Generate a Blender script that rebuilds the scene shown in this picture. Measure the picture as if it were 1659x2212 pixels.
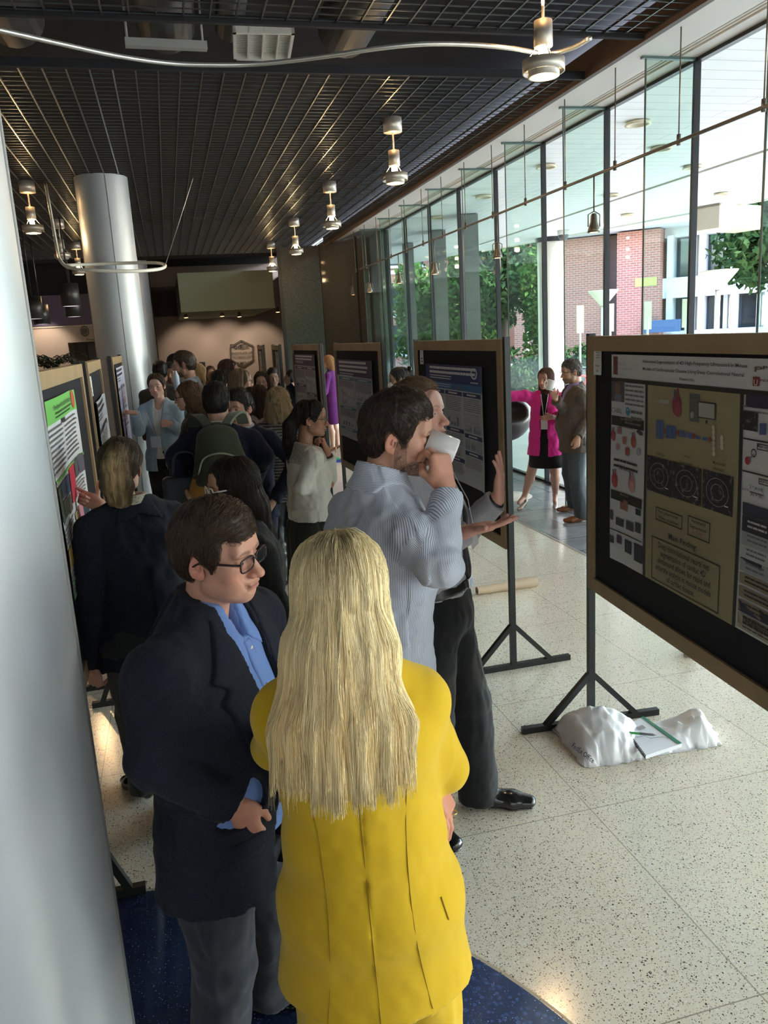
import bpy, bmesh, math, random
import numpy as np
from mathutils import Vector, Matrix
random.seed(7); rng = np.random.default_rng(7)
scene = bpy.context.scene
for o in list(bpy.data.objects): bpy.data.objects.remove(o)
COL = scene.collection
# ------------------------------------------------------------------ camera
CAMZ, FPX, IW, IH = 2.0, 1725.0, 1659.0, 2212.0
_y, _p, _r = math.radians(14.2), math.radians(12.5), math.radians(-3.3)
cF = np.array([math.sin(_y)*math.cos(_p), math.cos(_y)*math.cos(_p), -math.sin(_p)])
_rt = np.array([math.cos(_y), -math.sin(_y), 0.]); _up = np.cross(_rt, cF)
cR = math.cos(_r)*_rt + math.sin(_r)*_up; cU = -math.sin(_r)*_rt + math.cos(_r)*_up
cC = np.array([0., 0., CAMZ])
cam = bpy.data.objects.new('camera', bpy.data.cameras.new('camera')); COL.objects.link(cam)
cam.data.sensor_fit = 'VERTICAL'; cam.data.sensor_height = 36; cam.data.lens = FPX*36/IH
cam.matrix_world = Matrix([[cR[i], cU[i], -cF[i], cC[i]] for i in range(3)] + [[0, 0, 0, 1]])
cam.data.clip_start = .05; cam.data.clip_end = 500
scene.camera = cam
def at(px, py, x=None, y=None, z=None, h=None):
    d = cF + cR*(px-IW/2)/FPX - cU*(py-IH/2)/FPX
    if z is not None: t = (z-CAMZ)/d[2]
    elif x is not None: t = x/d[0]
    elif y is not None: t = y/d[1]
    else: t = h/math.hypot(d[0], d[1])
    return cC + t*d
# ------------------------------------------------------------------ world, sun, large lights, exposure
w = bpy.data.worlds.new('world'); scene.world = w; w.use_nodes = True
nt = w.node_tree; nt.nodes.clear()
sky = nt.nodes.new('ShaderNodeTexSky'); sky.sky_type = 'NISHITA'; sky.sun_disc = False
sky.sun_elevation = math.radians(42); sky.sun_rotation = math.radians(120)
bg = nt.nodes.new('ShaderNodeBackground'); bg.inputs['Strength'].default_value = 1.0
wo = nt.nodes.new('ShaderNodeOutputWorld')
nt.links.new(sky.outputs[0], bg.inputs[0]); nt.links.new(bg.outputs[0], wo.inputs[0])
def light(name, kind, loc, energy, color=(1, 1, 1), target=None, **kw):
    l = bpy.data.lights.new(name, kind); l.energy = energy; l.color = color
    for k, v in kw.items(): setattr(l, k, v)
    o = bpy.data.objects.new(name, l); COL.objects.link(o); o.location = loc
    if target is not None:
        o.rotation_euler = (Vector(target)-Vector(loc)).to_track_quat('-Z', 'Y').to_euler()
    return o
light('sun', 'SUN', (30, -10, 30), 3.8, (1, .95, .86), target=(6, 6, 0), angle=math.radians(.6))
light('window_daylight', 'AREA', (4.35, -1.6, 2.2), 80, (1, .98, .95), target=(-2, .3, 1.1), shape='RECTANGLE', size=7.5, size_y=3.6)
light('rear_fill_light', 'AREA', (-1.0, -7.5, 2.4), 45, (.95, .97, 1), target=(-.4, 2, 1.3), shape='RECTANGLE', size=6, size_y=3.2)  # added fill lamp behind the camera to brighten the hall, no opening there
scene.view_settings.view_transform = 'Standard'; scene.view_settings.look = 'None'
scene.view_settings.gamma = 1; scene.view_settings.use_curve_mapping = False
scene.view_settings.exposure = 1.45
# ------------------------------------------------------------------ materials
MATS = {}
def mat(name, col=(.5, .5, .5), rough=.6, metal=0., spec=.5, emit=None, estr=0., bump=None, noise=None, attr=None, sheen=0., coat=0., alpha=None, stripes=None, weave=None):
    if name in MATS: return MATS[name]
    m = bpy.data.materials.new(name); m.use_nodes = True; n = m.node_tree.nodes; L = m.node_tree.links
    b = n['Principled BSDF']
    b.inputs['Base Color'].default_value = (*col, 1); b.inputs['Roughness'].default_value = rough
    b.inputs['Metallic'].default_value = metal; b.inputs['Specular IOR Level'].default_value = spec
    if sheen: b.inputs['Sheen Weight'].default_value = sheen
    if coat: b.inputs['Coat Weight'].default_value = coat; b.inputs['Coat Roughness'].default_value = .08
    if emit: b.inputs['Emission Color'].default_value = (*emit, 1); b.inputs['Emission Strength'].default_value = estr
    tc = n.new('ShaderNodeTexCoord'); src = None
    if attr:
        a = n.new('ShaderNodeAttribute'); a.attribute_name = attr; src = a.outputs['Color']
    if noise:      # (scale, color2, lo, hi)
        t = n.new('ShaderNodeTexNoise'); t.inputs['Scale'].default_value = noise[0]; t.inputs['Detail'].default_value = 4
        L.new(tc.outputs['Object'], t.inputs['Vector'])
        r = n.new('ShaderNodeMapRange'); r.inputs[1].default_value = noise[2]; r.inputs[2].default_value = noise[3]
        L.new(t.outputs[0], r.inputs[0])
        mx = n.new('ShaderNodeMix'); mx.data_type = 'RGBA'; L.new(r.outputs[0], mx.inputs[0])
        if src: L.new(src, mx.inputs[6])
        else: mx.inputs[6].default_value = (*col, 1)
        mx.inputs[7].default_value = (*noise[1], 1); src = mx.outputs[2]
    if stripes:    # (freq per metre, colour, share, attribute)
        a = n.new('ShaderNodeAttribute'); a.attribute_name = stripes[3]
        mu = n.new('ShaderNodeMath'); mu.operation = 'MULTIPLY'; mu.inputs[1].default_value = stripes[0]; L.new(a.outputs['Fac'], mu.inputs[0])
        fr = n.new('ShaderNodeMath'); fr.operation = 'FRACT'; L.new(mu.outputs[0], fr.inputs[0])
        lt = n.new('ShaderNodeMath'); lt.operation = 'LESS_THAN'; lt.inputs[1].default_value = stripes[2]; L.new(fr.outputs[0], lt.inputs[0])
        mx = n.new('ShaderNodeMix'); mx.data_type = 'RGBA'; L.new(lt.outputs[0], mx.inputs[0])
        mx.inputs[6].default_value = (*col, 1); mx.inputs[7].default_value = (*stripes[1], 1); src = mx.outputs[2]
    if src: L.new(src, b.inputs['Base Color'])
    if bump:       # (scale, strength, distance, stretch xyz)
        t = n.new('ShaderNodeTexNoise'); t.inputs['Scale'].default_value = bump[0]; t.inputs['Detail'].default_value = 3
        mp = n.new('ShaderNodeMapping'); L.new(tc.outputs['Object'], mp.inputs[0]); L.new(mp.outputs[0], t.inputs['Vector'])
        if len(bump) > 3: mp.inputs['Scale'].default_value = bump[3]
        bp = n.new('ShaderNodeBump'); bp.inputs['Strength'].default_value = bump[1]; bp.inputs['Distance'].default_value = bump[2]
        L.new(t.outputs[0], bp.inputs['Height']); L.new(bp.outputs[0], b.inputs['Normal'])
    MATS[name] = m; return m
def glassmat(name, tint=(.93, .97, .95), refl=1.0, ior=1.5):
    m = bpy.data.materials.new(name); m.use_nodes = True; n = m.node_tree.nodes; L = m.node_tree.links; n.clear()
    o = n.new('ShaderNodeOutputMaterial'); t = n.new('ShaderNodeBsdfTransparent'); t.inputs[0].default_value = (*tint, 1)
    g = n.new('ShaderNodeBsdfGlossy'); g.inputs['Roughness'].default_value = 0.0; f = n.new('ShaderNodeLayerWeight'); f.inputs[0].default_value = .5
    pw = n.new('ShaderNodeMath'); pw.operation = 'POWER'; pw.inputs[1].default_value = 5; L.new(f.outputs['Facing'], pw.inputs[0])
    mu = n.new('ShaderNodeMath'); mu.operation = 'MULTIPLY_ADD'; mu.inputs[1].default_value = .9*refl; mu.inputs[2].default_value = .035*refl; L.new(pw.outputs[0], mu.inputs[0])
    mx = n.new('ShaderNodeMixShader'); L.new(mu.outputs[0], mx.inputs[0]); L.new(t.outputs[0], mx.inputs[1]); L.new(g.outputs[0], mx.inputs[2])
    L.new(mx.outputs[0], o.inputs[0]); MATS[name] = m; return m
# ------------------------------------------------------------------ mesh building
class MB:
    def __init__(s): s.v = []; s.f = []; s.m = []; s.sm = []
    def add(s, vs, fs, mi=0, smooth=False):
        k = len(s.v); s.v += [tuple(map(float, p)) for p in vs]
        s.f += [tuple(i+k for i in f) for f in fs]; s.m += [mi]*len(fs); s.sm += [smooth]*len(fs); return s
    def box(s, x0, y0, z0, x1, y1, z1, mi=0):
        v = [(x, y, z) for x in (x0, x1) for y in (y0, y1) for z in (z0, z1)]
        return s.add(v, [(0, 1, 3, 2), (4, 6, 7, 5), (0, 4, 5, 1), (2, 3, 7, 6), (0, 2, 6, 4), (1, 5, 7, 3)], mi)
    def obox(s, c, ex, ey, ez, mi=0):   # centre, half vectors
        c, ex, ey, ez = map(np.array, (c, ex, ey, ez))
        v = [c+a*ex+b*ey+d*ez for a in (-1, 1) for b in (-1, 1) for d in (-1, 1)]
        return s.add(v, [(0, 1, 3, 2), (4, 6, 7, 5), (0, 4, 5, 1), (2, 3, 7, 6), (0, 2, 6, 4), (1, 5, 7, 3)], mi)
    def bar(s, a, b, w, h, mi=0, up=(0, 0, 1)):
        a = np.array(a, float); b = np.array(b, float); d = b-a; L = np.linalg.norm(d); d /= L
        u = np.array(up, float)
        if abs(u@d) > .95: u = np.array([0., 1, 0])
        x = np.cross(d, u); x /= np.linalg.norm(x); z = np.cross(x, d)
        return s.obox((a+b)/2, d*L/2, x*w/2, z*h/2, mi)
    def tube(s, pts, r, n=8, mi=0, caps=True, closed=False):
        P = [np.array(p, float) for p in pts]; N = len(P)
        rr = r if hasattr(r, '__len__') else [r]*N
        T = [(P[(i+1) % N]-P[(i-1) % N]) if closed else (P[min(i+1, N-1)]-P[max(i-1, 0)]) for i in range(N)]
        u = np.array([0, 0, 1.]) if abs(T[0][2]) < .9*np.linalg.norm(T[0]) else np.array([1., 0, 0])
        vs = []
        for i in range(N):
            t = T[i]/np.linalg.norm(T[i]); u = u-(u@t)*t; u /= np.linalg.norm(u); b = np.cross(t, u)
            for k in range(n):
                a = 2*math.pi*k/n; vs.append(P[i]+rr[i]*(math.cos(a)*u+math.sin(a)*b))
        fs = [(i*n+k, i*n+(k+1) % n, (i+1)*n+(k+1) % n, (i+1)*n+k) for i in range(N-1) for k in range(n)]
        if closed: fs += [((N-1)*n+k, (N-1)*n+(k+1) % n, (k+1) % n, k) for k in range(n)]
        elif caps: fs += [tuple(range(n-1, -1, -1)), tuple((N-1)*n+k for k in range(n))]
        return s.add(vs, fs, mi, True)
    def lathe(s, prof, c=(0, 0, 0), n=24, mi=0, axis=None):   # prof [(r,z)]
        c = np.array(c, float); vs = []
        for r, z in prof:
            for k in range(n):
                a = 2*math.pi*k/n; vs.append(c+np.array([r*math.cos(a), r*math.sin(a), z]))
        fs = [(i*n+k, i*n+(k+1) % n, (i+1)*n+(k+1) % n, (i+1)*n+k) for i in range(len(prof)-1) for k in range(n)]
        return s.add(vs, fs, mi, True)
    def prism(s, poly, z0, z1, mi=0):
        n = len(poly); vs = [(x, y, z0) for x, y in poly]+[(x, y, z1) for x, y in poly]
        fs = [tuple(range(n-1, -1, -1)), tuple(range(n, 2*n))]+[(i, (i+1) % n, n+(i+1) % n, n+i) for i in range(n)]
        return s.add(vs, fs, mi)
    def build(s, name, mats, parent=None, bevel=0):
        me = bpy.data.meshes.new(name); me.from_pydata(s.v, [], s.f); me.update()
        if not isinstance(mats, (list, tuple)): mats = [mats]
        for m in mats: me.materials.append(m)
        me.polygons.foreach_set('material_index', s.m); me.polygons.foreach_set('use_smooth', s.sm)
        o = bpy.data.objects.new(name, me); COL.objects.link(o)
        if parent: o.parent = parent
        if bevel:
            b = o.modifiers.new('bevel', 'BEVEL'); b.width = bevel; b.segments = 2; b.limit_method = 'ANGLE'
        return o
def tag(o, label=None, cat=None, group=None, kind=None):
    if label: o['label'] = label
    if cat: o['category'] = cat
    if group: o['group'] = group
    if kind: o['kind'] = kind
    return o
def struct(o): o['kind'] = 'structure'; return o
def empty(name, loc=(0, 0, 0), rz=0):
    o = bpy.data.objects.new(name, None); COL.objects.link(o); o.location = loc; o.rotation_euler = (0, 0, rz); o.empty_display_size = .1; return o
def sp(pts, n=12):   # Catmull-Rom through points
    P = [np.array(p, float) for p in pts]; P = [2*P[0]-P[1]]+P+[2*P[-1]-P[-2]]; out = []
    for i in range(1, len(P)-2):
        for k in range(n):
            t = k/n; a, b, c, d = P[i-1:i+3]
            out.append(.5*((2*b)+(c-a)*t+(2*a-5*b+4*c-d)*t*t+(3*b-a-3*c+d)*t**3))
    out.append(P[-2]); return out
_tc = {}
def text2d(s):      # vertices and faces of a line of text, height normalised to about 1
    if s in _tc: return _tc[s]
    cu = bpy.data.curves.new('t', 'FONT'); cu.body = s; cu.resolution_u = 2; cu.offset = .012
    o = bpy.data.objects.new('t', cu); COL.objects.link(o)
    me = bpy.data.meshes.new_from_object(o.evaluated_get(bpy.context.evaluated_depsgraph_get()))
    V = np.array([v.co[:2] for v in me.vertices]); F = [tuple(p.vertices) for p in me.polygons]
    bpy.data.objects.remove(o); bpy.data.curves.remove(cu); bpy.data.meshes.remove(me)
    _tc[s] = (V, F); return V, F
# ------------------------------------------------------------------ setting materials
def m_terrazzo(name, base, chips, scale, rough=.12, joint=0):
    m = bpy.data.materials.new(name); m.use_nodes = True; n = m.node_tree.nodes; L = m.node_tree.links; b = n['Principled BSDF']
    b.inputs['Roughness'].default_value = rough; b.inputs['Specular IOR Level'].default_value = .75
    tc = n.new('ShaderNodeTexCoord'); cur = None
    big = n.new('ShaderNodeTexNoise'); big.inputs['Scale'].default_value = 2.2; L.new(tc.outputs['Object'], big.inputs['Vector'])
    m0 = n.new('ShaderNodeMix'); m0.data_type = 'RGBA'; m0.inputs[6].default_value = (*base, 1); m0.inputs[7].default_value = (*[c*.86 for c in base], 1); L.new(big.outputs[0], m0.inputs[0]); cur = m0.outputs[2]
    for i, (c, sc, th) in enumerate(chips):
        v = n.new('ShaderNodeTexVoronoi'); v.feature = 'F1'; v.inputs['Scale'].default_value = sc; v.inputs['Randomness'].default_value = 1
        mp = n.new('ShaderNodeMapping'); mp.inputs['Location'].default_value = (i*3.3, i*1.7, 0); L.new(tc.outputs['Object'], mp.inputs[0]); L.new(mp.outputs[0], v.inputs['Vector'])
        # only some cells carry a chip
        sep = n.new('ShaderNodeSeparateColor'); L.new(v.outputs['Color'], sep.inputs[0])
        sz = n.new('ShaderNodeMath'); sz.operation = 'MULTIPLY'; sz.inputs[1].default_value = th; L.new(sep.outputs[0], sz.inputs[0])
        lt = n.new('ShaderNodeMath'); lt.operation = 'LESS_THAN'; L.new(v.outputs['Distance'], lt.inputs[0]); L.new(sz.outputs[0], lt.inputs[1])
        mx = n.new('ShaderNodeMix'); mx.data_type = 'RGBA'; L.new(lt.outputs[0], mx.inputs[0]); L.new(cur, mx.inputs[6]); mx.inputs[7].default_value = (*c, 1); cur = mx.outputs[2]
    if joint:
        br = n.new('ShaderNodeTexBrick'); br.offset = 0; br.inputs['Scale'].default_value = 1; br.inputs['Mortar Size'].default_value = .0022
        br.inputs['Brick Width'].default_value = joint; br.inputs['Row Height'].default_value = joint
        mp = n.new('ShaderNodeMapping'); mp.inputs['Location'].default_value = (.53, .34, 0); L.new(tc.outputs['Object'], mp.inputs[0]); L.new(mp.outputs[0], br.inputs['Vector'])
        mx = n.new('ShaderNodeMix'); mx.data_type = 'RGBA'; L.new(br.outputs['Fac'], mx.inputs[0]); L.new(cur, mx.inputs[6]); mx.inputs[7].default_value = (.36, .31, .24, 1); cur = mx.outputs[2]
    L.new(cur, b.inputs['Base Color']); return m
def m_brick(name, c1, c2, mortar, bw, rh, ms, rough=.8, bump=.0, axis=None, offset=.5, nscale=0):
    m = bpy.data.materials.new(name); m.use_nodes = True; n = m.node_tree.nodes; L = m.node_tree.links; b = n['Principled BSDF']; b.inputs['Roughness'].default_value = rough
    tc = n.new('ShaderNodeTexCoord'); br = n.new('ShaderNodeTexBrick'); br.offset = offset
    br.inputs['Color1'].default_value = (*c1, 1); br.inputs['Color2'].default_value = (*c2, 1); br.inputs['Mortar'].default_value = (*mortar, 1)
    br.inputs['Scale'].default_value = 1; br.inputs['Brick Width'].default_value = bw; br.inputs['Row Height'].default_value = rh; br.inputs['Mortar Size'].default_value = ms
    mp = n.new('ShaderNodeMapping'); L.new(tc.outputs['Object'], mp.inputs[0]); L.new(mp.outputs[0], br.inputs['Vector'])
    if axis: mp.inputs['Rotation'].default_value = axis
    out = br.outputs['Color']
    if nscale:
        t = n.new('ShaderNodeTexNoise'); t.inputs['Scale'].default_value = nscale; t.inputs['Detail'].default_value = 6; L.new(tc.outputs['Object'], t.inputs['Vector'])
        mx = n.new('ShaderNodeMix'); mx.data_type = 'RGBA'; mx.blend_type = 'MULTIPLY'; mx.inputs[0].default_value = .6
        L.new(out, mx.inputs[6]); L.new(t.outputs[0], mx.inputs[7]); out = mx.outputs[2]
    L.new(out, b.inputs['Base Color'])
    if bump:
        bp = n.new('ShaderNodeBump'); bp.inputs['Strength'].default_value = bump; bp.inputs['Distance'].default_value = .01; bp.invert = True
        L.new(br.outputs['Fac'], bp.inputs['Height']); L.new(bp.outputs[0], b.inputs['Normal'])
    return m
terr = m_terrazzo('terrazzo_cream', (.86, .78, .62), [((.07, .06, .055), 80, .30), ((.03, .03, .03), 150, .34), ((.85, .81, .72), 90, .45), ((.42, .36, .28), 130, .36)], 1, .15, joint=1.02)
terrb = m_terrazzo('terrazzo_blue', (.016, .027, .068), [((.25, .32, .45), 110, .20), ((.03, .05, .12), 60, .5), ((.2, .12, .14), 120, .18)], 1, .16)
slate = m_brick('slate_tile', (.30, .31, .33), (.38, .38, .39), (.1, .1, .1), .62, .42, .006, rough=.22, offset=.5, nscale=6)
granite = mat('granite', (.058, .058, .055), rough=.08, spec=.7, noise=(55, (.10, .10, .095), .35, .7))
beige = mat('beige_paint', (.46, .36, .30), .8)
green = mat('sage_paint', (.29, .34, .26), .85)
mauve = mat('mauve_paint', (.12, .09, .14), .85)
brownmv = mat('taupe_paint', (.13, .10, .085), .85)
blackc = mat('plenum_black', (.006, .006, .009), .9)
gridm = mat('grid_metal', (.09, .095, .095), .33, metal=.7)
white = mat('white_plaster', (.78, .75, .71), .7)
offw = mat('soffit_cream', (.72, .68, .62), .55)
dark = mat('dark_frame', (.025, .025, .028), .35, metal=.3)
brown = mat('brown_trim', (.10, .06, .045), .5)
glass = glassmat('window_glass', (.95, .98, .965), 1.0)
finglass = glassmat('fin_glass', (.84, .93, .89), .8)
colm = mat('column_cladding', (.40, .43, .46), .42, metal=.35, bump=(3, .03, .01, (1, 1, .02)))
steel = mat('brushed_steel', (.58, .53, .46), .38, metal=.6)
# ------------------------------------------------------------------ floor, walls, ceiling
Y0, Y1 = -8.0, 28.0
b = MB(); b.box(-9, Y0, -.12, 3.38, Y1, 0); struct(b.build('floor', terr))
b = MB(); b.box(3.38, Y0, -.12, 4.66, 17, .0); struct(b.build('floor_stone_strip', slate))
b = MB(); b.lathe([(0.001, .002), (1.64, .002), (1.645, -.01)], (-.612, 1.195, 0), 96); struct(b.build('floor_blue_inlay', terrb))
b = MB(); b.lathe([(1.645, .0025), (1.652, .0025)], (-.612, 1.195, 0), 96); struct(b.build('trim_1', steel))
b = MB(); b.box(3.365, Y0, -.01, 3.38, 17, .003); struct(b.build('trim_2', mat('joint_zinc', (.45, .42, .36), .4)))
b = MB(); b.box(-9, Y1, 0, 3.95, Y1+.2, 4.9); struct(b.build('wall_back', beige))
b = MB(); b.box(-9.2, Y0, 0, -9, Y1, 4.9); struct(b.build('wall_left', beige))
b = MB(); b.box(-9, Y0-.2, 0, 4.6, Y0, 4.9); struct(b.build('wall_behind', mat('behind_grey', (.35, .33, .31), .8)))
b = MB(); b.prism([(2.70, 19.5), (3.72, 19.5), (4.56, 16.95), (4.75, 17.0), (4.75, Y1+.2), (3.95, Y1+.2)], 0, 4.14)
struct(b.build('wall_granite', granite))
b = MB()
for (x, y) in ((3.72, 19.5),): b.box(x-.012, y-.02, 0, x+.012, y+.0, 4.14)
b.box(2.70, 19.47, 0, 2.78, 19.5, 4.14)
k = np.array([4.56-3.72, 16.95-19.5]); p = np.array([3.72, 19.5])+k*.62; b.box(p[0]-.03, p[1]-.02, 0, p[0]-.005, p[1], 4.14)
struct(b.build('trim_3', dark))
b = MB(); b.box(-9, Y0, 4.9, 4.8, Y1+.2, 5.0); struct(b.build('ceiling_plenum', blackc))
# ceiling grid
b = MB(); GX0, GX1 = -6.0, 3.80
for (ya, yb) in ((-1.5, 6.0), (6.96, 20.6)):
    x = GX1-.02
    while x > GX0: b.box(x-.0055, ya, 4.122, x+.0055, yb, 4.14); x -= .172
    y = ya
    while y <= yb+.001: b.box(GX0, y-.003, 4.126, GX1, y+.003, 4.134); y += .115
struct(b.build('ceiling_grid', gridm))
b = MB(); b.box(-9, 5.99, 4.10, GX1, 6.03, 4.15); b.box(-9, 6.92, 4.085, GX1, 6.96, 4.15); b.box(-9, 20.6, 4.05, 3.0, 20.66, 4.9); b.box(-9, 20.66, 4.55, 3.6, Y1, 4.6)
struct(b.build('ceiling_bulkhead', blackc))
# soffit along the glass
b = MB(); b.box(3.84, Y0, 4.13, 4.30, 16.95, 4.3); b.box(4.42, Y0, 4.13, 4.70, 16.95, 4.3); b.box(4.30, Y0, 4.17, 4.42, 16.95, 4.3); b.box(4.33, Y0, 4.135, 4.345, 16.95, 4.18); b.box(4.375, Y0, 4.135, 4.39, 16.95, 4.18)
b.prism([(3.84, 16.95), (4.10, 16.95), (3.90, 19.2), (3.84, 19.3)], 4.13, 4.3)
struct(b.build('ceiling_soffit', offw))
b = MB(); b.box(3.79, Y0, 4.085, 3.84, 19.3, 4.3); struct(b.build('trim_4', brown))
# columns
def column(name, c, r=.325, z1=4.13):
    e = empty(name, (c[0], c[1], 0)); struct(e)
    b = MB(); b.lathe([(r, .0), (r, z1)], (0, 0, 0), 64); b.build('cladding', colm, e)
    b = MB()
    for a in (-78, 12, 102, 192):
        a = math.radians(a-90+90); b.box(-.004, -.004, 0, .004, .004, z1) if 0 else b.tube([((r+.001)*math.cos(a), (r+.001)*math.sin(a), .01), ((r+.001)*math.cos(a), (r+.001)*math.sin(a), z1-.02)], .005, 6)
    b.build('seam', mat('seam_dark', (.2, .2, .2), .5), e)
    return e
for i, c in enumerate([(-.58, 1.70), (-.58, 11.3), (-.58, 20.9)]):
    e = column('column', c)
    tag(e, ['huge round pale metal column at the left edge of the picture, nearest the camera', 'round silver clad column with a vertical seam behind the poster boards on the left', 'farthest round column, peeking out right of the silver one'][i], 'column')
    if 'kind' in e: del e['kind']
# windows: panes, mullions and fins along x = 4.6
NM = [6.457+1.466*k for k in range(-9, 8)]
for i, y in enumerate(NM):
    yb = min(y+1.466, 16.95)
    b = MB(); b.box(4.594, y+.012, .03, 4.606, yb-.012, 4.13); wn = struct(b.build('window_%d' % (i+1), glass))
    b = MB(); b.box(4.56, y-.014, 0, 4.62, y+.014, 4.16); b.box(4.57, y, 0, 4.63, yb, .03); b.box(4.57, y, 4.10, 4.63, yb, 4.14); b.build('mullion', dark, wn)
    b = MB(); b.box(4.10, y-.008, .02, 4.556, y+.008, 4.12); b.build('glass_fin', finglass, wn)
    b = MB(); b.box(4.06, y-.02, 4.11, 4.56, y+.02, 4.135); b.box(4.095, y-.011, .02, 4.10, y+.011, 4.11); b.build('fin_shoe', mat('fin_edge', (.10, .16, .15), .3), wn)
b = MB(); b.box(4.45, 16.9, 0, 4.50, 16.97, 4.13); b.box(4.55, 16.88, 0, 4.61, 16.96, 4.13); struct(b.build('trim_5', mat('bronze', (.16, .13, .09), .35, metal=.7)))
# far end: sage box, taupe band, purple band, doors
b = MB(); b.box(.45, 22.0, 2.86, 2.9, Y1, 3.84); struct(b.build('wall_sage_box', green))
b = MB(); b.box(-1.4, Y1-.35, 2.98, .45, Y1-.02, 3.9); struct(b.build('wall_taupe_band', brownmv))
b = MB(); b.box(-.42, Y1-1.6, 0, -.30, Y1, 4.6); struct(b.build('wall_nib', brownmv))
b = MB(); b.box(-9, 22, 2.67, -1.2, 22.2, 3.42); b.box(-1.4, 22, 2.67, -1.2, 28, 3.42); struct(b.build('wall_purple_band', mauve))
b = MB(); b.box(-9, 22.05, 0, -2.42, 22.25, 2.67); b.box(-2.42, 22.05, 2.25, -1.2, 22.25, 2.67); b.box(-1.45, 22.05, 0, -1.2, 22.25, 2.25); struct(b.build('wall_far_left', beige))
b = MB(); b.box(-9, 22.0, 2.64, -1.2, 22.05, 2.68); struct(b.build('trim_6', mat('cream_trim', (.6, .5, .38), .6)))
b = MB(); b.box(-2.08, 23.4, 0, -1.45, 23.46, 2.22); struct(b.build('door_1', mat('door_brown', (.07, .04, .03), .4)))
b = MB(); b.box(-2.42, 23.46, 0, -1.2, 23.5, 2.3); struct(b.build('wall_recess', brownmv))
b = MB(); b.box(-9, 21.9, 3.42, -1.2, 22.2, 4.6); struct(b.build('wall_dark_upper', blackc))
# warm spots on the end wall
for (x, y, z, t) in ((.75, 26.6, 2.8, (.8, 28, 1.6)), (1.9, 26.6, 2.8, (1.95, 28, 1.6)), (3.0, 26.7, 2.8, (3, 28, 1.5)), (-2.9, 21.3, 2.9, (-2.9, 22.1, 2.0))):
    light('wall_spot', 'SPOT', (x, y, z), 20, (1, .84, .66), target=t, spot_size=1.5, spot_blend=.7, shadow_soft_size=.05)
# ------------------------------------------------------------------ outdoors
pave = mat('plaza_concrete', (.62, .60, .56), .8, noise=(1.5, (.5, .49, .46), .3, .8))
b = MB(); b.box(4.66, -60, -.14, 75, 75, -.02); struct(b.build('ground_plaza', pave))
grass = mat('lawn', (.14, .22, .05), .9, noise=(12, (.25, .3, .09), .3, .7))
b = MB(); b.prism([(12, 20.5), (14, 17.5), (24, 10.5), (26, 13), (17, 19.5), (13, 22)], -.03, -.012); tag(b.build('lawn_patch', grass), 'strip of sunlit lawn beyond the plaza outside the glass', 'lawn')
# canopy over the plaza
cplank = m_brick('canopy_plank', (.86, .85, .82), (.84, .83, .80), (.45, .45, .43), 9, .26, .006, rough=.55, offset=.3, axis=(0, 0, 0))
cp = [(4.7, -9), (20.0, -9), (14.9, 5.2), (11.883, 14.33), (9.1, 22.8), (8.0, 26), (4.7, 26)]
b = MB(); b.prism(cp, 4.22, 4.75); struct(b.build('ceiling_canopy', cplank))
b = MB(); b.box(8.37, -8, 4.195, 8.40, 21, 4.219); b.bar((11.95, 14.3, 4.24), (9.17, 22.8, 4.24), .06, .10); b.bar((14.95, 5.2, 4.24), (11.95, 14.3, 4.24), .06, .1); struct(b.build('trim_7', mat('canopy_edge', (.6, .58, .5), .5)))
def disc_light(px, py):
    p = at(px, py, z=4.19)
    e = empty('recessed_downlight', p); b = MB(); b.lathe([(.13, .02), (.15, -.012), (.11, -.012), (.10, .015), (.001, .02)], (0, 0, 0), 20); b.build('trim_ring', mat('downlight_ring', (.7, .6, .42), .4), e); return e
for i, (px, py) in enumerate([(1378, 268), (1428, 322), (1496, 362), (1180, 361), (1045, 426), (944, 471), (1320, 423), (1355, 465), (1559, 420)]):
    tag(disc_light(px, py), 'round downlight in the outdoor canopy, %s' % ['largest and highest one', 'second largest, right under the largest', 'at the right behind a glass fin', 'left behind a fin above the thin rail', 'left of centre behind the glass', 'leftmost one', 'small one between two mullions', 'small one near the canopy edge', 'near the hanging boxy fixture'][i], 'ceiling light', 'canopy downlights')
for i, (x, y, r) in enumerate([(9.95, 20.0, .34)]):
    e = empty('canopy_column', (x, y, 0)); b = MB(); b.lathe([(r, -.02), (r, 4.22)], (0, 0, 0), 32); b.build('shaft', mat('cream_column', (.72, .68, .58), .4), e)
    b = MB(); b.lathe([(r+.04, 4.10), (r+.04, 4.22)], (0, 0, 0), 32); b.build('collar', dark, e)
    tag(e, 'round cream column carrying the canopy outside the glass', 'column')
stone = mat('pier_stone', (.17, .17, .165), .6, noise=(3, (.22, .22, .21), .3, .7))
for i, (a0, a1) in enumerate([(872, 896), (930, 966), (996, 1036)]):
    h = 21-i*2.2; p0 = at(a0, 600, h=h); p1 = at(a1, 600, h=h)
    d = p1-p0; d[2] = 0; m_ = (p0+p1)/2; nrm = np.array([-d[1], d[0], 0]); nrm /= np.linalg.norm(nrm)
    b = MB(); b.obox((0, 0, 2.1), d/2, nrm*.35, (0, 0, 2.1)); o = b.build('stone_pier', stone); o.location = (m_[0]+nrm[0]*.35, m_[1]+nrm[1]*.35, 0)
    tag(o, 'dark grey stone pier outside the glass, %s of the three' % ['leftmost', 'middle', 'rightmost'][i], 'pier', 'stone piers outside')
b = MB(); b.box(6, -34, -.1, 70, -32, 13); struct(b.build('reflection_blocker', mat('blocker_green', (.06, .09, .04), .9, noise=(1.2, (.12, .07, .05), .4, .6))))  # unseen slab added behind the camera, blocks bright horizon sky from fin reflections
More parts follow.
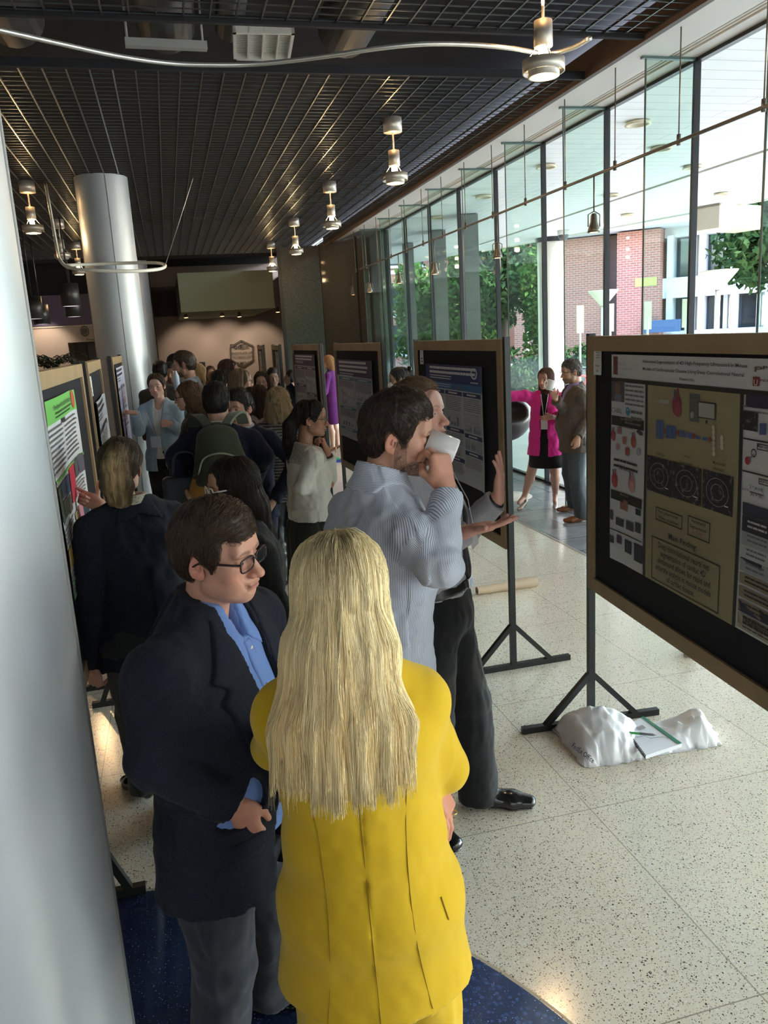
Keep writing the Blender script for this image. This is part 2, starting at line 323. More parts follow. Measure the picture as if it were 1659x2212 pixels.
# brick building
brick = m_brick('red_brick', (.36, .12, .085), (.30, .10, .075), (.38, .27, .22), .24, .085, .010, rough=.85, axis=(math.radians(90), 0, 0))
conc = mat('pale_concrete', (.62, .60, .60), .8)
pane = mat('dark_pane', (.03, .035, .04), .08)
A = at(1040, 700, h=35); B = at(1900, 700, h=33)
A = at(1125, 700, h=35); d = np.array([B[0]-A[0], B[1]-A[1]]); Lb = np.linalg.norm(d); d /= Lb; ang = math.atan2(d[1], d[0])
bl = empty('brick_building', (A[0], A[1], 0), ang)
def ub(px): # distance along the facade
    q = cF + cR*(px-IW/2)/FPX; M = np.array([[d[0], -q[0]], [d[1], -q[1]]]); return np.linalg.solve(M, -A[:2])[0]
u1, u2 = ub(1308), ub(1420)
b = MB(); b.box(-.3, 0, -.1, u1, 8, 5.3); b.box(u1+.5, -.4, -.1, u2, 8, 5.3); b.build('brick_wall', brick, bl)
b = MB(); b.box(u1, .3, 0, u1+.5, 8, 5.3); b.build('recess', mat('recess_brown', (.09, .05, .04), .7), bl)
b = MB(); b.box(-3, -.8, 6.1, Lb, 8, 8.6); b.build('upper_brick', brick, bl)
b = MB(); b.box(-3, -1.3, 5.35, Lb, 8, 6.1); b.build('concrete_band', conc, bl)
b = MB(); b.box(u2, .5, -.1, Lb, 8, 1.5); b.box(u2, .2, 2.75, Lb, 8, 3.5); b.box(u2, .5, 5.0, Lb, 8, 5.35); b.build('spandrel', conc, bl)
for zz in (1.45, 3.5):
    u = u2+.15
    while u < Lb-1:
        f = MB(); f.box(u, .15, zz, u+.22, 1.2, zz+1.55); f.box(u+.85, .6, zz, u+1.0, 1.2, zz+1.55); wd = f.build('window_surround', conc, bl)
        f = MB(); f.box(u+.22, 1.0, zz, u+.85, 1.05, zz+1.55); f.build('pane', pane, wd)
        u += 1.15
b = MB(); b.box(u1+1.6, -.75, 1.5, u1+2.9, -.4, 1.95); b.build('awning', mat('awning_blue', (.05, .09, .2), .6), bl)
b = MB(); b.box(u1+1.2, -.43, 3.25, u2-.1, -.41, 3.55); b.build('banner', mat('lime_banner', (.42, .50, .10), .7), bl)
tag(bl, 'red brick building with pale concrete band and windowed wing across the street', 'building')
p = at(1050, 640, h=47); b = MB(); b.box(-9, 0, 0, 5.5, 4, 7.6)
for i in range(14): b.box(-8.8+i*.8, -.15, 3.6, -8.6+i*.8, 0, 7.6)
o = b.build('brick_annex', mat('annex_brick', (.24, .09, .065), .85)); o.location = (p[0], p[1], 0); o.rotation_euler = (0, 0, ang); tag(o, 'dark red ribbed brick building behind the trees left of the canopy column', 'building')
p = at(855, 680, h=40); b = MB(); b.box(-2.2, 0, 0, 2.2, 3, 7)
o = b.build('distant_building', brick); o.location = (p[0], p[1], 0)
for zz in (1.2, 3.2, 5.2):
    for xx in (-1.6, -.4, .8): f = MB(); f.box(xx, -.04, zz, xx+.7, .0, zz+1.2); f.box(xx-.1, -.06, zz-.12, xx+.8, 0, zz, 1); f.build('window_pane', [pane, conc], o)
for zz in (.9, 2.8, 4.8): f = MB(); f.box(-2.2, -.03, zz, 2.2, .0, zz+.18); f.build('stone_course', conc, o)
tag(o, 'distant brick building with small windows at the far left end of the glass', 'building')
# low walls, hedges
b = MB(); b.obox((0, 0, .35), np.array([d[0], d[1], 0])*14, (-d[1]*.15, d[0]*.15, 0), (0, 0, .37)); o = b.build('garden_wall', mat('rubble', (.35, .33, .34), .9, noise=(9, (.16, .15, .16), .35, .6))); q = at(1250, 745, h=25); o.location = (q[0], q[1], 0)
tag(o, 'low grey rubble retaining wall beyond the sunny plaza', 'wall')
def leafcloud(name, c, rad, n, leaf, mat_, trunk=None, seed=1):
    r = np.random.default_rng(seed); e = empty(name, (c[0], c[1], 0)); b = MB()
    cs = r.normal(size=(26, 3)); cs /= np.linalg.norm(cs, axis=1)[:, None]; cs = cs*r.uniform(.35, .85, (26, 1))
    for i in range(n):
        k = r.integers(26); v = r.normal(size=3); v /= np.linalg.norm(v); p = (cs[k]+v*.34*r.uniform(.6, 1))*np.array(rad)+np.array([0, 0, c[2]])
        a = r.normal(size=3); a /= np.linalg.norm(a); q = np.cross(a, r.normal(size=3)); q /= np.linalg.norm(q); s_ = leaf*r.uniform(.6, 1.3)
        b.add([p-a*s_, p+q*s_*.45, p+a*s_, p-q*s_*.45], [(0, 1, 2, 3)])
    b.build('foliage', mat_, e)
    if trunk:
        t = MB(); t.tube(sp([(0, 0, -.1), (.05, .03, c[2]*.4), (0, 0, c[2])]), [.2*trunk]*9+[.17*trunk]*8+[.12*trunk]*8, 10); t.build('trunk', mat('bark', (.12, .09, .07), .9), e)
        for j in range(6):
            a = j*1.05; t = MB(); t.tube([(0, 0, c[2]*.75), (rad[0]*.3*math.cos(a), rad[1]*.3*math.sin(a), c[2]), (rad[0]*.6*math.cos(a), rad[1]*.6*math.sin(a), c[2]+rad[2]*.4)], .05*trunk, 6); t.build('branch', MATS['bark'], e)
    return e
leafg = mat('leaf_green', (.05, .11, .022), .8, spec=.1, noise=(1.4, (.09, .15, .03), .3, .7)); leafd = mat('leaf_dark', (.022, .055, .02), .8, spec=.1, noise=(2, (.08, .14, .04), .3, .7))
c = at(1640, 590, h=22); tag(leafcloud('broadleaf_tree', (c[0]+1.0, c[1]-.5, 4.0), (2.4, 2.4, 2.4), 9000, .13, leafd, 1, 3), 'dark green broadleaf tree at the right edge outside the glass', 'tree')
c = at(1085, 610, h=27); tag(leafcloud('broadleaf_tree', (c[0], c[1], 3.6), (1.5, 1.5, 1.9), 6500, .13, leafd, 1, 4), 'tree with drooping dark green crown just left of the cream canopy column', 'tree')
c = at(1010, 660, h=29); tag(leafcloud('broadleaf_tree', (c[0], c[1], 2.6), (1.5, 1.5, 2.0), 6000, .14, leafg, 1, 5), 'bright green tree behind the rightmost stone pier', 'tree')
c = at(915, 660, h=30); tag(leafcloud('broadleaf_tree', (c[0], c[1], 2.4), (1.3, 1.3, 2.2), 5000, .14, leafg, 1, 6), 'bright green tree between the left and middle stone piers', 'tree')
c = at(1165, 640, h=26); tag(leafcloud('broadleaf_tree', (c[0], c[1], 2.6), (.7, .7, 1.9), 3500, .12, leafg, .6, 8), 'slim bright green tree seen through the fin beside the cream column', 'tree')
for i, (px, h, l) in enumerate([(1105, 24, 'round clipped hedge under the drooping tree'), (1215, 26, 'low dark hedge beside the brick corner')]):
    c = at(px, 722, h=h); tag(leafcloud('hedge', (c[0], c[1], .6), (1.6, .8, .8), 3500, .09, leafd, None, 10+i), l, 'hedge')
# street lamps
def street_lamp(px, h, top, label):
    c = at(px, top, h=h); e = empty('street_lamp', (c[0], c[1], 0)); z = c[2]
    b = MB(); b.tube([(0, 0, 0), (0, 0, z-.35)], .06, 10); b.build('pole', mat('cream_pole', (.72, .68, .58), .5), e)
    b = MB(); b.lathe([(.08, z-.42), (.40, z-.04), (.42, z), (.36, z), (.05, z-.33)], (0, 0, 0), 28); b.build('bowl_shade', mat('lamp_bowl', (.8, .76, .6), .4), e)
    b = MB(); b.lathe([(.09, 0), (.09, .25), (.06, .3)], (0, 0, 0), 14); b.build('base', MATS['cream_pole'], e)
    return tag(e, label, 'street lamp', 'bowl topped street lamps')
street_lamp(1552, 20, 584, 'cream street lamp with a bowl top in front of the dark tree at the right')
street_lamp(1303, 24, 627, 'cream bowl topped street lamp in front of the brick wall, middle one')
street_lamp(1137, 29, 649, 'cream bowl topped street lamp beside the cream canopy column, smallest')
for i, (px, h) in enumerate([(1253, 22), (1318, 22), (1399, 22), (1481, 22), (1584, 21)]):
    c = at(px, 700, h=h); e = empty('banner_post', (c[0], c[1], 0)); b = MB(); b.tube([(0, 0, -.02), (0, 0, 2.1)], .03, 8); b.build('post', MATS['cream_pole'], e)
    b = MB(); b.box(-.10, -.02, 1.75, .10, .02, 2.45); b.build('plaque', mat('plaque_cream', (.6, .55, .4), .5), e)
    tag(e, 'short cream plaque post outside, %s' % ['leftmost of the row', 'second from the left', 'third from the left, under the lime banner', 'fourth from the left', 'rightmost, under the dark tree'][i], 'sign post', 'plaque posts')
# red bicycle far outside behind the couple
c = at(1258, 800, h=19); e = empty('bicycle', (c[0], c[1], 0), .8); red = mat('bike_red', (.6, .03, .03), .4)
for xx in (-.5, .5):
    b = MB(); b.tube([(xx+.33*math.cos(a), 0, .35+.33*math.sin(a)) for a in np.linspace(0, 6.28, 25)[:-1]], .02, 6, closed=True); b.build('wheel', dark, e)
b = MB()
for p, q in (((-.5, 0, .35), (-.1, 0, .35)), ((-.1, 0, .35), (.35, 0, .8)), ((-.2, 0, .85), (.35, 0, .8)), ((-.1, 0, .35), (-.22, 0, .9)), ((-.5, 0, .35), (-.2, 0, .8)), ((.35, 0, .95), (.5, 0, .35))): b.tube([p, q], .025, 6)
b.build('frame', red, e)
b = MB(); b.box(-.35, -.06, .9, -.1, .06, .95); b.build('saddle', dark, e); b = MB(); b.tube([(.3, -.25, 1.0), (.35, 0, .96), (.3, .25, 1.0)], .02, 6); b.build('handlebar', dark, e)
tag(e, 'red bicycle parked outside behind the man in the grey suit', 'bicycle')
# boxy lantern and dome camera on the canopy
c = at(1571, 470, z=4.0); e = empty('canopy_lantern', (c[0], c[1], 0), .35)
b = MB(); b.box(-.75, -.3, 3.74, .75, .3, 3.80); b.box(-.75, -.3, 3.8, -.70, .3, 4.22); b.box(.7, -.3, 3.8, .75, .3, 4.22); b.box(-.75, -.3, 4.17, .75, .3, 4.22); b.build('frame', mat('lantern_frame', (.5, .45, .36), .5), e)
b = MB(); b.box(-.7, -.28, 3.8, .7, .28, 4.17); b.build('diffuser', mat('lantern_glass', (.66, .68, .66), .3), e); tag(e, 'boxy pale lantern fixture hanging from the canopy edge at the right', 'outdoor light')
c = at(1217, 505, z=4.14); e = empty('dome_camera', c); b = MB(); b.lathe([(.001, -.16), (.08, -.14), (.12, -.08), (.13, -.02)], (0, 0, 0), 20); b.build('dome', mat('dome_smoke', (.1, .1, .1), .15), e)
b = MB(); b.lathe([(.14, -.03), (.15, .08), (.001, .08)], (0, 0, 0), 20); b.build('housing', white, e); tag(e, 'dome security camera under the canopy beside the cream column', 'security camera')
# ------------------------------------------------------------------ ceiling things
amber = mat('bulb_glow', (1, .8, .5), .4, emit=(1, .72, .36), estr=40)
def pendant(x, y, zr=3.6, lit=True):
    e = empty('pendant_lamp', (x, y, 0)); s = 1.0
    b = MB(); b.lathe([(.001, zr+.39), (.095, zr+.39), (.095, zr+.525), (.001, zr+.525)], n=24) if y > 6 else b.lathe([(.001, 4.5), (.095, 4.5), (.095, 4.6), (.001, 4.6)], n=24); b.build('canopy', steel, e)
    b = MB(); b.tube([(0, 0, zr+.20), (0, 0, (zr+.4) if y > 6 else 4.55)], .010, 8); b.build('stem', steel, e)
    b = MB(); b.lathe([(.001, zr+.22), (.056, zr+.22), (.058, zr+.075), (.05, zr+.07), (.001, zr+.075)], n=24); b.build('socket_cup', steel, e)
    b = MB(); b.lathe([(.028, zr+.075), (.030, zr+.05), (.030, zr-.01), (.001, zr-.02)], n=16); b.build('bulb', amber if lit else mat('bulb_off', (.6, .6, .55), .3), e)
    b = MB(); b.lathe([(.128, zr+.0), (.130, zr-.0), (.130, zr-.07), (.122, zr-.07), (.122, zr-.0), (.128, zr)], n=32); b.build('outer_ring', steel, e)
    b = MB(); b.lathe([(.095, zr-.02), (.097, zr-.095), (.066, zr-.098), (.060, zr-.05)], n=32); b.build('inner_ring', steel, e)
    b = MB(); b.lathe([(.064, zr-.093), (.001, zr-.09)], n=24); b.build('lens', mat('lens_glow', (1, .85, .6), .4, emit=(1, .66, .28), estr=2.2) if lit else MATS['bulb_off'], e)
    for a in (0.4, 2.5, 4.6):
        b = MB(); b.tube([(.045*math.cos(a), .045*math.sin(a), zr+.08), (.12*math.cos(a), .12*math.sin(a), zr-.01)], .0035, 5); b.build('strut', steel, e)
    pass
    if lit:
        l = light('pendant_light', 'POINT', (x, y, zr-.14), 9, (1, .66, .34), shadow_soft_size=.04)
        l = light('pendant_uplight', 'POINT', (x+.0, y, zr+.30), 3, (1, .58, .24), shadow_soft_size=.03)
    return e
amb = ['nearest pendant lamp, large, at the top right', 'second nearest pendant lamp of the right hand row', 'third pendant lamp of the right hand row', 'fourth pendant lamp of the right hand row', 'farthest lit pendant lamp of the right hand row, in front of the sage wall']
for i, y in enumerate((4.97, 8.38, 11.68, 15.0, 18.4)): tag(pendant(2.44, y), amb[i], 'pendant lamp', 'brushed steel pendant lamps')
tag(pendant(-1.48, 11.44), 'lit pendant lamp between the near and far columns, nearest of the left row', 'pendant lamp', 'brushed steel pendant lamps')
tag(pendant(-1.50, 14.6, lit=False), 'unlit pendant lamp in the middle of the left row', 'pendant lamp', 'brushed steel pendant lamps')
tag(pendant(-1.53, 17.56), 'lit pendant lamp just left of the silver column, behind the white hoop', 'pendant lamp', 'brushed steel pendant lamps')
for i, (px, py, h) in enumerate([(151, 640, 14.5), (158, 666, 17), (89, 682, 17), (72, 668, 15)]):
    c = at(px, py, h=h); e = empty('can_pendant', c); b = MB(); b.lathe([(.001, .2), (.15, .2), (.15, -.16), (.14, -.16), (.13, .1)], n=24); b.build('shade', mat('can_black', (.02, .02, .022), .4), e)
    b = MB(); b.lathe([(.135, -.155), (.001, -.15)], n=20); b.build('lens', mat('can_lens', (.8, .7, .8), .4, emit=(.9, .75, .85), estr=.5 if i < 2 else 0.05), e)
    b = MB(); b.tube([(0, 0, .2), (0, 0, 4.5-c[2])], .012, 6); b.build('stem', dark, e)
    tag(e, ['black can pendant with a glowing underside, in front of the purple wall', 'small black can pendant right below the glowing one', 'small black can pendant hanging lowest at the left', 'black can pendant half hidden beside the near column'][i], 'pendant lamp', 'black can pendants')
# suspended curved conduit
pts = [at(u, v, z=3.72) for u, v in [(-120, 40), (0, 65), (120, 92), (250, 120), (360, 136), (450, 140), (560, 138), (700, 122), (820, 104), (925, 95), (1030, 97), (1110, 105), (1180, 116), (1235, 104), (1275, 82)]]
b = MB(); b.tube(sp(pts, 6), .015, 10); tag(b.build('curved_conduit', mat('conduit', (.75, .74, .70), .25, metal=.8)), 'long wavy silver conduit crossing below the open ceiling bay', 'conduit')
c = at(240, 574, h=9.6); b = MB(); z0 = c[2]
ring = [(c[0]+.66*math.cos(a), c[1]+.66*math.sin(a)*.9, z0) for a in np.linspace(math.radians(75), math.radians(-245), 30)]
q = at(98, 395, z=4.13); q2 = at(124, 540, h=9.9)
b.tube(sp([q, (q2+q)/2, q2, at(130, 562, h=9.4), at(150, 578, h=9.2)]+[at(u, v, h=hh) for u, v, hh in [(200, 584, 8.95), (280, 586, 8.9), (340, 582, 9.1), (357, 574, 9.5), (340, 568, 9.9), (280, 568, 10.1), (200, 571, 10.2), (145, 573, 10.1)]], 6), .018, 10)
tag(b.build('hoop_conduit', mat('conduit_white', (.78, .76, .68), .35)), 'white conduit that drops and bends into a hoop in front of the silver column', 'conduit')
b = MB(); b.tube([at(357, 573, h=9.5), at(417, 385, h=9.2)], .004, 5); tag(b.build('hoop_cable', steel), 'thin slanting cable holding up the right end of the white hoop', 'cable')
# things in the open bay
b = MB(); cc = [at(u, v, z=4.45) for u, v in ((498, 60), (632, 62), (637, 128), (500, 122))]; c0 = sum(cc)/4
ex = (cc[1]-cc[0])/2; ey = (cc[3]-cc[0])/2; e = empty('air_grille', c0)
b.obox((0, 0, 0), ex, ey*.06, (0, 0, .03)); b.v = [tuple(np.array(v)+ey*.94) for v in b.v]; b.obox(-ey*.94, ex, ey*.06, (0, 0, .03)); b.obox(ex*.95, ex*.05, ey, (0, 0, .03)); b.obox(-ex*.95, ex*.05, ey, (0, 0, .03))
for k in (-.5, 0, .5): b.obox(ex*k, ex*.025, ey, (0, 0, .025))
b.build('frame', mat('grille_white', (.7, .7, .66), .5), e); b = MB()
for k in range(15): b.obox(ey*(-.85+k*.12)+np.array([0, 0, .02]), ex*.95, ey*.035, (0, 0, .004))
b.build('slats', MATS['grille_white'], e); tag(e, 'white slatted air grille in the open ceiling bay', 'vent')
b = MB(); p0, p1 = at(270, 92, z=4.35), at(447, 100, z=4.35); b.bar(p0, p1, .07, .06); b.tube([p0+(p1-p0)*.03, p0+(p1-p0)*.03+np.array([0, 0, .5])], .01, 6); b.tube([p0+(p1-p0)*.95, p0+(p1-p0)*.95+np.array([0, 0, .5])], .01, 6)
tag(b.build('strut_channel', mat('strut_grey', (.42, .42, .40), .5)), 'grey perforated strut channel hanging in the open ceiling bay', 'bracket')
ductm = mat('duct_grey', (.06, .06, .065), .5, metal=.5, bump=(2, .1, .02, (1, .02, 1)))
for i, (px, r) in enumerate([(30, .42), (345, .28), (480, .12), (730, .36)]):
    c = at(px, 75, z=4.62); b = MB(); b.tube([(c[0]-.1, 5.2, 4.62+r*.1), (c[0], 6.4, 4.62), (c[0]+.05, 7.6, 4.62+r*.1)], min(.24, r), 24)
    tag(b.build('air_duct', ductm), 'dim grey round duct in the open ceiling bay, %s' % ['at the far left', 'above the strut channel', 'thin one left of the white grille', 'right of the white grille'][i], 'duct', 'ceiling ducts')
# track with small spots along the glass
e = empty('spot_track', (3.99, 4.4, 0)); b = MB(); b.tube([(0, -6, 3.325), (0, 12.2, 3.335)], .014, 8); b.tube([(.03, -6, 3.345), (.03, 12.2, 3.355)], .005, 5); b.build('rail', mat('rail_bronze', (.20, .18, .15), .35, metal=.6), e)
for k in range(-7, 13):
    y = 1.42+.93*k; b = MB(); b.tube([(0, y, 3.33), (0, y, 4.14)], .006, 6); b.tube([(0, y, 3.30), (0, y, 3.38)], .016, 8); b.build('hanger_rod', MATS['rail_bronze'], e)
tag(e, 'thin bronze track hung on rods in front of the glass wall', 'track')
for i, (px, py, y) in enumerate([(1283, 495, 7.1), (1075, 552, 9.4), (940, 588, 11.6), (863, 608, 13.2), (799, 628, 15.2), (763, 634, 16.0)]):
    zb = at(px, py, x=3.99)[2]; yy = at(px, py, x=3.99)[1]; e = empty('track_spot', (3.99, yy, 0))
    b = MB(); b.tube([(0, 0, 3.32), (0, 0, zb+.15)], .008, 6); b.build('stem', MATS['rail_bronze'], e)
    b = MB(); b.lathe([(.02, zb+.14), (.03, zb+.12), (.035, zb+.06), (.055, zb), (.06, zb-.03), (.045, zb-.03), (.001, zb-.02)], n=16); b.tube([(-.06, 0, zb+.02), (-.06, 0, zb+.13), (0, 0, zb+.16), (.06, 0, zb+.13), (.06, 0, zb+.02)], .006, 5); b.build('lamp_head', MATS['rail_bronze'], e)
    b = MB(); b.lathe([(.05, zb-.028), (.001, zb-.03)], n=14); b.build('lens', mat('spot_lens', (1, .6, .3), .4, emit=(1, .6, .28), estr=2.5), e)
    tag(e, 'small bronze spot hanging from the track, %s' % ['nearest and largest', 'second nearest', 'third from the camera', 'fourth from the camera', 'fifth from the camera', 'farthest at the end of the track'][i], 'spotlight', 'track spots')
# hexagon sign
e = empty('hexagon_sign', (0, 0, 0)); signm = mat('sign_bronze', (.09, .07, .05), .5)
hx = [at(u, v, y=Y1-.03) for u, v in ((521, 736), (547, 748), (547, 778), (526, 792), (499, 778), (498, 750))]
b = MB()
for i in range(6): b.bar(hx[i], hx[(i+1) % 6], .06, .06, up=(0, 1, 0))
b.build('hexagon_outline', signm, e)
def wall_text(s, cx, cz, h, wid, mt, par, y=Y1-.05):
    V, F = text2d(s); w0 = V[:, 0].max()-V[:, 0].min(); V2 = (V-[V[:, 0].min(), 0])*[wid/w0, h]
    b = MB(); b.add([(cx-wid/2+x, y, cz+z) for x, z in V2], F); return b.build('lettering', mt, par)
c = sum(hx)/6
wall_text('Fed', c[0]-.20, c[2]+.16, .24, .36, mat('sign_dark', (.02, .012, .02), .5), e); wall_text('Ex', c[0]+.13, c[2]+.16, .24, .26, signm, e)
for k, s_ in enumerate(('INSTITUTE OF', 'TECHNOLOGY')): wall_text(s_, c[0], c[2]-.02-k*.13, .11, .68, signm, e)
wall_text('MEMPHIS', c[0], c[2]-.36, .13, .56, signm, e)
tag(e, 'hexagonal outline sign with lettering on the beige end wall', 'sign')
e = empty('round_seal', (0, 0, 0)); c = at(183, 715, y=21.98); b = MB(); b.tube([(c[0]+.09*math.cos(a), c[1], c[2]+.12*math.sin(a)) for a in np.linspace(0, 6.28, 20)[:-1]], .012, 6, closed=True)
b.lathe([(.001, 0), (.07, 0)], n=12); b.v[-24:] = [(c[0]+x, c[1]-.01, c[2]+y*1.2) for x, y, z in b.v[-24:]]; b.build('seal', signm, e); wall_text('Presents', at(196, 733, y=21.9)[0]+.05, at(196, 733, y=21.9)[2]-.03, .09, .3, signm, e, 21.98)
tag(e, 'round dark seal and small lettering on the beige wall left of the silver column', 'sign')
for i, px in enumerate((440, 434)):
    c = at(px, 788, y=Y1-.02); b = MB(); b.box(-.05, -.01, -.09, .05, .01, .09); o = b.build('wall_outlet', dark); o.location = c; tag(o, 'small dark plate on the beige end wall, %s of a pair' % ['right one', 'left one'][i], 'outlet', 'wall plates')
# ceiling spots under the sage box
for i, (px, py) in enumerate([(402, 686), (480, 683), (498, 673), (517, 684), (505, 666), (600, 674)]):
    c = at(px, py, h=23.5); e = empty('ceiling_spot', c); b = MB(); b.lathe([(.04, .12), (.06, .0), (.001, .0)], n=12); b.tube([(0, 0, .1), (0, 0, max(.15, 2.9-c[2]))], .015, 6); b.build('housing', signm, e)
    b = MB(); b.lathe([(.06, -.005), (.001, -.012)], n=12); b.build('lens', mat('warm_lens', (1, .7, .4), .4, emit=(1, .66, .3), estr=(5)), e)
    tag(e, 'small warm ceiling spot under the far sage box, %s' % ['leftmost', 'second from the left', 'third from the left, higher', 'right of the middle', 'topmost', 'rightmost'][i], 'spotlight', 'far ceiling spots')
# potted palm
e = empty('potted_palm', (at(110, 800, y=20)[0], 20, 0)); c = at(108, 800, y=20); zt = c[2]
b = MB(); b.lathe([(.001, 0), (.45, 0), (.45, zt-.25), (.001, zt-.25)], n=24); b.build('planter', mat('planter_dark', (.05, .04, .035), .6), e)
r = np.random.default_rng(5)
for k in range(22):
    a = k*2.4; L_ = r.uniform(.5, .85); b = MB(); zz = zt-.05; pts = [np.array([math.cos(a)*t*L_, math.sin(a)*t*L_*.7, zz+1.15*t*L_*1.3-.9*t*t*L_*1.2]) for t in np.linspace(0, 1, 9)]
    b.tube(pts, .008, 4)
    for p in pts[2:]:
        for s_ in (-1, 1):
            dd = np.array([-math.sin(a)*s_*.12, math.cos(a)*s_*.12, -.08]); b.add([p, p+dd*.5+[0, 0, .02], p+dd, p+dd*.5-[.02, .02, .01]], [(0, 1, 2, 3)])
    b.build('frond', mat('palm_leaf', (.02, .028, .015), .5), e)
tag(e, 'dark potted palm in front of the beige wall at the far left', 'potted plant')
# ------------------------------------------------------------------ poster boards
wood = mat('pine_frame', (.36, .25, .14), .6, noise=(6, (.28, .19, .10), .3, .75))
fabric = mat('navy_felt', (.008, .008, .014), .95)
postm = mat('black_steel', (.018, .020, .020), .35, metal=.4)
def board(p0, p1, face, zb=.74, zt=1.94, ft=.37):   # p0 -> p1 on the floor; face = +1: poster side is to the right hand of p0->p1
    p0 = np.array(p0); p1 = np.array(p1); L = np.linalg.norm(p1-p0); d = (p1-p0)/L; a = math.atan2(d[1], d[0])
    e = empty('poster_board', (p0[0], p0[1], 0), a)
    W = .065
    b = MB()
    for y0, y1 in ((-.026, .026),):
        b.box(.03, y0, zb, .03+W, y1, zt); b.box(L-.03-W, y0, zb, L-.03, y1, zt); b.box(.03+W, y0, zb, L-.03-W, y1, zb+W); b.box(.03+W, y0, zt-W, L-.03-W, y1, zt)
    b.build('wooden_frame', wood, e)
    b = MB(); b.box(.03+W-.004, -.014, zb+W-.004, L-.03-W+.004, .014, zt-W+.004); b.build('felt_panel', fabric, e)
    for u in (0.013, L-.013):
        b = MB(); b.box(u-.016, -.016, .03, u+.016, .016, zt+.012); po = b.build('post', postm, e)
        b = MB(); b.box(u-.016, -ft, 0.0, u+.016, ft, .032)
        b.build('foot_bar', postm, po)
        for s_ in (-1, 1):
            b = MB(); b.bar((u, s_*ft*.67, .02), (u, s_*.01, .27), .028, .028, up=(1, 0, 0)); b.build('brace', postm, po)
    return e
def mm(c, r=.55): 
    n = 'ink_%02x%02x%02x' % tuple(int(255*min(1, x)) for x in c); return mat(n, c, r)
class Poster:
    def __init__(s, TL, U, W, H, sheet=(.62, .62, .64), warp=.004):
        s.TL = np.array(TL, float); s.U = np.array(U, float); s.U /= np.linalg.norm(s.U); s.W = W; s.H = H
        s.N = np.cross([0, 0, -1.], s.U)
        s.b = MB(); s.mats = []; s.k = 0; s.warp = warp
        nu, nv = 14, 10; V = [s.pt(i/nu, j/nv, 0) for j in range(nv+1) for i in range(nu+1)]
        s.b.add(V, [(j*(nu+1)+i, j*(nu+1)+i+1, (j+1)*(nu+1)+i+1, (j+1)*(nu+1)+i) for j in range(nv) for i in range(nu)], s.mi(sheet), True)
    def mi(s, c):
        m = mm(c) if not hasattr(c, 'name') else c
        if m not in s.mats: s.mats.append(m)
        return s.mats.index(m)
    def pt(s, u, v, off):
        wv = s.warp*(math.sin(5*u+2*v)+.7*math.sin(3*u-6*v)) + s.warp*3*max(0, .06-min(u, 1-u))/.06
        return s.TL+s.U*u*s.W+np.array([0, 0, -1.])*v*s.H+s.N*(off+wv+s.warp*1.7)
    def rect(s, u0, v0, u1, v1, c, lay=None, dv=0):   # dv: fall of the right side
        s.k += 1; off = .0012*(lay or 1); n = max(1, int(abs(u1-u0)*14)); m = max(1, int(abs(v1-v0)*10)); g = []
        for j in range(m+1):
            for i in range(n+1): g.append(s.pt(u0+(u1-u0)*i/n, v0+(v1-v0)*j/m+dv*i/n, off))
        s.b.add(g, [(j*(n+1)+i, j*(n+1)+i+1, (j+1)*(n+1)+i+1, (j+1)*(n+1)+i) for j in range(m) for i in range(n)], s.mi(c), True)
    def poly(s, uv, c, lay=2): s.b.add([s.pt(u, v, .0012*lay) for u, v in uv], [tuple(range(len(uv)))], s.mi(c))
    def disc(s, u, v, ru, c, lay=2, rv=None): 
        rv = rv or ru*s.W/s.H; s.poly([(u+ru*math.cos(a), v+rv*math.sin(a)) for a in np.linspace(0, 6.283, 19)[:-1]], c, lay)
    def ringe(s, u, v, ru, rv, c, t=.06, lay=3):
        A = np.linspace(0, 2*math.pi, 33); P = [s.pt(u+ru*math.cos(a), v+rv*math.sin(a), .0012*lay) for a in A]+[s.pt(u+ru*(1-t)*math.cos(a), v+rv*(1-t)*math.sin(a), .0012*lay) for a in A]
        s.b.add(P, [(i, i+1, 34+i, 33+i) for i in range(32)], s.mi(c))
    def frame(s, u0, v0, u1, v1, c, t=.003, lay=3):
        tv = t*s.W/s.H
        s.rect(u0, v0, u1, v0+tv, c, lay); s.rect(u0, v1-tv, u1, v1, c, lay); s.rect(u0, v0, u0+t, v1, c, lay); s.rect(u1-t, v0, u1, v1, c, lay)
    def text(s, t, u0, v0, u1, hv, c, lay=4):    # baseline at v0, fitted between u0 and u1, cap height hv
        V, F = text2d(t); x0, x1 = V[:, 0].min(), V[:, 0].max()
        s.b.add([s.pt(u0+(x-x0)/(x1-x0)*(u1-u0), v0-y*hv/.7, .0012*lay) for x, y in V], F, s.mi(c))
    def lines(s, u0, v0, u1, n, dv, c, h=.35, seed=1, lay=3, ragged=.1):
        r = np.random.default_rng(seed)
        for j in range(n):
            u = u0+(r.uniform(0, ragged*(u1-u0)) if ragged > .2 else 0); ue = u1-r.uniform(0, ragged)*(u1-u0)
            while u < ue:
                wl = min(r.uniform(.25, 1.1)*.034/s.W*(dv*s.H/.016)**.5, ue-u); s.rect(u, v0+j*dv, u+wl*.88, v0+j*dv+dv*h, c, lay); u += wl
    def build(s, label, group=None):
        o = s.b.build('research_poster', s.mats); tag(o, label, 'poster', group); return o
INK = (.03, .03, .035)
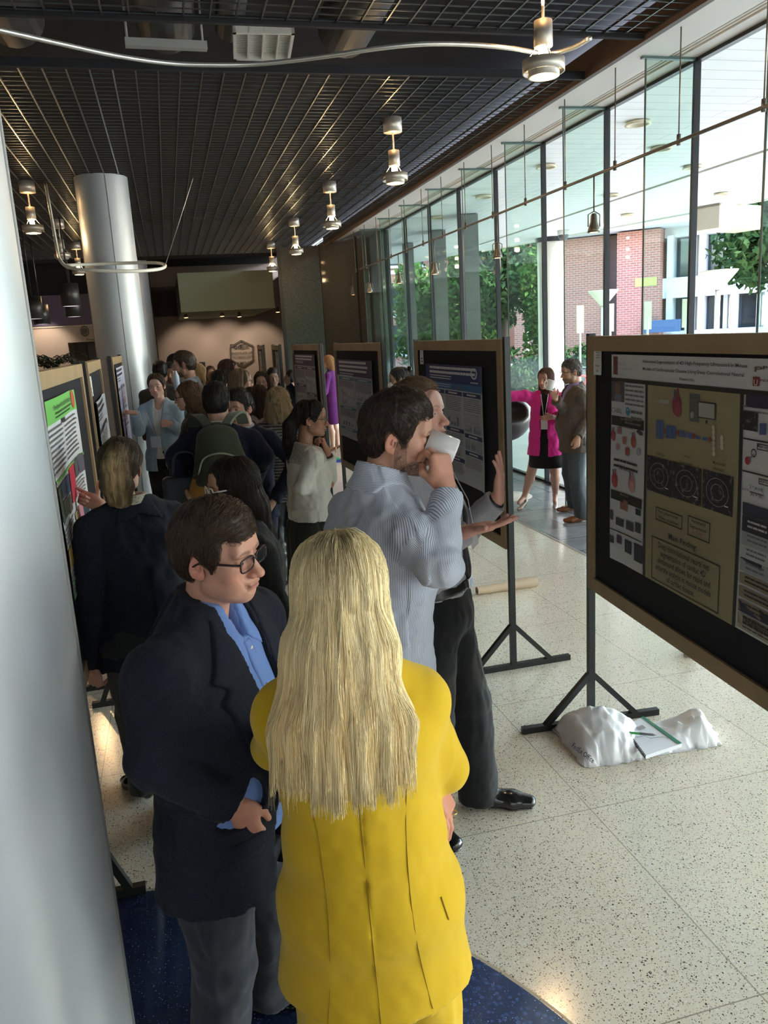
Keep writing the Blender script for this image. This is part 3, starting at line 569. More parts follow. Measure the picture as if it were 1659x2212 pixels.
def generic(P, seed, hdr, hc, sub=None, cols=3, bar=(.03, .05, .14), body=(.10, .10, .12), fig=None, titles=2, vh=.13):
    r = np.random.default_rng(seed)
    P.rect(0, 0, 1, vh, hdr, 1); tw = (.7, .7, .75) if sum(hdr) < 1.2 else INK
    for k in range(titles): P.lines(.06, .018+k*vh*.25, .9, 1, vh*.25, tw, .55, seed+k)
    P.lines(.06, .018+titles*vh*.25, .5, 2, vh*.13, tw, .4, seed+9)
    if sub: P.rect(0, vh, 1, vh+.055, sub, 1); P.lines(.05, vh+.012, .5, 2, .018, (.5, .6, .7), .4, seed+4)
    v0 = vh+(.065 if sub else .02); cw = .94/cols
    for c in range(cols):
        u = .03+c*cw; v = v0; first = True
        while v < .93:
            P.rect(u+.008, v, u+cw-.008, v+.035, bar, 2); P.lines(u+cw*.25, v+.009, u+cw*.75, 1, .03, tw if sum(bar) < 1 else INK, .45, seed+c, 4, .05); v += .048
            k = r.integers(3) if not first else 0; first = False
            n = r.integers(4, 9)
            if k != 1 and v < .9: n = min(n, int((.95-v)/.016)); P.lines(u+.012, v, u+cw-.015, n, .016, body, .42, seed+c*7+int(v*99)); v += n*.016+.012
            if v > .84: break
            for rr_ in range(r.integers(1, 3)):
                if v > .8: break
                m = r.integers(1, 4); fw = (cw-.03)/m; fh = r.uniform(.07, .12)
                for i in range(m):
                    col = fig[r.integers(len(fig))] if fig else (.5, .5, .54)
                    P.rect(u+.012+i*fw, v, u+.012+i*fw+fw*.88, v+fh, col, 2)
                    if r.random() < .6:
                        for q in range(4): P.rect(u+.012+i*fw+fw*(.12+q*.18), v+fh*(.9-r.uniform(.2, .7)), u+.012+i*fw+fw*(.22+q*.18), v+fh*.9, (.15, .17, .25), 3)
                    else: P.frame(u+.012+i*fw, v, u+.012+i*fw+fw*.88, v+fh, (.2, .2, .22), .002)
                v += fh+.012
def tagcard(p, U, label, words=False):
    P = Poster(p, U, .075, .115, (.72, .72, .72), .001)
    P.lines(.3, .12, .75, 3, .10, (.25, .25, .25), .3, 3); (P.text('Poster', .22, .68, .75, .08, INK), P.text('#35', .35, .88, .62, .08, INK)) if words else P.lines(.25, .6, .8, 2, .18, INK, .4, 5)
    o = P.b.build('number_card', P.mats); tag(o, label, 'card', 'poster number cards'); return o
SOFT = (-1, 1)
# right hand row (posters face the camera's left)
RB = [((1.885, 3.40), (1.724, 1.36)), ((1.80, 4.15), (1.80, 5.86)), ((1.64, 6.19), (1.60, 7.90)), ((1.56, 8.45), (1.52, 10.17)), ((1.485, 11.1), (1.56, 12.5)), ((1.50, 13.2), (1.535, 14.3))]
lab = ['nearest poster board at the right with the wide khaki poster, cut by the picture edge', 'poster board carrying the blue headed poster behind the presenter', 'third poster board from the camera in the right row, left of the glass wall corner', 'fourth poster board of the right row, left of the woman in purple', 'fifth poster board of the right row, narrow, in front of the granite', 'farthest poster board of the right row, a thin sliver before the beige wall']
for (a, c), l in zip(RB, lab): tag(board(a, c, 1), l, 'poster board', 'poster boards')
LB = [((-.47, 2.80), (-.47, 4.58)), ((-.47, 4.82), (-.52, 6.45)), ((-.50, 7.45), (-.50, 9.05))]
lab = ['nearest poster board at the left, with the green headed poster', 'second poster board from the near column, with a black and white poster', 'third board of the left row in front of the silver column']
for (a, c), l, ft in zip(LB, lab, (.17, .3, .3)): tag(board(a, c, 1, ft=ft), l, 'poster board', 'poster boards')
# --- the khaki poster
XR = 1.885-.018
UB = unit_ = np.array([-.14, -1.78, 0])/math.hypot(.14, 1.78); NB = np.array([-UB[1]*-1, UB[0]*-1, 0])*-1; PB = np.array([1.885, 3.40, 0])
if NB[0] > 0: NB = -NB
PB = PB+NB*.018
def z6(a, b):
    px, py = 1240+a/3.95, 700+b/3.95; d = cF + cR*(px-IW/2)/FPX - cU*(py-IH/2)/FPX; return cC+d*((PB+NB*.004-cC)@NB)/(d@NB)
TL = z6(335, 258); zb = z6(315, 1985)[2]; Wp = 1.52
P = Poster(TL-NB*.004, UB, Wp, TL[2]-zb, (.58, .58, .60), .0025)
def uv(a, b): p = z6(a, b)-TL; return (p@UB)/Wp, -p[2]/P.H
def R(a, b, c, d, col, lay=2): u0, v0 = uv(a, b); u1, v1 = uv(c, d); P.rect(u0, v0, u1, v1, col, lay)
def T(t, a, b, c, d, col=INK, k=.72, lay=5):   # text in the box a,b - c,d
    u0, v0 = uv(a, b); u1, v1 = uv(c, d); _, vb = uv(a, b+1); P.text(t, u0, max(v0, v1), u1, abs(v1-v0) if 0 else k*.03, col, lay)
def TX(t, a0, a1, b, hpx, col=INK, lay=5):      # baseline left at (a0,b); height in zoom pixels
    u0, v0 = uv(a0, b); u1, _ = uv(a1, b); _, vt = uv(a0, b-hpx); P.text(t, u0, v0, u1, v0-vt, col, lay)
vH = uv(335, 455)[1]
P.rect(0, vH, 1, vH+.018, (.02, .02, .02), 2)
um0 = uv(636, 600)[0]; um1 = uv(1425, 700)[0]
P.rect(um0, vH+.018, um1, 1, (.31, .26, .15), 1)
P.rect(um0-.012, vH, um0, 1, (.02, .02, .02), 2); P.rect(um1, vH, um1+.012, 1, (.02, .02, .02), 2)
TX('Automated Segmentation of 4D High-Frequency Ultrasound in Mouse', 600, 1500, 328, 26); TX('Models of Cardiovascular Disease Using Deep Convolutional Neural', 603, 1470, 392, 26); TX('Networks', 920, 1045, 478, 26)
TX('Applied', 388, 455, 345, 22, (.45, .45, .47)); TX('Cardiovascular', 388, 520, 385, 20, (.45, .45, .47)); TX('Biology', 388, 450, 435, 20, (.45, .45, .47)); R(352, 275, 382, 430, (.18, .05, .06))
TX('P', 1555, 1625, 405, 45, (.16, .08, .06), 4); TX('PU', 1632, 1720, 385, 30); R(1540, 448, 1592, 530, (.22, .03, .04), 3); TX('U', 1550, 1582, 520, 50, (.75, .72, .7)); TX('INDIANA', 1602, 1760, 488, 22, (.15, .03, .04))
# left column
R(338, 482, 434, 668, (.09, .08, .09)); P.disc(*uv(385, 545), .016, (.20, .12, .09), 4); R(362, 590, 412, 665, (.16, .18, .24), 3)
u0, v0 = uv(445, 515); u1 = uv(620, 560)[0]; P.lines(u0, v0, u1, 5, .021, (.16, .16, .17), .4, 5, 3, .1); P.lines(u0, v0+.15, u1-.02, 2, .021, (.16, .16, .17), .4, 6)
TX('CVIRL', 342, 420, 748, 42, (.2, .2, .2)); P.ringe(*uv(466, 745), .012, .018, (.03, .2, .3), .35); P.disc(*uv(470, 760), .008, (.05, .3, .4), 4); u0, v0 = uv(495, 735); P.lines(u0, v0, uv(600, 735)[0], 2, .028, (.15, .15, .16), .45, 8)
def hdr(t, a, b, c, d, a0, a1, bb, h): u0, v0 = uv(a, b); P.rect(u0, v0, uv(c, b)[0], v0+.045, (.02, .02, .02), 2); TX(t, a0, a1, bb, h, (.30, .24, .15))
hdr('Background', 338, 775, 604, 822, 412, 510, 815, 20); hdr('Methods', 338, 1405, 588, 1462, 410, 480, 1455, 22)
def heart(a, b, s_, col=(.32, .05, .05)): 
    u, v = uv(a, b); P.disc(u, v, .012*s_, col, 3, .026*s_); P.disc(u+.004*s_, v+.010*s_, .009*s_, tuple(min(1, x*1.3) for x in col), 4, .018*s_); P.rect(u-.008*s_, v-.036*s_, u-.003*s_, v-.015*s_, (.08, .12, .3), 3); P.rect(u+.0, v-.040*s_, u+.005*s_, v-.015*s_, col, 3)
TX('Myocardial Infarction', 398, 515, 875, 17); P.frame(*uv(392, 835), *uv(518, 885), INK, .002)
heart(352, 945, 1); P.disc(*uv(397, 905), .010, (.4, .12, .12), 3); P.disc(*uv(437, 990), .011, (.45, .15, .10), 3); P.disc(*uv(463, 1085), .012, (.40, .06, .04), 3); heart(514, 1000, 1.1, (.35, .09, .05)); P.disc(*uv(385, 1045), .010, (.45, .25, .27), 3); P.disc(*uv(557, 1090), .011, (.38, .33, .42), 3)
for (a, b, c, d) in ((378, 872, 416, 940), (420, 958, 456, 1028), (446, 1050, 484, 1128)): P.frame(*uv(a, b), *uv(c, d), (.2, .2, .2), .0015)
P.poly([uv(538, 915), uv(560, 895), uv(595, 925), uv(598, 950), uv(570, 950)], (.05, .06, .06), 3)
R(342, 1125, 578, 1195, (.24, .19, .11)); u0, v0 = uv(360, 1140); P.lines(u0, v0, uv(565, 1140)[0], 2, .028, INK, .4, 31, 4, .05)
TX('Cardiac Hypertrophy', 395, 495, 1232, 16); P.frame(*uv(388, 1200), *uv(507, 1245), INK, .002)
heart(365, 1325, 1.35, (.38, .06, .07)); heart(500, 1360, 1.5, (.5, .24, .23))
for (a, b, c, d, col) in ((408, 1487, 470, 1600, (.30, .12, .10)), (335, 1575, 356, 1670, (.07, .05, .08)), (376, 1640, 436, 1735, (.06, .06, .08)), (458, 1670, 520, 1775, (.07, .07, .08)), (538, 1570, 580, 1640, (.03, .03, .06)), (535, 1685, 580, 1790, (.04, .04, .06)), (330, 1790, 360, 1870, (.05, .05, .07)), (382, 1790, 418, 1880, (.07, .03, .10)), (446, 1830, 502, 1970, (.03, .03, .05)), (525, 1862, 592, 2050, (.03, .03, .04))): R(a, b, c, d, col, 3)
P.rect(*uv(330, 1730), uv(590, 1760)[0], uv(330, 1730)[1]+.006, INK, 3)
# centre
heart(887, 690, 1.7, (.22, .03, .05)); R(740, 640, 820, 685, (.38, .38, .38), 3); R(700, 655, 742, 668, (.45, .3, .2), 3)
R(1000, 590, 1075, 840, (.11, .11, .11), 3); R(1010, 622, 1070, 632, (.02, .02, .02), 4); R(1010, 645, 1070, 652, (.02, .02, .02), 4); P.disc(*uv(1020, 775), .008, (.3, .3, .3), 4)
R(1072, 655, 1220, 820, (.07, .07, .06), 4); R(1082, 668, 1212, 808, (.40, .39, .35), 5); R(1135, 820, 1150, 850, (.06, .06, .06), 4); R(1112, 850, 1175, 862, (.06, .06, .06), 4)
for (a, b, c, d) in ((711, 815, 720, 975), (728, 818, 743, 980), (750, 822, 770, 985), (796, 860, 816, 975), (820, 862, 842, 978), (848, 866, 876, 982), (906, 905, 930, 965), (942, 915, 968, 970), (980, 925, 1016, 980), (1048, 950, 1088, 985), (1106, 962, 1148, 997)): R(a, b, c, d, (.07, .13, .32), 3)
for (a, b) in ((780, 908), (890, 930), (1032, 958), (1166, 985)): P.disc(*uv(a, b), .006, (.3, .06, .04), 3)
r = np.random.default_rng(3); L_ = [uv(1200, b) for b in (885, 925, 970, 1015, 1060, 1105)]; Rr = [uv(1270, b) for b in (970, 1010, 1050)]
for p in L_: P.disc(*p, .006, (.55, .52, .4), 4)
for p in Rr: P.disc(*p, .006, (.55, .52, .4), 4)
for p in L_:
    for q in Rr: P.poly([p, (p[0], p[1]+.003), (q[0], q[1]+.003), q], (.35, .28, .2), 3)
TX('Wild Type', 712, 785, 1110, 24, (.06, .05, .03)); TX('Cardiac', 942, 1003, 1130, 24, (.06, .05, .03)); TX('Hypertrophy', 915, 1020, 1185, 24, (.06, .05, .03)); TX('Myocardial', 1193, 1300, 1188, 26, (.06, .05, .03)); TX('Infarction', 1197, 1290, 1238, 26, (.06, .05, .03))
us = mat('ultrasound', (.02, .018, .022), .6, noise=(55, (.26, .24, .24), .56, .8))
for (a, b, c, d) in ((636, 1115, 838, 1482), (850, 1170, 1083, 1560), (1105, 1235, 1350, 1650)):
    R(a, b, c, d, us, 3); u0, v0 = uv(a, b); u1, v1 = uv(c, d); P.ringe((u0+u1)/2, (v0+v1)/2, (u1-u0)*.37, (v1-v0)*.36, (.45, .33, .33), .035, 4); P.ringe((u0+u1)/2, (v0+v1)/2, (u1-u0)*.21, (v1-v0)*.21, (.45, .33, .33), .05, 4)
    P.rect(u1-.03, v1-.035, u1-.015, v1-.031, (.8, .8, .8), 4)
u0, v0 = uv(708, 1552); P.frame(u0, v0, uv(932, 1600)[0], uv(706, 1665)[1], (.03, .03, .02), .0028); TX('Red- ground truth', 735, 900, 1603, 26); TX('White- prediction', 733, 905, 1652, 26)
u0, v0 = uv(978, 1628); P.frame(u0, v0, uv(1165, 1650)[0], uv(975, 1798)[1], (.03, .03, .02), .0028); TX('Automated', 1012, 1130, 1684, 26); TX('Segmentation', 997, 1140, 1728, 26); TX('<2 min', 1045, 1105, 1782, 24, (.3, .08, .05))
TX('Main Finding:', 820, 1058, 1830, 48)
u0, v0 = uv(675, 1800); va, vb = uv(733, 1902)[1], uv(708, 2082)[1]; P.frame(u0, v0, uv(1250, 2050)[0], va+4.6*(vb-va)/3, (.03, .03, .02), .003)
for k, (t, a, b) in enumerate((('Deep convolutional neural net', 733, 1165), ('segmentation of cardiac 4D', 750, 1135), ('ultrasound allows for rapid and', 726, 1175), ('accurate analysis in mouse models', 710, 1180), ('of cardiac disease.', 805, 1040))): P.text(t, uv(a, 1900+60*k)[0], va+k*(vb-va)/3, uv(b, 2000+60*k)[0], .026, INK, 5)
# right column
for (t, b, h) in (('Data', 590, 60), ('Results', 1500, 62), ('Conclusions', 1968, 62), ('Acknowledgments', 2330, 55)):
    u0, v0 = uv(1450 if b < 700 else 1390, b); P.rect(um1+.02, v0, .985, v0+.045, (.03, .03, .06), 3); P.text(t, um1+.02+.14, v0+.033, um1+.02+.14+.012*len(t), .017, (.4, .4, .42))
R(1450, 735, 1572, 920, us, 3); u0, v0 = uv(1452, 690); P.lines(u0, v0, u0+.09, 2, .016, (.2, .2, .2), .4, 12)
for k in range(4): u0, v0 = uv(1592+k*14, 845); P.rect(u0, v0, u0+.006, v0+.04, (.08, .1, .25), 3)
for b in (965, 1243): u0, v0 = uv(1445, b); P.rect(um1+.015, v0, .985, v0+.006, INK, 3)
TX('Mean Segmentation', 1578, 1760, 1050, 30); P.frame(*uv(1568, 1015), 1.0-.02, uv(1568, 1070)[1], INK, .002); P.disc(*uv(1483, 1165), .009, (.4, .03, .05), 3); P.ringe(*uv(1538, 1100), .009, .015, INK, .3)
u0, v0 = uv(1483, 1160); u1, v1 = uv(1535, 1105); P.poly([(u0, v0), (u0+.003, v0+.004), (u1+.003, v1+.004), (u1, v1)], (.2, .2, .2), 3)
TX('Dice Score', 1585, 1700, 1345, 30); P.frame(*uv(1578, 1312), .98, uv(1578, 1365)[1], INK, .002); TX('Dice =', 1430, 1495, 1408, 24, (.2, .2, .2)); TX('2 * |A n B|', 1505, 1620, 1400, 28, (.12, .12, .12)); TX('|A| + |B|', 1510, 1610, 1460, 28, (.12, .12, .12)); u0, v0 = uv(1500, 1425); P.rect(u0, v0, uv(1620, 1425)[0], v0+.003, INK, 3)
u0, v0 = uv(1385, 1605); v1 = uv(1385, 1930)[1]; P.rect(um1+.02, v0, .98, v0+.06, (.03, .03, .05), 3)
for k in range(3): P.rect(um1+.02, v0+.06+k*.05, .98, v0+.11+k*.05, (.33, .34, .35) if k % 2 == 0 else (.45, .46, .47), 3)
for k in range(4):
    for j in range(3): P.lines(um1+.04+j*.11, v0+.015+k*.052, um1+.11+j*.11, 2, .018, (.5, .5, .5) if k == 0 else (.15, .15, .16), .4, k*3+j, 4)
for k in range(4): vv = uv(1367, 2086)[1]+k*.052; P.rect(um1+.02, vv, .985, vv+.042, (.26, .20, .14), 3); P.lines(um1+.04, vv+.008, .96, 2, .016, INK, .4, 50+k, 4)
P.rect(um1+.02, .93, .985, .99, (.36, .33, .25), 3); P.lines(um1+.04, .935, .96, 4, .013, INK, .4, 61, 4)
P.build('wide research poster with a khaki centre panel reading Main Finding, at the right edge', 'research posters')
tagcard(z6(172, 212)-NB*.004, UB, 'small white number card at the corner of the nearest right board', True)
# --- blue headed poster
def on(px, py, x): return at(px, py, x=x)
xm = 1.80-.018; a_ = on(925, 785, xm); c_ = on(1046, 782, xm); zb = on(1050, 1064, xm)[2]
P = Poster((xm, a_[1], a_[2]), (0, -1, 0), a_[1]-c_[1], a_[2]-zb, (.50, .51, .56))
generic(P, 11, (.015, .03, .16), 0, (.03, .14, .32), 3, (.015, .03, .13), (.2, .2, .23), [(.44, .44, .5), (.4, .41, .47), (.36, .37, .44)], 2, .155)
P.ringe(.86, .06, .05, .045, (.6, .65, .75), .3, 4); P.lines(.80, .128, .93, 1, .02, (.6, .65, .75), .5, 77); P.rect(.60, .165, .63, .20, (.25, .1, .1), 3)
P.build('tall research poster with a dark blue header and round crest, behind the presenter', 'research posters')
tagcard((xm, on(908, 752, xm)[1], on(908, 752, xm)[2]), (0, -1, 0), 'small white number card at the corner of the blue poster board')
# --- far right row posters
def rowposter(i, tl, tr, bl, sheet, seed, hdrc, label, **k):
    a, c = RB[i]; xx = a[0]-.018; p = on(*tl, xx); q = on(*tr, xx); z = on(*bl, xx)[2]; dd = np.array([a[0]-c[0], a[1]-c[1], 0]); dd /= np.linalg.norm(dd)
    n = np.array([-dd[1]*-1, dd[0]*-1, 0]); n = np.array([dd[1], -dd[0], 0])
    tt = (p[1]-c[1])/(a[1]-c[1]) ; base = np.array([c[0]+(a[0]-c[0])*tt, p[1], p[2]])
    base = base-np.array([.019, 0, 0])
    P = Poster(base, dd, p[1]-q[1], p[2]-z, sheet); generic(P, seed, hdrc, 0, **k); P.build(label, 'research posters')
    tagcard(base+np.array([0, .14, .10]), dd, 'small white number card at the corner of %s' % ['', '', 'the third board of the right row', 'the fourth board of the right row'][i]) if i in (2, 3) else None
rowposter(2, (738, 775), (808, 776), (754, 941), (.42, .42, .48), 21, (.06, .04, .12), 'grey and purple research poster on the third board of the right row', cols=2, bar=(.10, .22, .32), titles=3, vh=.2)
rowposter(3, (643, 764), (683, 764), (655, 905), (.40, .38, .43), 22, (.07, .04, .10), 'grey poster with a purple header on the fourth board of the right row', cols=2, bar=(.08, .05, .16), vh=.16)
rowposter(4, (593, 760), (603, 760), (597, 825), (.5, .48, .5), 23, (.5, .48, .5), 'narrow white poster on the fifth board of the right row', cols=2, bar=(.35, .1, .1), vh=.1)
rowposter(5, (559, 758), (566, 758), (562, 810), (.55, .55, .6), 24, (.55, .55, .6), 'sliver of a white poster with a red mark on the farthest board', cols=1, bar=(.4, .1, .1), vh=.1)
# --- left row posters
xl = -.47+.018; p = at(151, 842, x=xl); q = at(175, 1255, x=xl); ynear = 3.0
P = Poster((xl, ynear, p[2]), (0, 1, 0), p[1]-ynear, p[2]-at(148, 1297, x=xl)[2]+.02, (.60, .60, .62))
W_ = P.W; gr = (.16, .48, .10)
def ul(px, py): s_ = at(px, py, x=xl); return (s_[1]-ynear)/W_, (P.TL[2]-s_[2])/P.H
vg = ul(155, 885)[1]; P.rect(0, 0, 1, vg, gr, 1)
P.text('of Tissue-Engineered Vascular Grafts: First Preclinical Study', .22, vg*.48, .88, vg*.22, INK); P.lines(.28, vg*.60, .9, 1, vg*.16, (.03, .08, .02), .6, 3); P.lines(.28, vg*.78, .88, 1, vg*.14, (.03, .08, .02), .5, 4)
P.disc(.95, vg*.45, .028, (.45, .08, .04), 3, .055)
va = ul(163, 950)[1]; P.lines(.02, vg+.02, .47, 9, .026, (.12, .12, .13), .4, 5); P.lines(.53, vg+.02, .98, 9, .026, (.12, .12, .13), .4, 6); P.rect(.44, vg+.0, .56, vg+.025, (.03, .03, .03), 4)
P.rect(0, vg+.27, 1, vg+.285, gr, 3); P.rect(.495, vg+.03, .5, vg+.27, (.2, .2, .2), 3)
for (a, b, c, d, col) in ((.02, .42, .16, .60, (.05, .07, .05)), (.17, .42, .33, .50, (.06, .09, .15)), (.17, .51, .33, .60, (.12, .13, .10)), (.34, .42, .47, .52, (.05, .08, .18)), (.34, .53, .47, .62, (.10, .08, .06)), (.50, .40, .70, .60, (.55, .03, .07)), (.72, .39, .85, .50, (.08, .08, .09)), (.86, .39, .99, .50, (.10, .09, .12)), (.02, .74, .2, .84, (.35, .22, .06)), (.22, .74, .42, .84, (.12, .02, .07)), (.52, .66, .66, .76, (.40, .28, .16)), (.67, .66, .83, .76, (.60, .25, .32)), (.84, .66, .98, .76, (.03, .05, .07))): P.rect(a, b, c, d, col, 3)
P.lines(.72, .52, .98, 5, .022, (.12, .12, .13), .4, 7); P.lines(.02, .64, .47, 4, .022, (.12, .12, .13), .4, 8); P.lines(.52, .78, .98, 6, .02, (.12, .12, .13), .4, 9); P.lines(.02, .86, .47, 3, .02, (.12, .12, .13), .4, 10)
P.rect(0, .91, 1, .922, gr, 3); P.rect(.0, .985, 1, 1, gr, 3); P.rect(.5, .92, .507, .985, gr, 3); P.lines(.02, .93, .48, 3, .018, (.12, .12, .13), .4, 12); P.lines(.53, .93, .97, 3, .018, (.12, .12, .13), .4, 13)
for k in range(10): P.disc(.55+.045*k, .56+.02*(k % 3), .006, (.75, .3, .3), 4)
P.build('research poster with a bright green header, on the nearest left board', 'research posters')
P = Poster((-.47+.018-.004, 5.02, 1.70), (-.05/1.63, 1, 0), 1.15, .95, (.55, .57, .62)); generic(P, 31, (.5, .52, .57), 0, None, 3, (.08, .09, .14), (.15, .16, .2), [(.18, .18, .22), (.3, .3, .36), (.1, .11, .14)], 2, .16)
P.rect(.02, .03, .08, .10, (.35, .06, .06), 4); P.build('black and white poster with a small red mark, on the second left board', 'research posters')
tagcard((-.47+.018, 4.93, 1.86), (0, 1, 0), 'small white number card on the second board of the left row')
P = Poster((-.50+.018, 7.62, 1.84), (0, 1, 0), 1.25, 1.0, (.60, .62, .78)); generic(P, 32, (.55, .57, .74), 0, None, 3, (.3, .3, .45), (.3, .3, .42), [(.5, .3, .32), (.4, .42, .6)], 2, .16)
P.build('pale lilac poster on the third left board, beside the woman in light blue', 'research posters')
tagcard((-.50+.018, 7.52, 1.88), (0, 1, 0), 'small white number card on the third board of the left row')
# ------------------------------------------------------------------ things on the floor
paper = mat('kraft_paper', (.56, .43, .30), .6, bump=(14, .5, .01))
p, q = at(1030, 1276, z=.035), at(1157, 1256, z=.035); n = 10; pts = [p+(q-p)*t for t in np.linspace(0, 1, n)]
b = MB(); b.tube(pts, [.030, .034, .036, .034, .038, .040, .038, .042, .044, .045], 12, caps=False); b.tube([p+(q-p)*t for t in (1, .96)], [.045, .02], 12)
tag(b.build('paper_roll', paper), 'crumpled brown kraft paper roll on the floor behind the presenter', 'paper roll')
# plastic bag: crumpled sheet draped, built as a closed crumpled shell
bagm = mat('white_plastic', (.80, .81, .84), .28, spec=.6)
def crumple(name, outline, hfun, nu, nv, m, seed, amp):
    r = np.random.default_rng(seed); V = []
    g = r.normal(size=(nu+1, nv+1))
    for i in range(nu+1):
        for j in range(nv+1):
            u, v = i/nu, j/nv; p = outline(u, v); e_ = min(u, 1-u, v, 1-v)
            V.append((p[0]+.006*g[i, j], p[1]+.006*g[i-1, j], max(.004, hfun(u, v)+amp*g[i, j]*(.4+min(1, 5*e_)))))
    F = []
    for i in range(nu):
        for j in range(nv):
            a, b_, c, d_ = i*(nv+1)+j, (i+1)*(nv+1)+j, (i+1)*(nv+1)+j+1, i*(nv+1)+j+1
            F += [(a, b_, c), (a, c, d_)] if (i+j) % 2 else [(a, b_, d_), (b_, c, d_)]
    n0 = len(V); V += [(x, y, .002) for x, y, z in V]; per = [i*(nv+1) for i in range(nu+1)]+[nu*(nv+1)+j for j in range(1, nv+1)]+[i*(nv+1)+nv for i in range(nu-1, -1, -1)]+[j for j in range(nv-1, 0, -1)]
    F += [(per[k], per[(k+1) % len(per)], n0+per[(k+1) % len(per)], n0+per[k]) for k in range(len(per))]
    b = MB(); b.add(V, F, 0, True); o = b.build(name, m); md = o.modifiers.new('s', 'SUBSURF'); md.levels = md.render_levels = 1; return o
def lerp4(A, B, C_, D): return lambda u, v: (1-u)*(1-v)*A+u*(1-v)*B+u*v*C_+(1-u)*v*D
G = lambda px, py: at(px, py, z=0.01)
e = empty('plastic_bag', (0, 0, 0))
o1 = crumple('bag_mouth', lerp4(G(1188, 1568), G(1395, 1585), G(1385, 1640), G(1262, 1655)), lambda u, v: (.12*math.sin(math.pi*u)*(1-v*.6)+.05+.05*(1-v)*(1-u))*min(1, 7*min(u+.02, 1-u, v+.01, 1-v)), 16, 9, bagm, 4, .007)
o2 = crumple('bag_body', lerp4(G(1300, 1578), G(1530, 1560), G(1560, 1608), G(1395, 1632)), lambda u, v: (.045+.13*u*u*math.sin(math.pi*(.15+.7*v)))*min(1, 6*min(u+.1, 1-u+.0, v, 1-v)), 18, 9, bagm, 5, .007)
for o in (o1, o2): o.parent = e
tag(e, 'crumpled white plastic bag on the floor at the foot of the nearest right board', 'bag')
pl = Poster((0, 0, 0), (1, 0, 0), 1, 1)
pa, pb = at(1232, 1612, z=.085), at(1278, 1648, z=.035)
V, F = text2d('FedEx Office'); w0 = V[:, 0].max(); ax = (pb-pa); up_ = np.array([.03, .035, .025]); up_ = np.cross(ax, [0.2, 1, .3]); up_ = up_/np.linalg.norm(up_)*.028
if up_[2] < 0: up_ = -up_
b = MB(); b.add([pa+ax*x/w0+up_*y/.7+np.array([-.006, -.02, .01]) for x, y in V], F); o = b.build('bag_lettering', mat('bag_ink', (.05, .03, .12), .5), e)
# notepad in clear sleeve + green edge, pen
c0, c1, c2, c3 = at(1348, 1568, z=.07), at(1390, 1548, z=.075), at(1473, 1606, z=.065), at(1395, 1632, z=.065)
e = empty('notepad', (0, 0, 0)); b = MB(); b.add([c0, c1, c2, c3]+[p-np.array([0, 0, .018]) for p in (c0, c1, c2, c3)], [(0, 1, 2, 3), (7, 6, 5, 4), (0, 4, 5, 1), (1, 5, 6, 2), (2, 6, 7, 3), (3, 7, 4, 0)]); b.build('pages', mat('note_paper', (.78, .80, .86), .35), e)
b = MB(); g1 = c1+(c0-c1)*.12; g2 = c2+(c3-c2)*.10; up3 = np.array([0, 0, .003]); b.add([c1+up3, g1+up3, g2+up3, c2+up3], [(0, 1, 2, 3)]); b.build('green_edge', mat('edge_green', (.03, .22, .13), .5), e)
b = MB()
for k in range(22): t = k/21; p = c0+(c3-c0)*t; b.tube([p+[0, 0, .004], p+[-.008, -.003, -.004], p+[0, 0, -.02]], .0018, 4)
b.build('spiral_binding', dark, e)
P2 = MB(); f = lerp4(c0, c1, c2, c3)
for (u, v, s_) in ((.5, .25, .12), ): P2.add([f(u-.12, v-.05)+up3, f(u+.12, v-.05)+up3, f(u+.12, v+.06)+up3, f(u-.12, v+.06)+up3], [(0, 1, 2, 3)])
P2.tube([f(.1, .45)+up3, f(.35, .5)+up3, f(.45, .62)+up3, f(.8, .7)+up3, f(.85, .8)+up3], .0012, 4); P2.build('drawing', mat('pencil_grey', (.35, .32, .32), .6), e)
tag(e, 'spiral notepad with a green edge lying on the plastic bag', 'notepad')
pa, pb = f(.42, .33)+np.array([0, 0, .012]), f(.82, .40)+np.array([0, 0, .012]); pa, pb = at(1352, 1582, z=.085), at(1418, 1588, z=.085)
e = empty('ballpoint_pen', (0, 0, 0)); b = MB(); b.tube([pa, pa+(pb-pa)*.72], .006, 8); b.build('barrel', mat('pen_green', (.04, .35, .08), .3), e); b = MB(); b.tube([pa+(pb-pa)*.45, pa+(pb-pa)*.9, pb], [.0065, .006, .0015], 8); b.build('grip', mat('pen_grey', (.2, .2, .22), .4), e)
tag(e, 'green and grey ballpoint pen lying on the notepad', 'pen')
# white mug on the floor right of the board foot
c = at(1492, 1416, z=0); e = empty('paper_cup', c); b = MB(); b.lathe([(.001, .004), (.04, .0), (.045, .09), (.041, .09), (.037, .01)], n=24); b.build('cup', mat('cup_white', (.75, .72, .66), .4), e); tag(e, 'white cup standing on the floor behind the nearest right board', 'cup')
# books and folder on the floor by the far board
c = at(742, 996, z=0); b = MB(); b.box(-.25, -.1, 0, .25, .1, .03); o = b.build('blue_folder', mat('folder_blue', (.02, .05, .3), .5)); o.location = c; tag(o, 'blue folder on the floor past the woman in the white blouse', 'folder')
c = at(720, 996, z=0); b = MB(); b.box(-.12, -.08, 0, .1, .1, .05); o = b.build('green_packet', mat('packet_green', (.05, .35, .1), .5)); o.location = c; tag(o, 'small green and white packet on the floor beside the blue folder', 'packet')
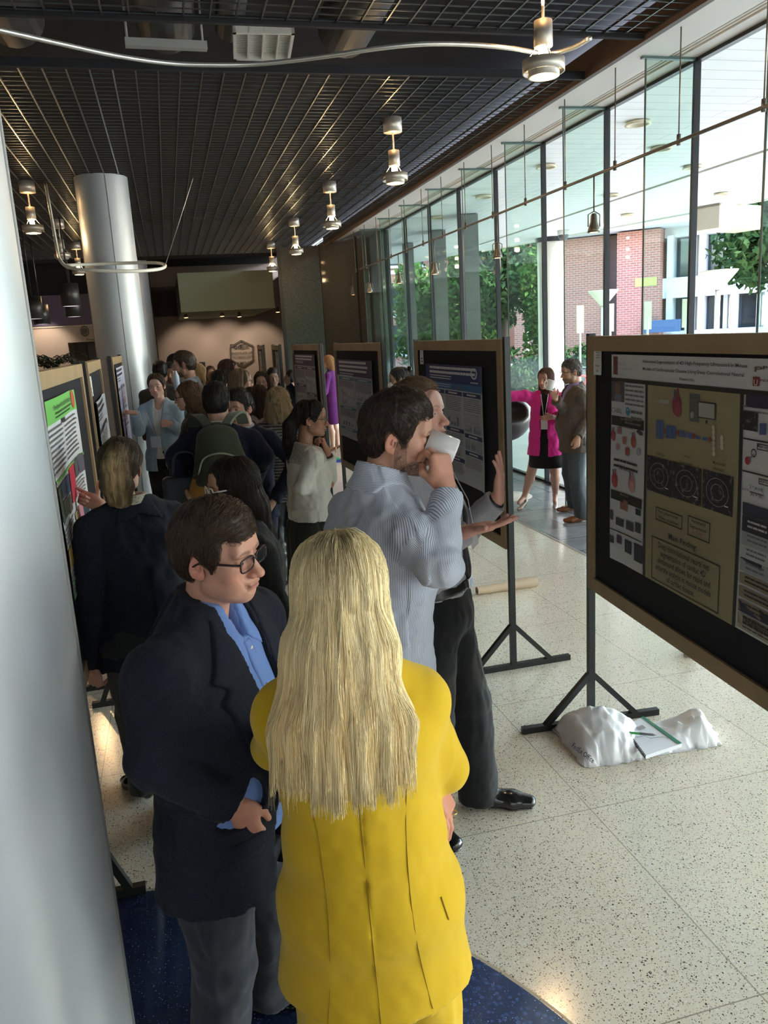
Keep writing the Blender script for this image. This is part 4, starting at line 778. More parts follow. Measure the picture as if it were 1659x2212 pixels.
# ------------------------------------------------------------------ implicit surfaces for people
A3 = lambda *a: np.array(a, float)
def unit(v): v = np.array(v, float); return v/(np.linalg.norm(v)+1e-9)
def vnoise(P, sc, seed=0):       # smooth value noise in [-1,1]
    r = np.random.default_rng(seed); g = r.uniform(-1, 1, (17, 17, 17)).astype(np.float32)
    q = P*np.array(sc, np.float32); i = np.floor(q).astype(int); f = (q-i).astype(np.float32); f = f*f*(3-2*f); i %= 16; o = 0
    for a in (0, 1):
        for b in (0, 1):
            for c in (0, 1):
                w_ = (f[..., 0] if a else 1-f[..., 0])*(f[..., 1] if b else 1-f[..., 1])*(f[..., 2] if c else 1-f[..., 2])
                o = o+w_*g[i[..., 0]+a, i[..., 1]+b, i[..., 2]+c]
    return o
class SDF:
    def __init__(s, lo, hi, res):
        s.lo = np.array(lo, float); s.res = res; s.n = np.maximum(4, np.ceil((np.array(hi)-s.lo)/res).astype(int)+1); s.F = np.full(s.n, 9., np.float32)
    def win(s, lo, hi):
        a = np.clip(np.floor((np.array(lo)-s.lo)/s.res).astype(int), 0, s.n); b = np.clip(np.ceil((np.array(hi)-s.lo)/s.res).astype(int)+1, 0, s.n)
        if (b <= a).any(): return None, None
        ax = [(s.lo[k]+s.res*np.arange(a[k], b[k])).astype(np.float32) for k in range(3)]
        P = np.stack(np.meshgrid(*ax, indexing='ij'), -1)
        return tuple(slice(a[k], b[k]) for k in range(3)), P
    def op(s, fn, lo, hi, k, mode='add'):
        m = k+3*s.res+.012
        sl, P = s.win(np.array(lo)-m, np.array(hi)+m)
        if sl is None: return s
        d = fn(P).astype(np.float32); F = s.F[sl]
        if mode == 'add':
            if k <= 0: s.F[sl] = np.minimum(F, d)
            else: h = np.clip(.5+.5*(F-d)/k, 0, 1); s.F[sl] = F+(d-F)*h-k*h*(1-h)
        else:            # subtract
            d = -d
            if k <= 0: s.F[sl] = np.maximum(F, d)
            else: h = np.clip(.5-.5*(F-d)/k, 0, 1); s.F[sl] = F+(d-F)*h+k*h*(1-h)
        return s
    def ell(s, c, r, k=.02, R=None, mode='add'):
        c = np.array(c, float); r = np.array(r, float); m = r.max()*1.02 if R is not None else r
        def fn(P):
            q = P-c.astype(np.float32)
            if R is not None: q = q@np.array(R, np.float32)      # columns of R = local axes
            a = q/r; k0 = np.sqrt((a*a).sum(-1)); k1 = np.sqrt(((a/r)**2).sum(-1))+1e-6; return k0*(k0-1)/k1
        return s.op(fn, c-m, c+m, k, mode)
    def cone(s, a, b, ra, rb, k=.02, u=(1, 0, 0), mode='add'):
        a = np.array(a, float); b = np.array(b, float)
        wa, da = ra if hasattr(ra, '__len__') else (ra, ra); wb, db = rb if hasattr(rb, '__len__') else (rb, rb)
        ab = b-a; L = np.linalg.norm(ab)+1e-6; n = ab/L; uu = np.array(u, float); uu = uu-(uu@n)*n
        if np.linalg.norm(uu) < .05: uu = np.cross(n, [0, 1, .1])
        uu = unit(uu); m = max(wa, wb, da, db)
        iso = (wa == da and wb == db)
        def fn(P):
            q = P-a.astype(np.float32); t = np.clip((q@n.astype(np.float32))/L, 0, 1)
            if iso:
                q = q-t[..., None]*ab.astype(np.float32); return np.sqrt((q*q).sum(-1))-(wa+(wb-wa)*t)
            qa = q@n.astype(np.float32)-t*L; qu = q@uu.astype(np.float32); v = np.cross(n, uu); qv = q@v.astype(np.float32)
            w_ = wa+(wb-wa)*t; d_ = da+(db-da)*t; mn = np.minimum(w_, d_)
            x, y, z = qu/w_, qv/d_, qa/mn; k0 = np.sqrt(x*x+y*y+z*z); k1 = np.sqrt((x/w_)**2+(y/d_)**2+(z/mn)**2)+1e-6
            return k0*(k0-1)/k1
        return s.op(fn, np.minimum(a, b)-m, np.maximum(a, b)+m, k, mode)
    def chain(s, pts, rs, k=.02, u=(1, 0, 0)):
        for i in range(len(pts)-1): s.cone(pts[i], pts[i+1], rs[i], rs[i+1], k, u)
        return s
    def all(s):
        return s.win(s.lo, s.lo+s.res*s.n)[1]
    def plane(s, p, n, k=.0):     # keep the side n points away from
        n = unit(n); sl, P = s.win(s.lo, s.lo+s.res*(s.n)); d = ((P-np.array(p, np.float32))@n.astype(np.float32))
        if k <= 0: s.F[sl] = np.maximum(s.F[sl], d)
        else: F = s.F[sl]; h = np.clip(.5-.5*(F-d)/k, 0, 1); s.F[sl] = F+(d-F)*h+k*h*(1-h)
        return s
    def noise(s, amp, sc, seed=0):
        m = np.abs(s.F) < 3*s.res+amp*2
        P = s.all()[m]; s.F[m] += amp*vnoise(P, sc, seed); return s
    def inter(s, fn, k=0):
        P = s.all(); d = fn(P).astype(np.float32); F = s.F
        if k <= 0: s.F = np.maximum(F, d)
        else: h = np.clip(.5-.5*(F-d)/k, 0, 1); s.F = F+(d-F)*h+k*h*(1-h)
        return s
    def copy(s, off=0.):
        o = SDF.__new__(SDF); o.lo = s.lo; o.res = s.res; o.n = s.n; o.F = s.F+np.float32(off); return o
    def sample(s, P):
        q = (P-s.lo)/s.res; i = np.clip(np.floor(q).astype(int), 0, s.n-2); f = np.clip(q-i, 0, 1); o = 0
        for a in (0, 1):
            for b in (0, 1):
                for c in (0, 1):
                    o = o+(f[:, 0] if a else 1-f[:, 0])*(f[:, 1] if b else 1-f[:, 1])*(f[:, 2] if c else 1-f[:, 2])*s.F[i[:, 0]+a, i[:, 1]+b, i[:, 2]+c]
        return o
    def grad(s, P):
        e = s.res; g = np.stack([s.sample(P+np.eye(3)[k]*e)-s.sample(P-np.eye(3)[k]*e) for k in range(3)], -1); return g/(np.linalg.norm(g, axis=1, keepdims=True)+1e-9)
    def mesh(s):
        F = s.F.copy()
        for k in range(3):
            sl = [slice(None)]*3
            for e in (0, -1): sl[k] = e; F[tuple(sl)] = np.maximum(F[tuple(sl)], 1e-3); sl[k] = slice(None)
        S = F < 0; n = S.shape
        c = np.zeros([m-1 for m in n], np.int8)
        for a in (0, 1):
            for b in (0, 1):
                for d in (0, 1): c += S[a:n[0]-1+a, b:n[1]-1+b, d:n[2]-1+d]
        I = np.argwhere((c > 0) & (c < 8))
        if not len(I): return np.zeros((0, 3)), np.zeros((0, 4), int)
        cor = np.array([(a, b, d) for a in (0, 1) for b in (0, 1) for d in (0, 1)])
        val = np.stack([F[I[:, 0]+a, I[:, 1]+b, I[:, 2]+d] for a, b, d in cor], 1)
        acc = np.zeros((len(I), 3)); cnt = np.zeros(len(I))
        for p in range(8):
            for q in range(p+1, 8):
                if np.abs(cor[p]-cor[q]).sum() != 1: continue
                m = (val[:, p] < 0) != (val[:, q] < 0); t = val[m, p]/(val[m, p]-val[m, q]); acc[m] += cor[p]+t[:, None]*(cor[q]-cor[p]); cnt[m] += 1
        V = s.lo+s.res*(I+acc/cnt[:, None])
        idx = np.full([m-1 for m in n], -1, np.int64); idx[tuple(I.T)] = np.arange(len(I)); Q = []
        for k in range(3):
            a = [slice(1, n[0]-1), slice(1, n[1]-1), slice(1, n[2]-1)]; a[k] = slice(0, n[k]-1); b = list(a); b[k] = slice(1, n[k])
            s0, s1 = S[tuple(a)], S[tuple(b)]; E = np.argwhere(s0 != s1); fl = s0[tuple(E.T)]
            E = E+np.array([0 if j == k else 1 for j in range(3)])
            u, v = (k+1) % 3, (k+2) % 3; eu = np.eye(3, dtype=int)[u]; ev = np.eye(3, dtype=int)[v]
            q = np.stack([idx[tuple((E-eu-ev).T)], idx[tuple((E-ev).T)], idx[tuple(E.T)], idx[tuple((E-eu).T)]], 1)
            q[~fl] = q[~fl][:, ::-1]; Q.append(q)
        return V, np.concatenate(Q)
def prism2(poly, ia, ib, blur=0):    # signed distance to a polygon drawn in two of the axes
    pl = np.array(poly, np.float32)
    def fn(P):
        x = P[..., ia]; y = P[..., ib]; d = np.full(x.shape, 1e9, np.float32); s_ = np.ones(x.shape, np.float32); n = len(pl); j = n-1
        for i in range(n):
            ex, ey = pl[j]-pl[i]; wx, wy = x-pl[i][0], y-pl[i][1]; t = np.clip((wx*ex+wy*ey)/(ex*ex+ey*ey), 0, 1)
            d = np.minimum(d, (wx-ex*t)**2+(wy-ey*t)**2)
            c1 = y >= pl[i][1]; c2 = y < pl[j][1]; c3 = ex*wy > ey*wx
            s_ = np.where((c1 & c2 & c3) | (~c1 & ~c2 & ~c3), -s_, s_); j = i
        return s_*np.sqrt(d)
    return fn
def mkobj(name, parts, mats, parent, M=None, col=None, stripe=None):
    """parts: list of (V,F[,mat index]); M: 4x4 applied to the vertices; col: function(V)->rgb"""
    vs, fs, mi, k = [], [], [], 0
    for p in parts:
        V, F = p[0], p[1]
        vs.append(np.asarray(V, float)); fs.append(np.asarray(F)+k); mi += [p[2] if len(p) > 2 else 0]*len(F); k += len(V)
    V = np.concatenate(vs); Vw = V if M is None else V@M[:3, :3].T+M[:3, 3]
    me = bpy.data.meshes.new(name); nf = sum(len(f) for f in fs); me.vertices.add(len(V)); me.vertices.foreach_set('co', Vw.astype(np.float32).ravel())
    nl = sum(f.size for f in fs); me.loops.add(nl); me.polygons.add(nf)
    me.loops.foreach_set('vertex_index', np.concatenate([f.ravel() for f in fs]).astype(np.int32))
    tot = np.concatenate([np.full(len(f), f.shape[1]) for f in fs]).astype(np.int32); st = np.concatenate([[0], np.cumsum(tot)[:-1]]).astype(np.int32)
    me.polygons.foreach_set('loop_start', st); me.polygons.foreach_set('loop_total', tot)
    me.polygons.foreach_set('material_index', np.array(mi, np.int32)); me.polygons.foreach_set('use_smooth', np.ones(nf, bool)); me.update(calc_edges=True); me.validate()
    for m in (mats if isinstance(mats, (list, tuple)) else [mats]): me.materials.append(m)
    if col is not None:
        c = np.ones((len(V), 4), np.float32); c[:, :3] = col(V) if callable(col) else col
        a = me.color_attributes.new('tone', 'FLOAT_COLOR', 'POINT'); a.data.foreach_set('color', c.ravel())
    if stripe is not None:
        a = me.attributes.new('stripe', 'FLOAT', 'POINT'); a.data.foreach_set('value', stripe(V).astype(np.float32))
    o = bpy.data.objects.new(name, me); COL.objects.link(o)
    if parent: o.parent = parent
    return o
def rotm(ax, deg):
    return np.array(Matrix.Rotation(math.radians(deg), 3, Vector(ax)))
def frame(loc, yaw=0, pitch=0, roll=0, s=1.):   # yaw clockwise from +Y seen from above, pitch >0 looks down, roll >0 tips to the person's right
    R_ = rotm((0, 0, 1), -yaw)@rotm((1, 0, 0), -pitch)@rotm((0, 1, 0), roll)
    M = np.eye(4); M[:3, :3] = R_*s; M[:3, 3] = loc; return M
def app(M, P): P = np.asarray(P, float); return P@M[:3, :3].T+M[:3, 3]
# ------------------------------------------------------------------ head
skinm = lambda: mat('skin', (.6, .4, .3), .48, attr='tone', spec=.35, bump=(90, .12, .002))
def head_mesh(M, par, res, skin, sex='m', brow=(.05, .03, .02), stub=0, stubc=(.06, .04, .03), lip=None, fat=0., eyes=True, name='body', extra=None, mouth=0., smile=0., nose=1., age=0, eyecol=(.12, .08, .05), lids=True):
    s = SDF((-.105, -.135, -.24), (.105, .14, .15), res); m = sex == 'm'; j = 1. if m else .9
    s.ell((0, -.012, .035), (.073, .094, .083), .01)
    s.ell((0, .03, -.02), (.062*(1 if m else .97), .060, .088), .03)
    s.ell((0, .022, -.072), ((.054+fat)*j, .056, .036), .03)
    s.ell((0, .068, -.098), (.021*j+fat*.4, .019, .018), .025)
    for x in (-1, 1):
        s.ell((x*.043, .055, -.028), (.023, .023, .022), .02)
        s.ell((x*.027, .0805, .019), (.026, .011, .008 if m else .005), .014)
        s.ell((x*.052, .008, -.062), (.012*j+fat*.5, .026, .024), .02)
        if fat: s.ell((x*.035, .05, -.07), (.024, .026, .026), .02)
    s.ell((0, .080, .045), (.045, .014, .032), .025)
    s.ell((0, .076, -.066), (.027, .021, .025), .02)
    for x in (-1, 1): s.ell((x*.032, .096, -.001), (.0165, .014, .011), .012, mode='sub')
    s.cone((0, .086, .006), (0, .1085, -.033), .0075*nose, .0115*nose, .012)
    s.ell((0, .112, -.037), (.0115*nose, .0115*nose, .0095*nose), .006)
    for x in (-1, 1): s.ell((x*.0125*nose, .1005, -.040), (.0078*nose, .0105, .0075), .005)
    for x in (-1, 1): s.ell((x*.0065, .104, -.0485), (.0032, .005, .003), .002, mode='sub')
    # mouth
    w_ = .024; y0 = .0955
    s.ell((0, y0, -.0625), (w_, .0075, .0052), .006); s.ell((0, y0-.002, -.0735), (w_*.82, .0080, .0062), .006)
    for x in (-1, 1): s.ell((x*w_*.85, y0-.006, -.0672+smile), (.006, .005, .0018), .004, mode='sub')
    s.ell((0, y0+.008, -.0677-mouth*.4), (w_*1.05, .012, .0011+mouth), .003, mode='sub')
    s.ell((0, .094, -.084), (.018, .008, .004), .006, mode='sub')
    if age:
        for x in (-1, 1):
            R_ = rotm((0, 1, 0), x*28); s.ell((x*.034, .088, -.055), (.0022, .010, .020), .006, R=R_, mode='sub')
            s.ell((x*.038, .068, -.060), (.010, .013, .018), .014)
        s.ell((0, .025, -.102), (.030, .045, .018), .02)
        s.ell((.006, .097, .018), (.0012, .006, .010), .002, mode='sub'); s.ell((-.006, .097, .018), (.0012, .006, .010), .002, mode='sub')
    # neck
    s.cone((0, -.030, -.05), (0, -.050, -.16), (.048*j, .050*j), (.052*j, .050*j), .015)
    # ears
    for x in (-1, 1):
        R_ = rotm((0, 0, 1), x*22)@rotm((1, 0, 0), -12)
        s.ell((x*.0775, -.012, -.006), (.0055, .0175, .031), .006, R=R_); s.ell((x*.0745, -.006, -.028), (.006, .011, .013), .006, R=R_)
        s.ell((x*.0835, -.010, -.002), (.0045, .0105, .019), .004, R=R_, mode='sub'); s.ell((x*.079, -.004, -.010), (.007, .006, .008), .003, R=R_, mode='sub')
        s.ell((x*.080, -.006, -.004), (.003, .005, .010), .002, R=R_)
    if extra: extra(s)
    # eyelids
    if eyes:
        for x in (-1, 1):
            s.ell((x*.031, .0765, -.002), (.0165, .0135, .0125), .003)
            if lids: s.ell((x*.0315, .0905, -.0025), (.0122, .008, .0037), .001, mode='sub')
    if res > .0045: s.noise(0, 1)
    V, F = s.mesh()
    skin = np.array(skin); lip = np.array(lip) if lip is not None else skin*np.array([.86, .58, .58])
    brow = np.array(brow)
    def col(V):
        c = np.tile(skin, (len(V), 1)); x, y, z = np.abs(V[:, 0]), V[:, 1], V[:, 2]
        n = vnoise(V, 60, 3)[:, None]*.05+1; c = c*n
        g = np.exp(-(((x-.045)/.022)**2+((z+.035)/.022)**2+((y-.07)/.04)**2)); c = c*(1+g[:, None]*np.array([.10, -.10, -.10]))
        g = np.exp(-((x/.02)**2+((y-.112)/.02)**2+((z+.038)/.016)**2)); c = c*(1+g[:, None]*np.array([.08, -.12, -.12]))
        g = np.clip((x-.072)/.006, 0, 1)*(np.abs(z) < .045)*(np.abs(y+.01) < .03); c = c*(1+g[:, None]*np.array([.08, -.14, -.14]))
        lp = np.clip(1.25-((x/.0245)**2+((z+.0675)/.0095)**2), 0, 1)*(y > .085); lp = np.clip(lp*2.2, 0, 1)*.8; c = c*(1-lp[:, None])+lip*lp[:, None]
        zb = .0205+.004*np.sin(np.clip((x-.012)/.036, 0, 1)*2.6)-np.clip(x-.04, 0, 1)*.35
        th = (.0042 if m else .0028)*(1.15-np.clip((x-.02)/.035, 0, 1)*.6)
        e_ = np.clip(1.4-np.abs(z-zb)/th, 0, 1)*(x > .011)*(x < .050)*(y > .05); e_ = e_*(.75+.25*vnoise(V, 400, 5)); c = c*(1-e_[:, None]*.88)+brow*e_[:, None]*.88
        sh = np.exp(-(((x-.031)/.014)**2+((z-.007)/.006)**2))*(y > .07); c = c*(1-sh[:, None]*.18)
        if stub:
            zz = np.clip((-.048-z-.35*np.clip(x-.03, 0, 1)+.0)/.012, 0, 1)*np.clip((z+.135)/.02, 0, 1)*np.clip((y+.0)/.02, 0, 1)
            zz = np.maximum(zz, np.clip((-.050-z)/.006, 0, 1)*(x < .03)*(y > .08)); side = np.clip((x-.058)/.008, 0, 1)*(z < .0)*(y > -.002)*(y < .035); zz = np.maximum(zz, side*.8)*(1-lp)
            zz = zz*stub*(.72+.5*vnoise(V, 330, 9)); zz = np.clip(zz, 0, 1); c = c*(1-zz[:, None])+np.array(stubc)*zz[:, None]
        return np.clip(c, 0, 1)
    parts = [(V, F)]; eyeparts = []
    if eyes:
        for x in (-1, 1):
            e = SDF((x*.031-.014, .060, -.016), (x*.031+.014, .094, .012), min(res, .002)); e.ell((x*.031, .0762, -.002), (.0123, .0123, .0123), 0); eyeparts.append(e.mesh())
    return parts, col, eyeparts, s
def eye_obj(eyeparts, par, M, look=(0, 1, 0), iris=(.12, .07, .04)):
    for k, ep in enumerate(eyeparts):
        x = (-1, 1)[k]; c0 = np.array([x*.031, .0762, -.002]); lk = unit(look)
        def col(V):
            d = (V-c0)/.0123; a = d@lk; c = np.tile(np.array([.62, .58, .54]), (len(V), 1)); c[a > .86] = iris; c[a > .965] = (.01, .01, .01); return c
        mkobj('eye', [ep], mat('eye', (.7, .7, .7), .1, attr='tone', spec=.6), par, M, col)
# ------------------------------------------------------------------ hair
def hairm(): return mat('hair', (.1, .07, .05), .46, attr='tone', spec=.35, bump=(160, .35, .003))
def strand_mesh(s, roots, dirf, length, step, rad, off=.002, jitter=.15, seed=0, lift=.0, droop=None, free=None, tipvar=.3, zend=None):
    """strands that follow the surface s; dirf(P)->direction field"""
    r = np.random.default_rng(seed); n = len(roots); P = roots.copy(); L_ = length*(1-tipvar*r.random(n)); N = int(length/step)
    path = [P.copy()]; prev = None; jv = r.normal(size=(n, 3))*jitter
    offs = off+lift*r.random(n); zv = None if zend is None else zend+np.abs(r.normal(size=n))*.040+.02*np.sin(roots[:, 0]*90)+5*roots[:, 0]**2
    for i in range(N):
        g = s.grad(P); d = dirf(P)+jv*.6+r.normal(size=(n, 3))*jitter*.25; dist = s.sample(P)
        hold = np.ones(n) if free is None else free(P)
        d = d-(np.sum(d*g, 1)*hold)[:, None]*g; d /= np.linalg.norm(d, axis=1, keepdims=True)+1e-9
        if prev is not None: d = .55*prev+.45*d; d /= np.linalg.norm(d, axis=1, keepdims=True)+1e-9
        prev = d; act = ((i*step < L_)&((P[:, 2] > zv) if zend is not None else True))[:, None]
        P = P+d*step*act; corr = np.clip(offs-s.sample(P), -.02, .03)*np.where(s.sample(P) < offs, 1, hold); P = P+s.grad(P)*corr[:, None]*act*np.where(np.abs(corr) > 5, 0, 1)[:, None]; path.append(P.copy())
    X = np.stack(path, 1); K = X.shape[1]          # n,K,3
    T = np.gradient(X, axis=1); T /= np.linalg.norm(T, axis=2, keepdims=True)+1e-9
    ref = r.normal(size=(n, 1, 3)); A_ = np.cross(T, ref); A_ /= np.linalg.norm(A_, axis=2, keepdims=True)+1e-9; B_ = np.cross(T, A_)
    tt = np.minimum(1, np.arange(K)[None, :]*step/(L_[:, None]+1e-6)); w_ = rad*(1-.85*tt**3)*(r.uniform(.7, 1.25, (n, 1)))
    V = np.stack([X+(A_*math.cos(a)+B_*math.sin(a))*w_[..., None] for a in (0, 2.094, 4.189)], 2).reshape(-1, 3)
    i0 = (np.arange(n)[:, None]*K+np.arange(K-1)[None, :]).ravel()*3; F = np.concatenate([np.stack([i0+a, i0+(a+1) % 3, i0+3+(a+1) % 3, i0+3+a], 1) for a in range(3)])
    tone = np.repeat(r.random(n), K*3); tip = np.repeat(tt.ravel(), 3)
    return V, F, tone, tip
def surf_roots(V, F, n, seed, sel=None):
    r = np.random.default_rng(seed); a, b, c = V[F[:, 0]], V[F[:, 1]], V[F[:, 2]]; ar = np.linalg.norm(np.cross(b-a, c-a), axis=1)
    ce = V[F].mean(1)
    if sel is not None: ar = ar*sel(ce)
    i = r.choice(len(F), n, p=ar/ar.sum()); u = r.random((n, 2)); f = V[F[i]]
    return (f[:, 0]*(1-u[:, :1])+f[:, 1]*u[:, :1])*(1-u[:, 1:])+(f[:, 3]*(1-u[:, :1])+f[:, 2]*u[:, :1])*u[:, 1:]
SHORT = [(.125, .075), (.098, .066), (.074, .058), (.058, .044), (.043, .034), (.036, .010), (.030, -.018), (.018, -.016), (.013, .006), (-.018, .030), (-.036, .010), (-.038, -.035), (-.052, -.062), (-.085, -.075), (-.14, -.06), (-.15, .06), (-.1, .17), (.02, .19), (.125, .16)]
def short_hair(M, par, res, col, col2=None, thick=.012, top=.012, poly=SHORT, n=1500, seed=1, messy=.3, rad=.0009, length=.035, part=None, grey=0, fringe=0):
    s = SDF((-.11, -.14, -.12), (.11, .14, .17), res)
    s.ell((0, -.012, .036), (.073+thick*.75, .094+thick, .083+thick), 0)
    s.ell((0, .008, .066+top*.3), (.064+thick*.5, .078+thick*.6, .053+top), .02)
    s.ell((0, -.045, -.01), (.066+thick*.5, .062+thick*.5, .062), .02)
    s.inter(prism2(poly, 1, 2), .004)
    s.noise(.004*messy+.0015, (45, 28, 28), seed); s.noise(.002*messy+.001, (120, 60, 60), seed+1)
    V, F = s.mesh(); col = np.array(col); col2 = np.array(col2 if col2 is not None else col*1.7)
    parts = [(V, F)]; cl = [np.tile(col, (len(V), 1))*(1+.25*vnoise(V, (150, 50, 50), 4))[:, None]]
    if n:
        ro = surf_roots(V, F, n, seed, lambda c: (np.abs(s.grad(c)[:, 2]) < 2)*(c[:, 2] > -.06))
        def df(P):
            ctr = np.array([0.012 if part else 0, -.045, .11]); d = P-ctr; o = np.stack([d[:, 0]*.7, np.where(P[:, 2] > .05, d[:, 1]*1.0, -.05*np.ones(len(P))), -np.abs(d[:, 2])-.02-.5*np.clip(.09-P[:, 2], 0, 1)], 1)
            if fringe: f = np.clip((P[:, 1])/.08, 0, 1)*(P[:, 2] > .06); o[:, 0] += f*fringe
            return o/(np.linalg.norm(o, axis=1, keepdims=True)+1e-9)
        SV, SF, tone, tip = strand_mesh(s, ro, df, length, length/6, rad, .0015, .18+.3*messy, seed, lift=.002+.003*messy, tipvar=.5)
        parts.append((SV, SF)); t = np.clip(tone, 0, 1)[:, None]**1.6; cc = col*(1-t)+col2*t
        if grey: g = (tone > 1-grey)[:, None]; cc = np.where(g, np.array([.32, .29, .27]), cc)
        cl.append(cc)
    C_ = np.clip(np.concatenate(cl), 0, 1)
    return mkobj('hair', parts, hairm(), par, M, C_)
def long_hair(M, par, res, blobs, col, col2, n=1500, length=.4, rad=.001, seed=1, cut=None, front=None, wav=0., k=.02, lo=(-.2, -.25, -.55), hi=(.2, .16, .16), poly=None, noise=.004, spread=.1, off=.002, step=.02, fn=None, minz=None, ctr=(0, -.02, .12), cap=.010, mat_=None, base_tone=1., free=None, extra=None, tipvar=.25, colf=None, sel=None, zend=None):
    s = SDF(lo, hi, res)
    s.ell((0, -.012, .036), (.073+cap, .094+cap, .083+cap), 0)
    if poly is not None: s.inter(prism2(poly, 1, 2), .006)
    for b in blobs:
        if not hasattr(b[0][0], '__len__'): s.ell(b[0], b[1], k)
        else: s.chain(b[0], b[1], k)
    if front is not None:
        for f in front: s.ell(f[0], f[1], .008, mode='sub')
    if extra: extra(s)
    s.noise(noise, (34, 34, 7), seed); s.noise(noise*.5, (90, 90, 12), seed+1)
    if wav: s.noise(wav, (22, 22, 20), seed+2)
    V, F = s.mesh(); col = np.array(col); col2 = np.array(col2)
    parts = [(V, F)]; base = np.tile(col, (len(V), 1))*(base_tone*(1+.22*vnoise(V, (120, 120, 8), 4)))[:, None]
    if n:
        ro = surf_roots(V, F, n, seed, sel if sel else (lambda c: .15+1.0*(c[:, 2] > -.02)))
        c0 = np.array(ctr)
        def df(P):
            d = P-c0; o = np.stack([d[:, 0]*3*np.clip((P[:, 2]-.02)/.1, 0, 1), d[:, 1]*3*np.clip((P[:, 2]-.02)/.1, 0, 1), -.12-.8*np.clip(.10-P[:, 2], 0, .3)], 1)
            if wav: o[:, 0] += .09*np.sin(P[:, 2]*90+P[:, 1]*60+P[:, 0]*40); o[:, 1] += .06*np.cos(P[:, 2]*90+P[:, 0]*70)
            return o/(np.linalg.norm(o, axis=1, keepdims=True)+1e-9)
        SV, SF, tone, tip = strand_mesh(s, ro, fn or df, length, step, rad, off, spread, seed, lift=.004, free=free, tipvar=tipvar, zend=zend)
        parts.append((SV, SF)); t = tone[:, None]
        base = np.concatenate([base, col*(1-t)+col2*t])
    allV = np.concatenate([p[0] for p in parts])
    if colf is not None: base = colf(allV, base)
    return mkobj('hair', parts, mat_ or hairm(), par, M, np.clip(base, 0, 1)), s
# ------------------------------------------------------------------ hands
def hand_field(s, w, d, nrm, side, pose='relaxed', sc=1., thumb=None, curls=None, splay=None):
    """w wrist, d finger direction, nrm = direction the palm faces, side = +1 right hand / -1 left hand"""
    d = unit(d); nrm = unit(np.array(nrm, float)-np.dot(nrm, d)*d); x = unit(np.cross(d, nrm))*side   # towards the thumb
    T_ = lambda a, b, c: w+sc*(a*x+b*d+c*nrm)
    for a, r_ in ((.024, .014), (.008, .0135), (-.009, .013), (-.024, .012)): s.cone(T_(a*.55, .008, 0), T_(a, .088, 0), .015*sc, r_*.82*sc, .010)
    s.ell(T_(0, .055, .004), (.034*sc, .045*sc, .015*sc), .010, R=np.stack([x, d, nrm], 1))
    s.ell(T_(.024, .038, .010), (.016*sc, .028*sc, .014*sc), .012, R=np.stack([x, d, nrm], 1))
    cur = {'relaxed': (28, 32, 36, 42), 'open': (6, 5, 7, 12), 'flat': (3, 3, 3, 4), 'fist': (82, 86, 88, 90), 'point': (6, 78, 84, 86), 'hold': (52, 56, 58, 60), 'cup': (40, 44, 46, 50)}[pose] if curls is None else curls
    sp_ = {'open': (7, 1, -5, -12)}.get(pose, (3, 0, -2, -5)) if splay is None else splay
    for (a, L_, r_), c_, spd in zip(((.025, .072, .0088), (.008, .080, .009), (-.009, .074, .0086), (-.024, .058, .0076)), cur, sp_):
        p = T_(a, .088-.006*(abs(a-.008) > .012), 0); ang = 0; dd = unit(d*math.cos(math.radians(spd))+x*math.sin(math.radians(spd))); rr = r_*sc
        for q, (fr, cc) in enumerate(((.45, c_), (.30, c_*1.15), (.25, c_*.7))):
            ang += cc; a_ = math.radians(ang); v = dd*math.cos(a_)+nrm*math.sin(a_); p2 = p+v*L_*fr*sc; s.cone(p, p2, rr, rr*.90, .0025); rr *= .90; p = p2
    tp = {'relaxed': ((.030, .030, .010), (.044, .062, .020), (.046, .090, .026)), 'open': ((.032, .030, .006), (.062, .060, .008), (.084, .082, .008)), 'flat': ((.032, .030, .004), (.050, .058, .004), (.056, .085, .002)),
          'fist': ((.030, .034, .014), (.036, .066, .034), (.012, .076, .046)), 'point': ((.032, .026, .006), (.070, .040, .006), (.098, .048, .002)), 'hold': ((.032, .030, .012), (.046, .060, .030), (.034, .084, .044)), 'cup': ((.032, .030, .012), (.052, .058, .030), (.050, .086, .046))}[pose] if thumb is None else thumb
    q = [T_(.014, .012, .004)]+[T_(*t) for t in tp]; s.chain(q, [.014*sc, .0115*sc, .0105*sc, .0088*sc], .005)
    return s
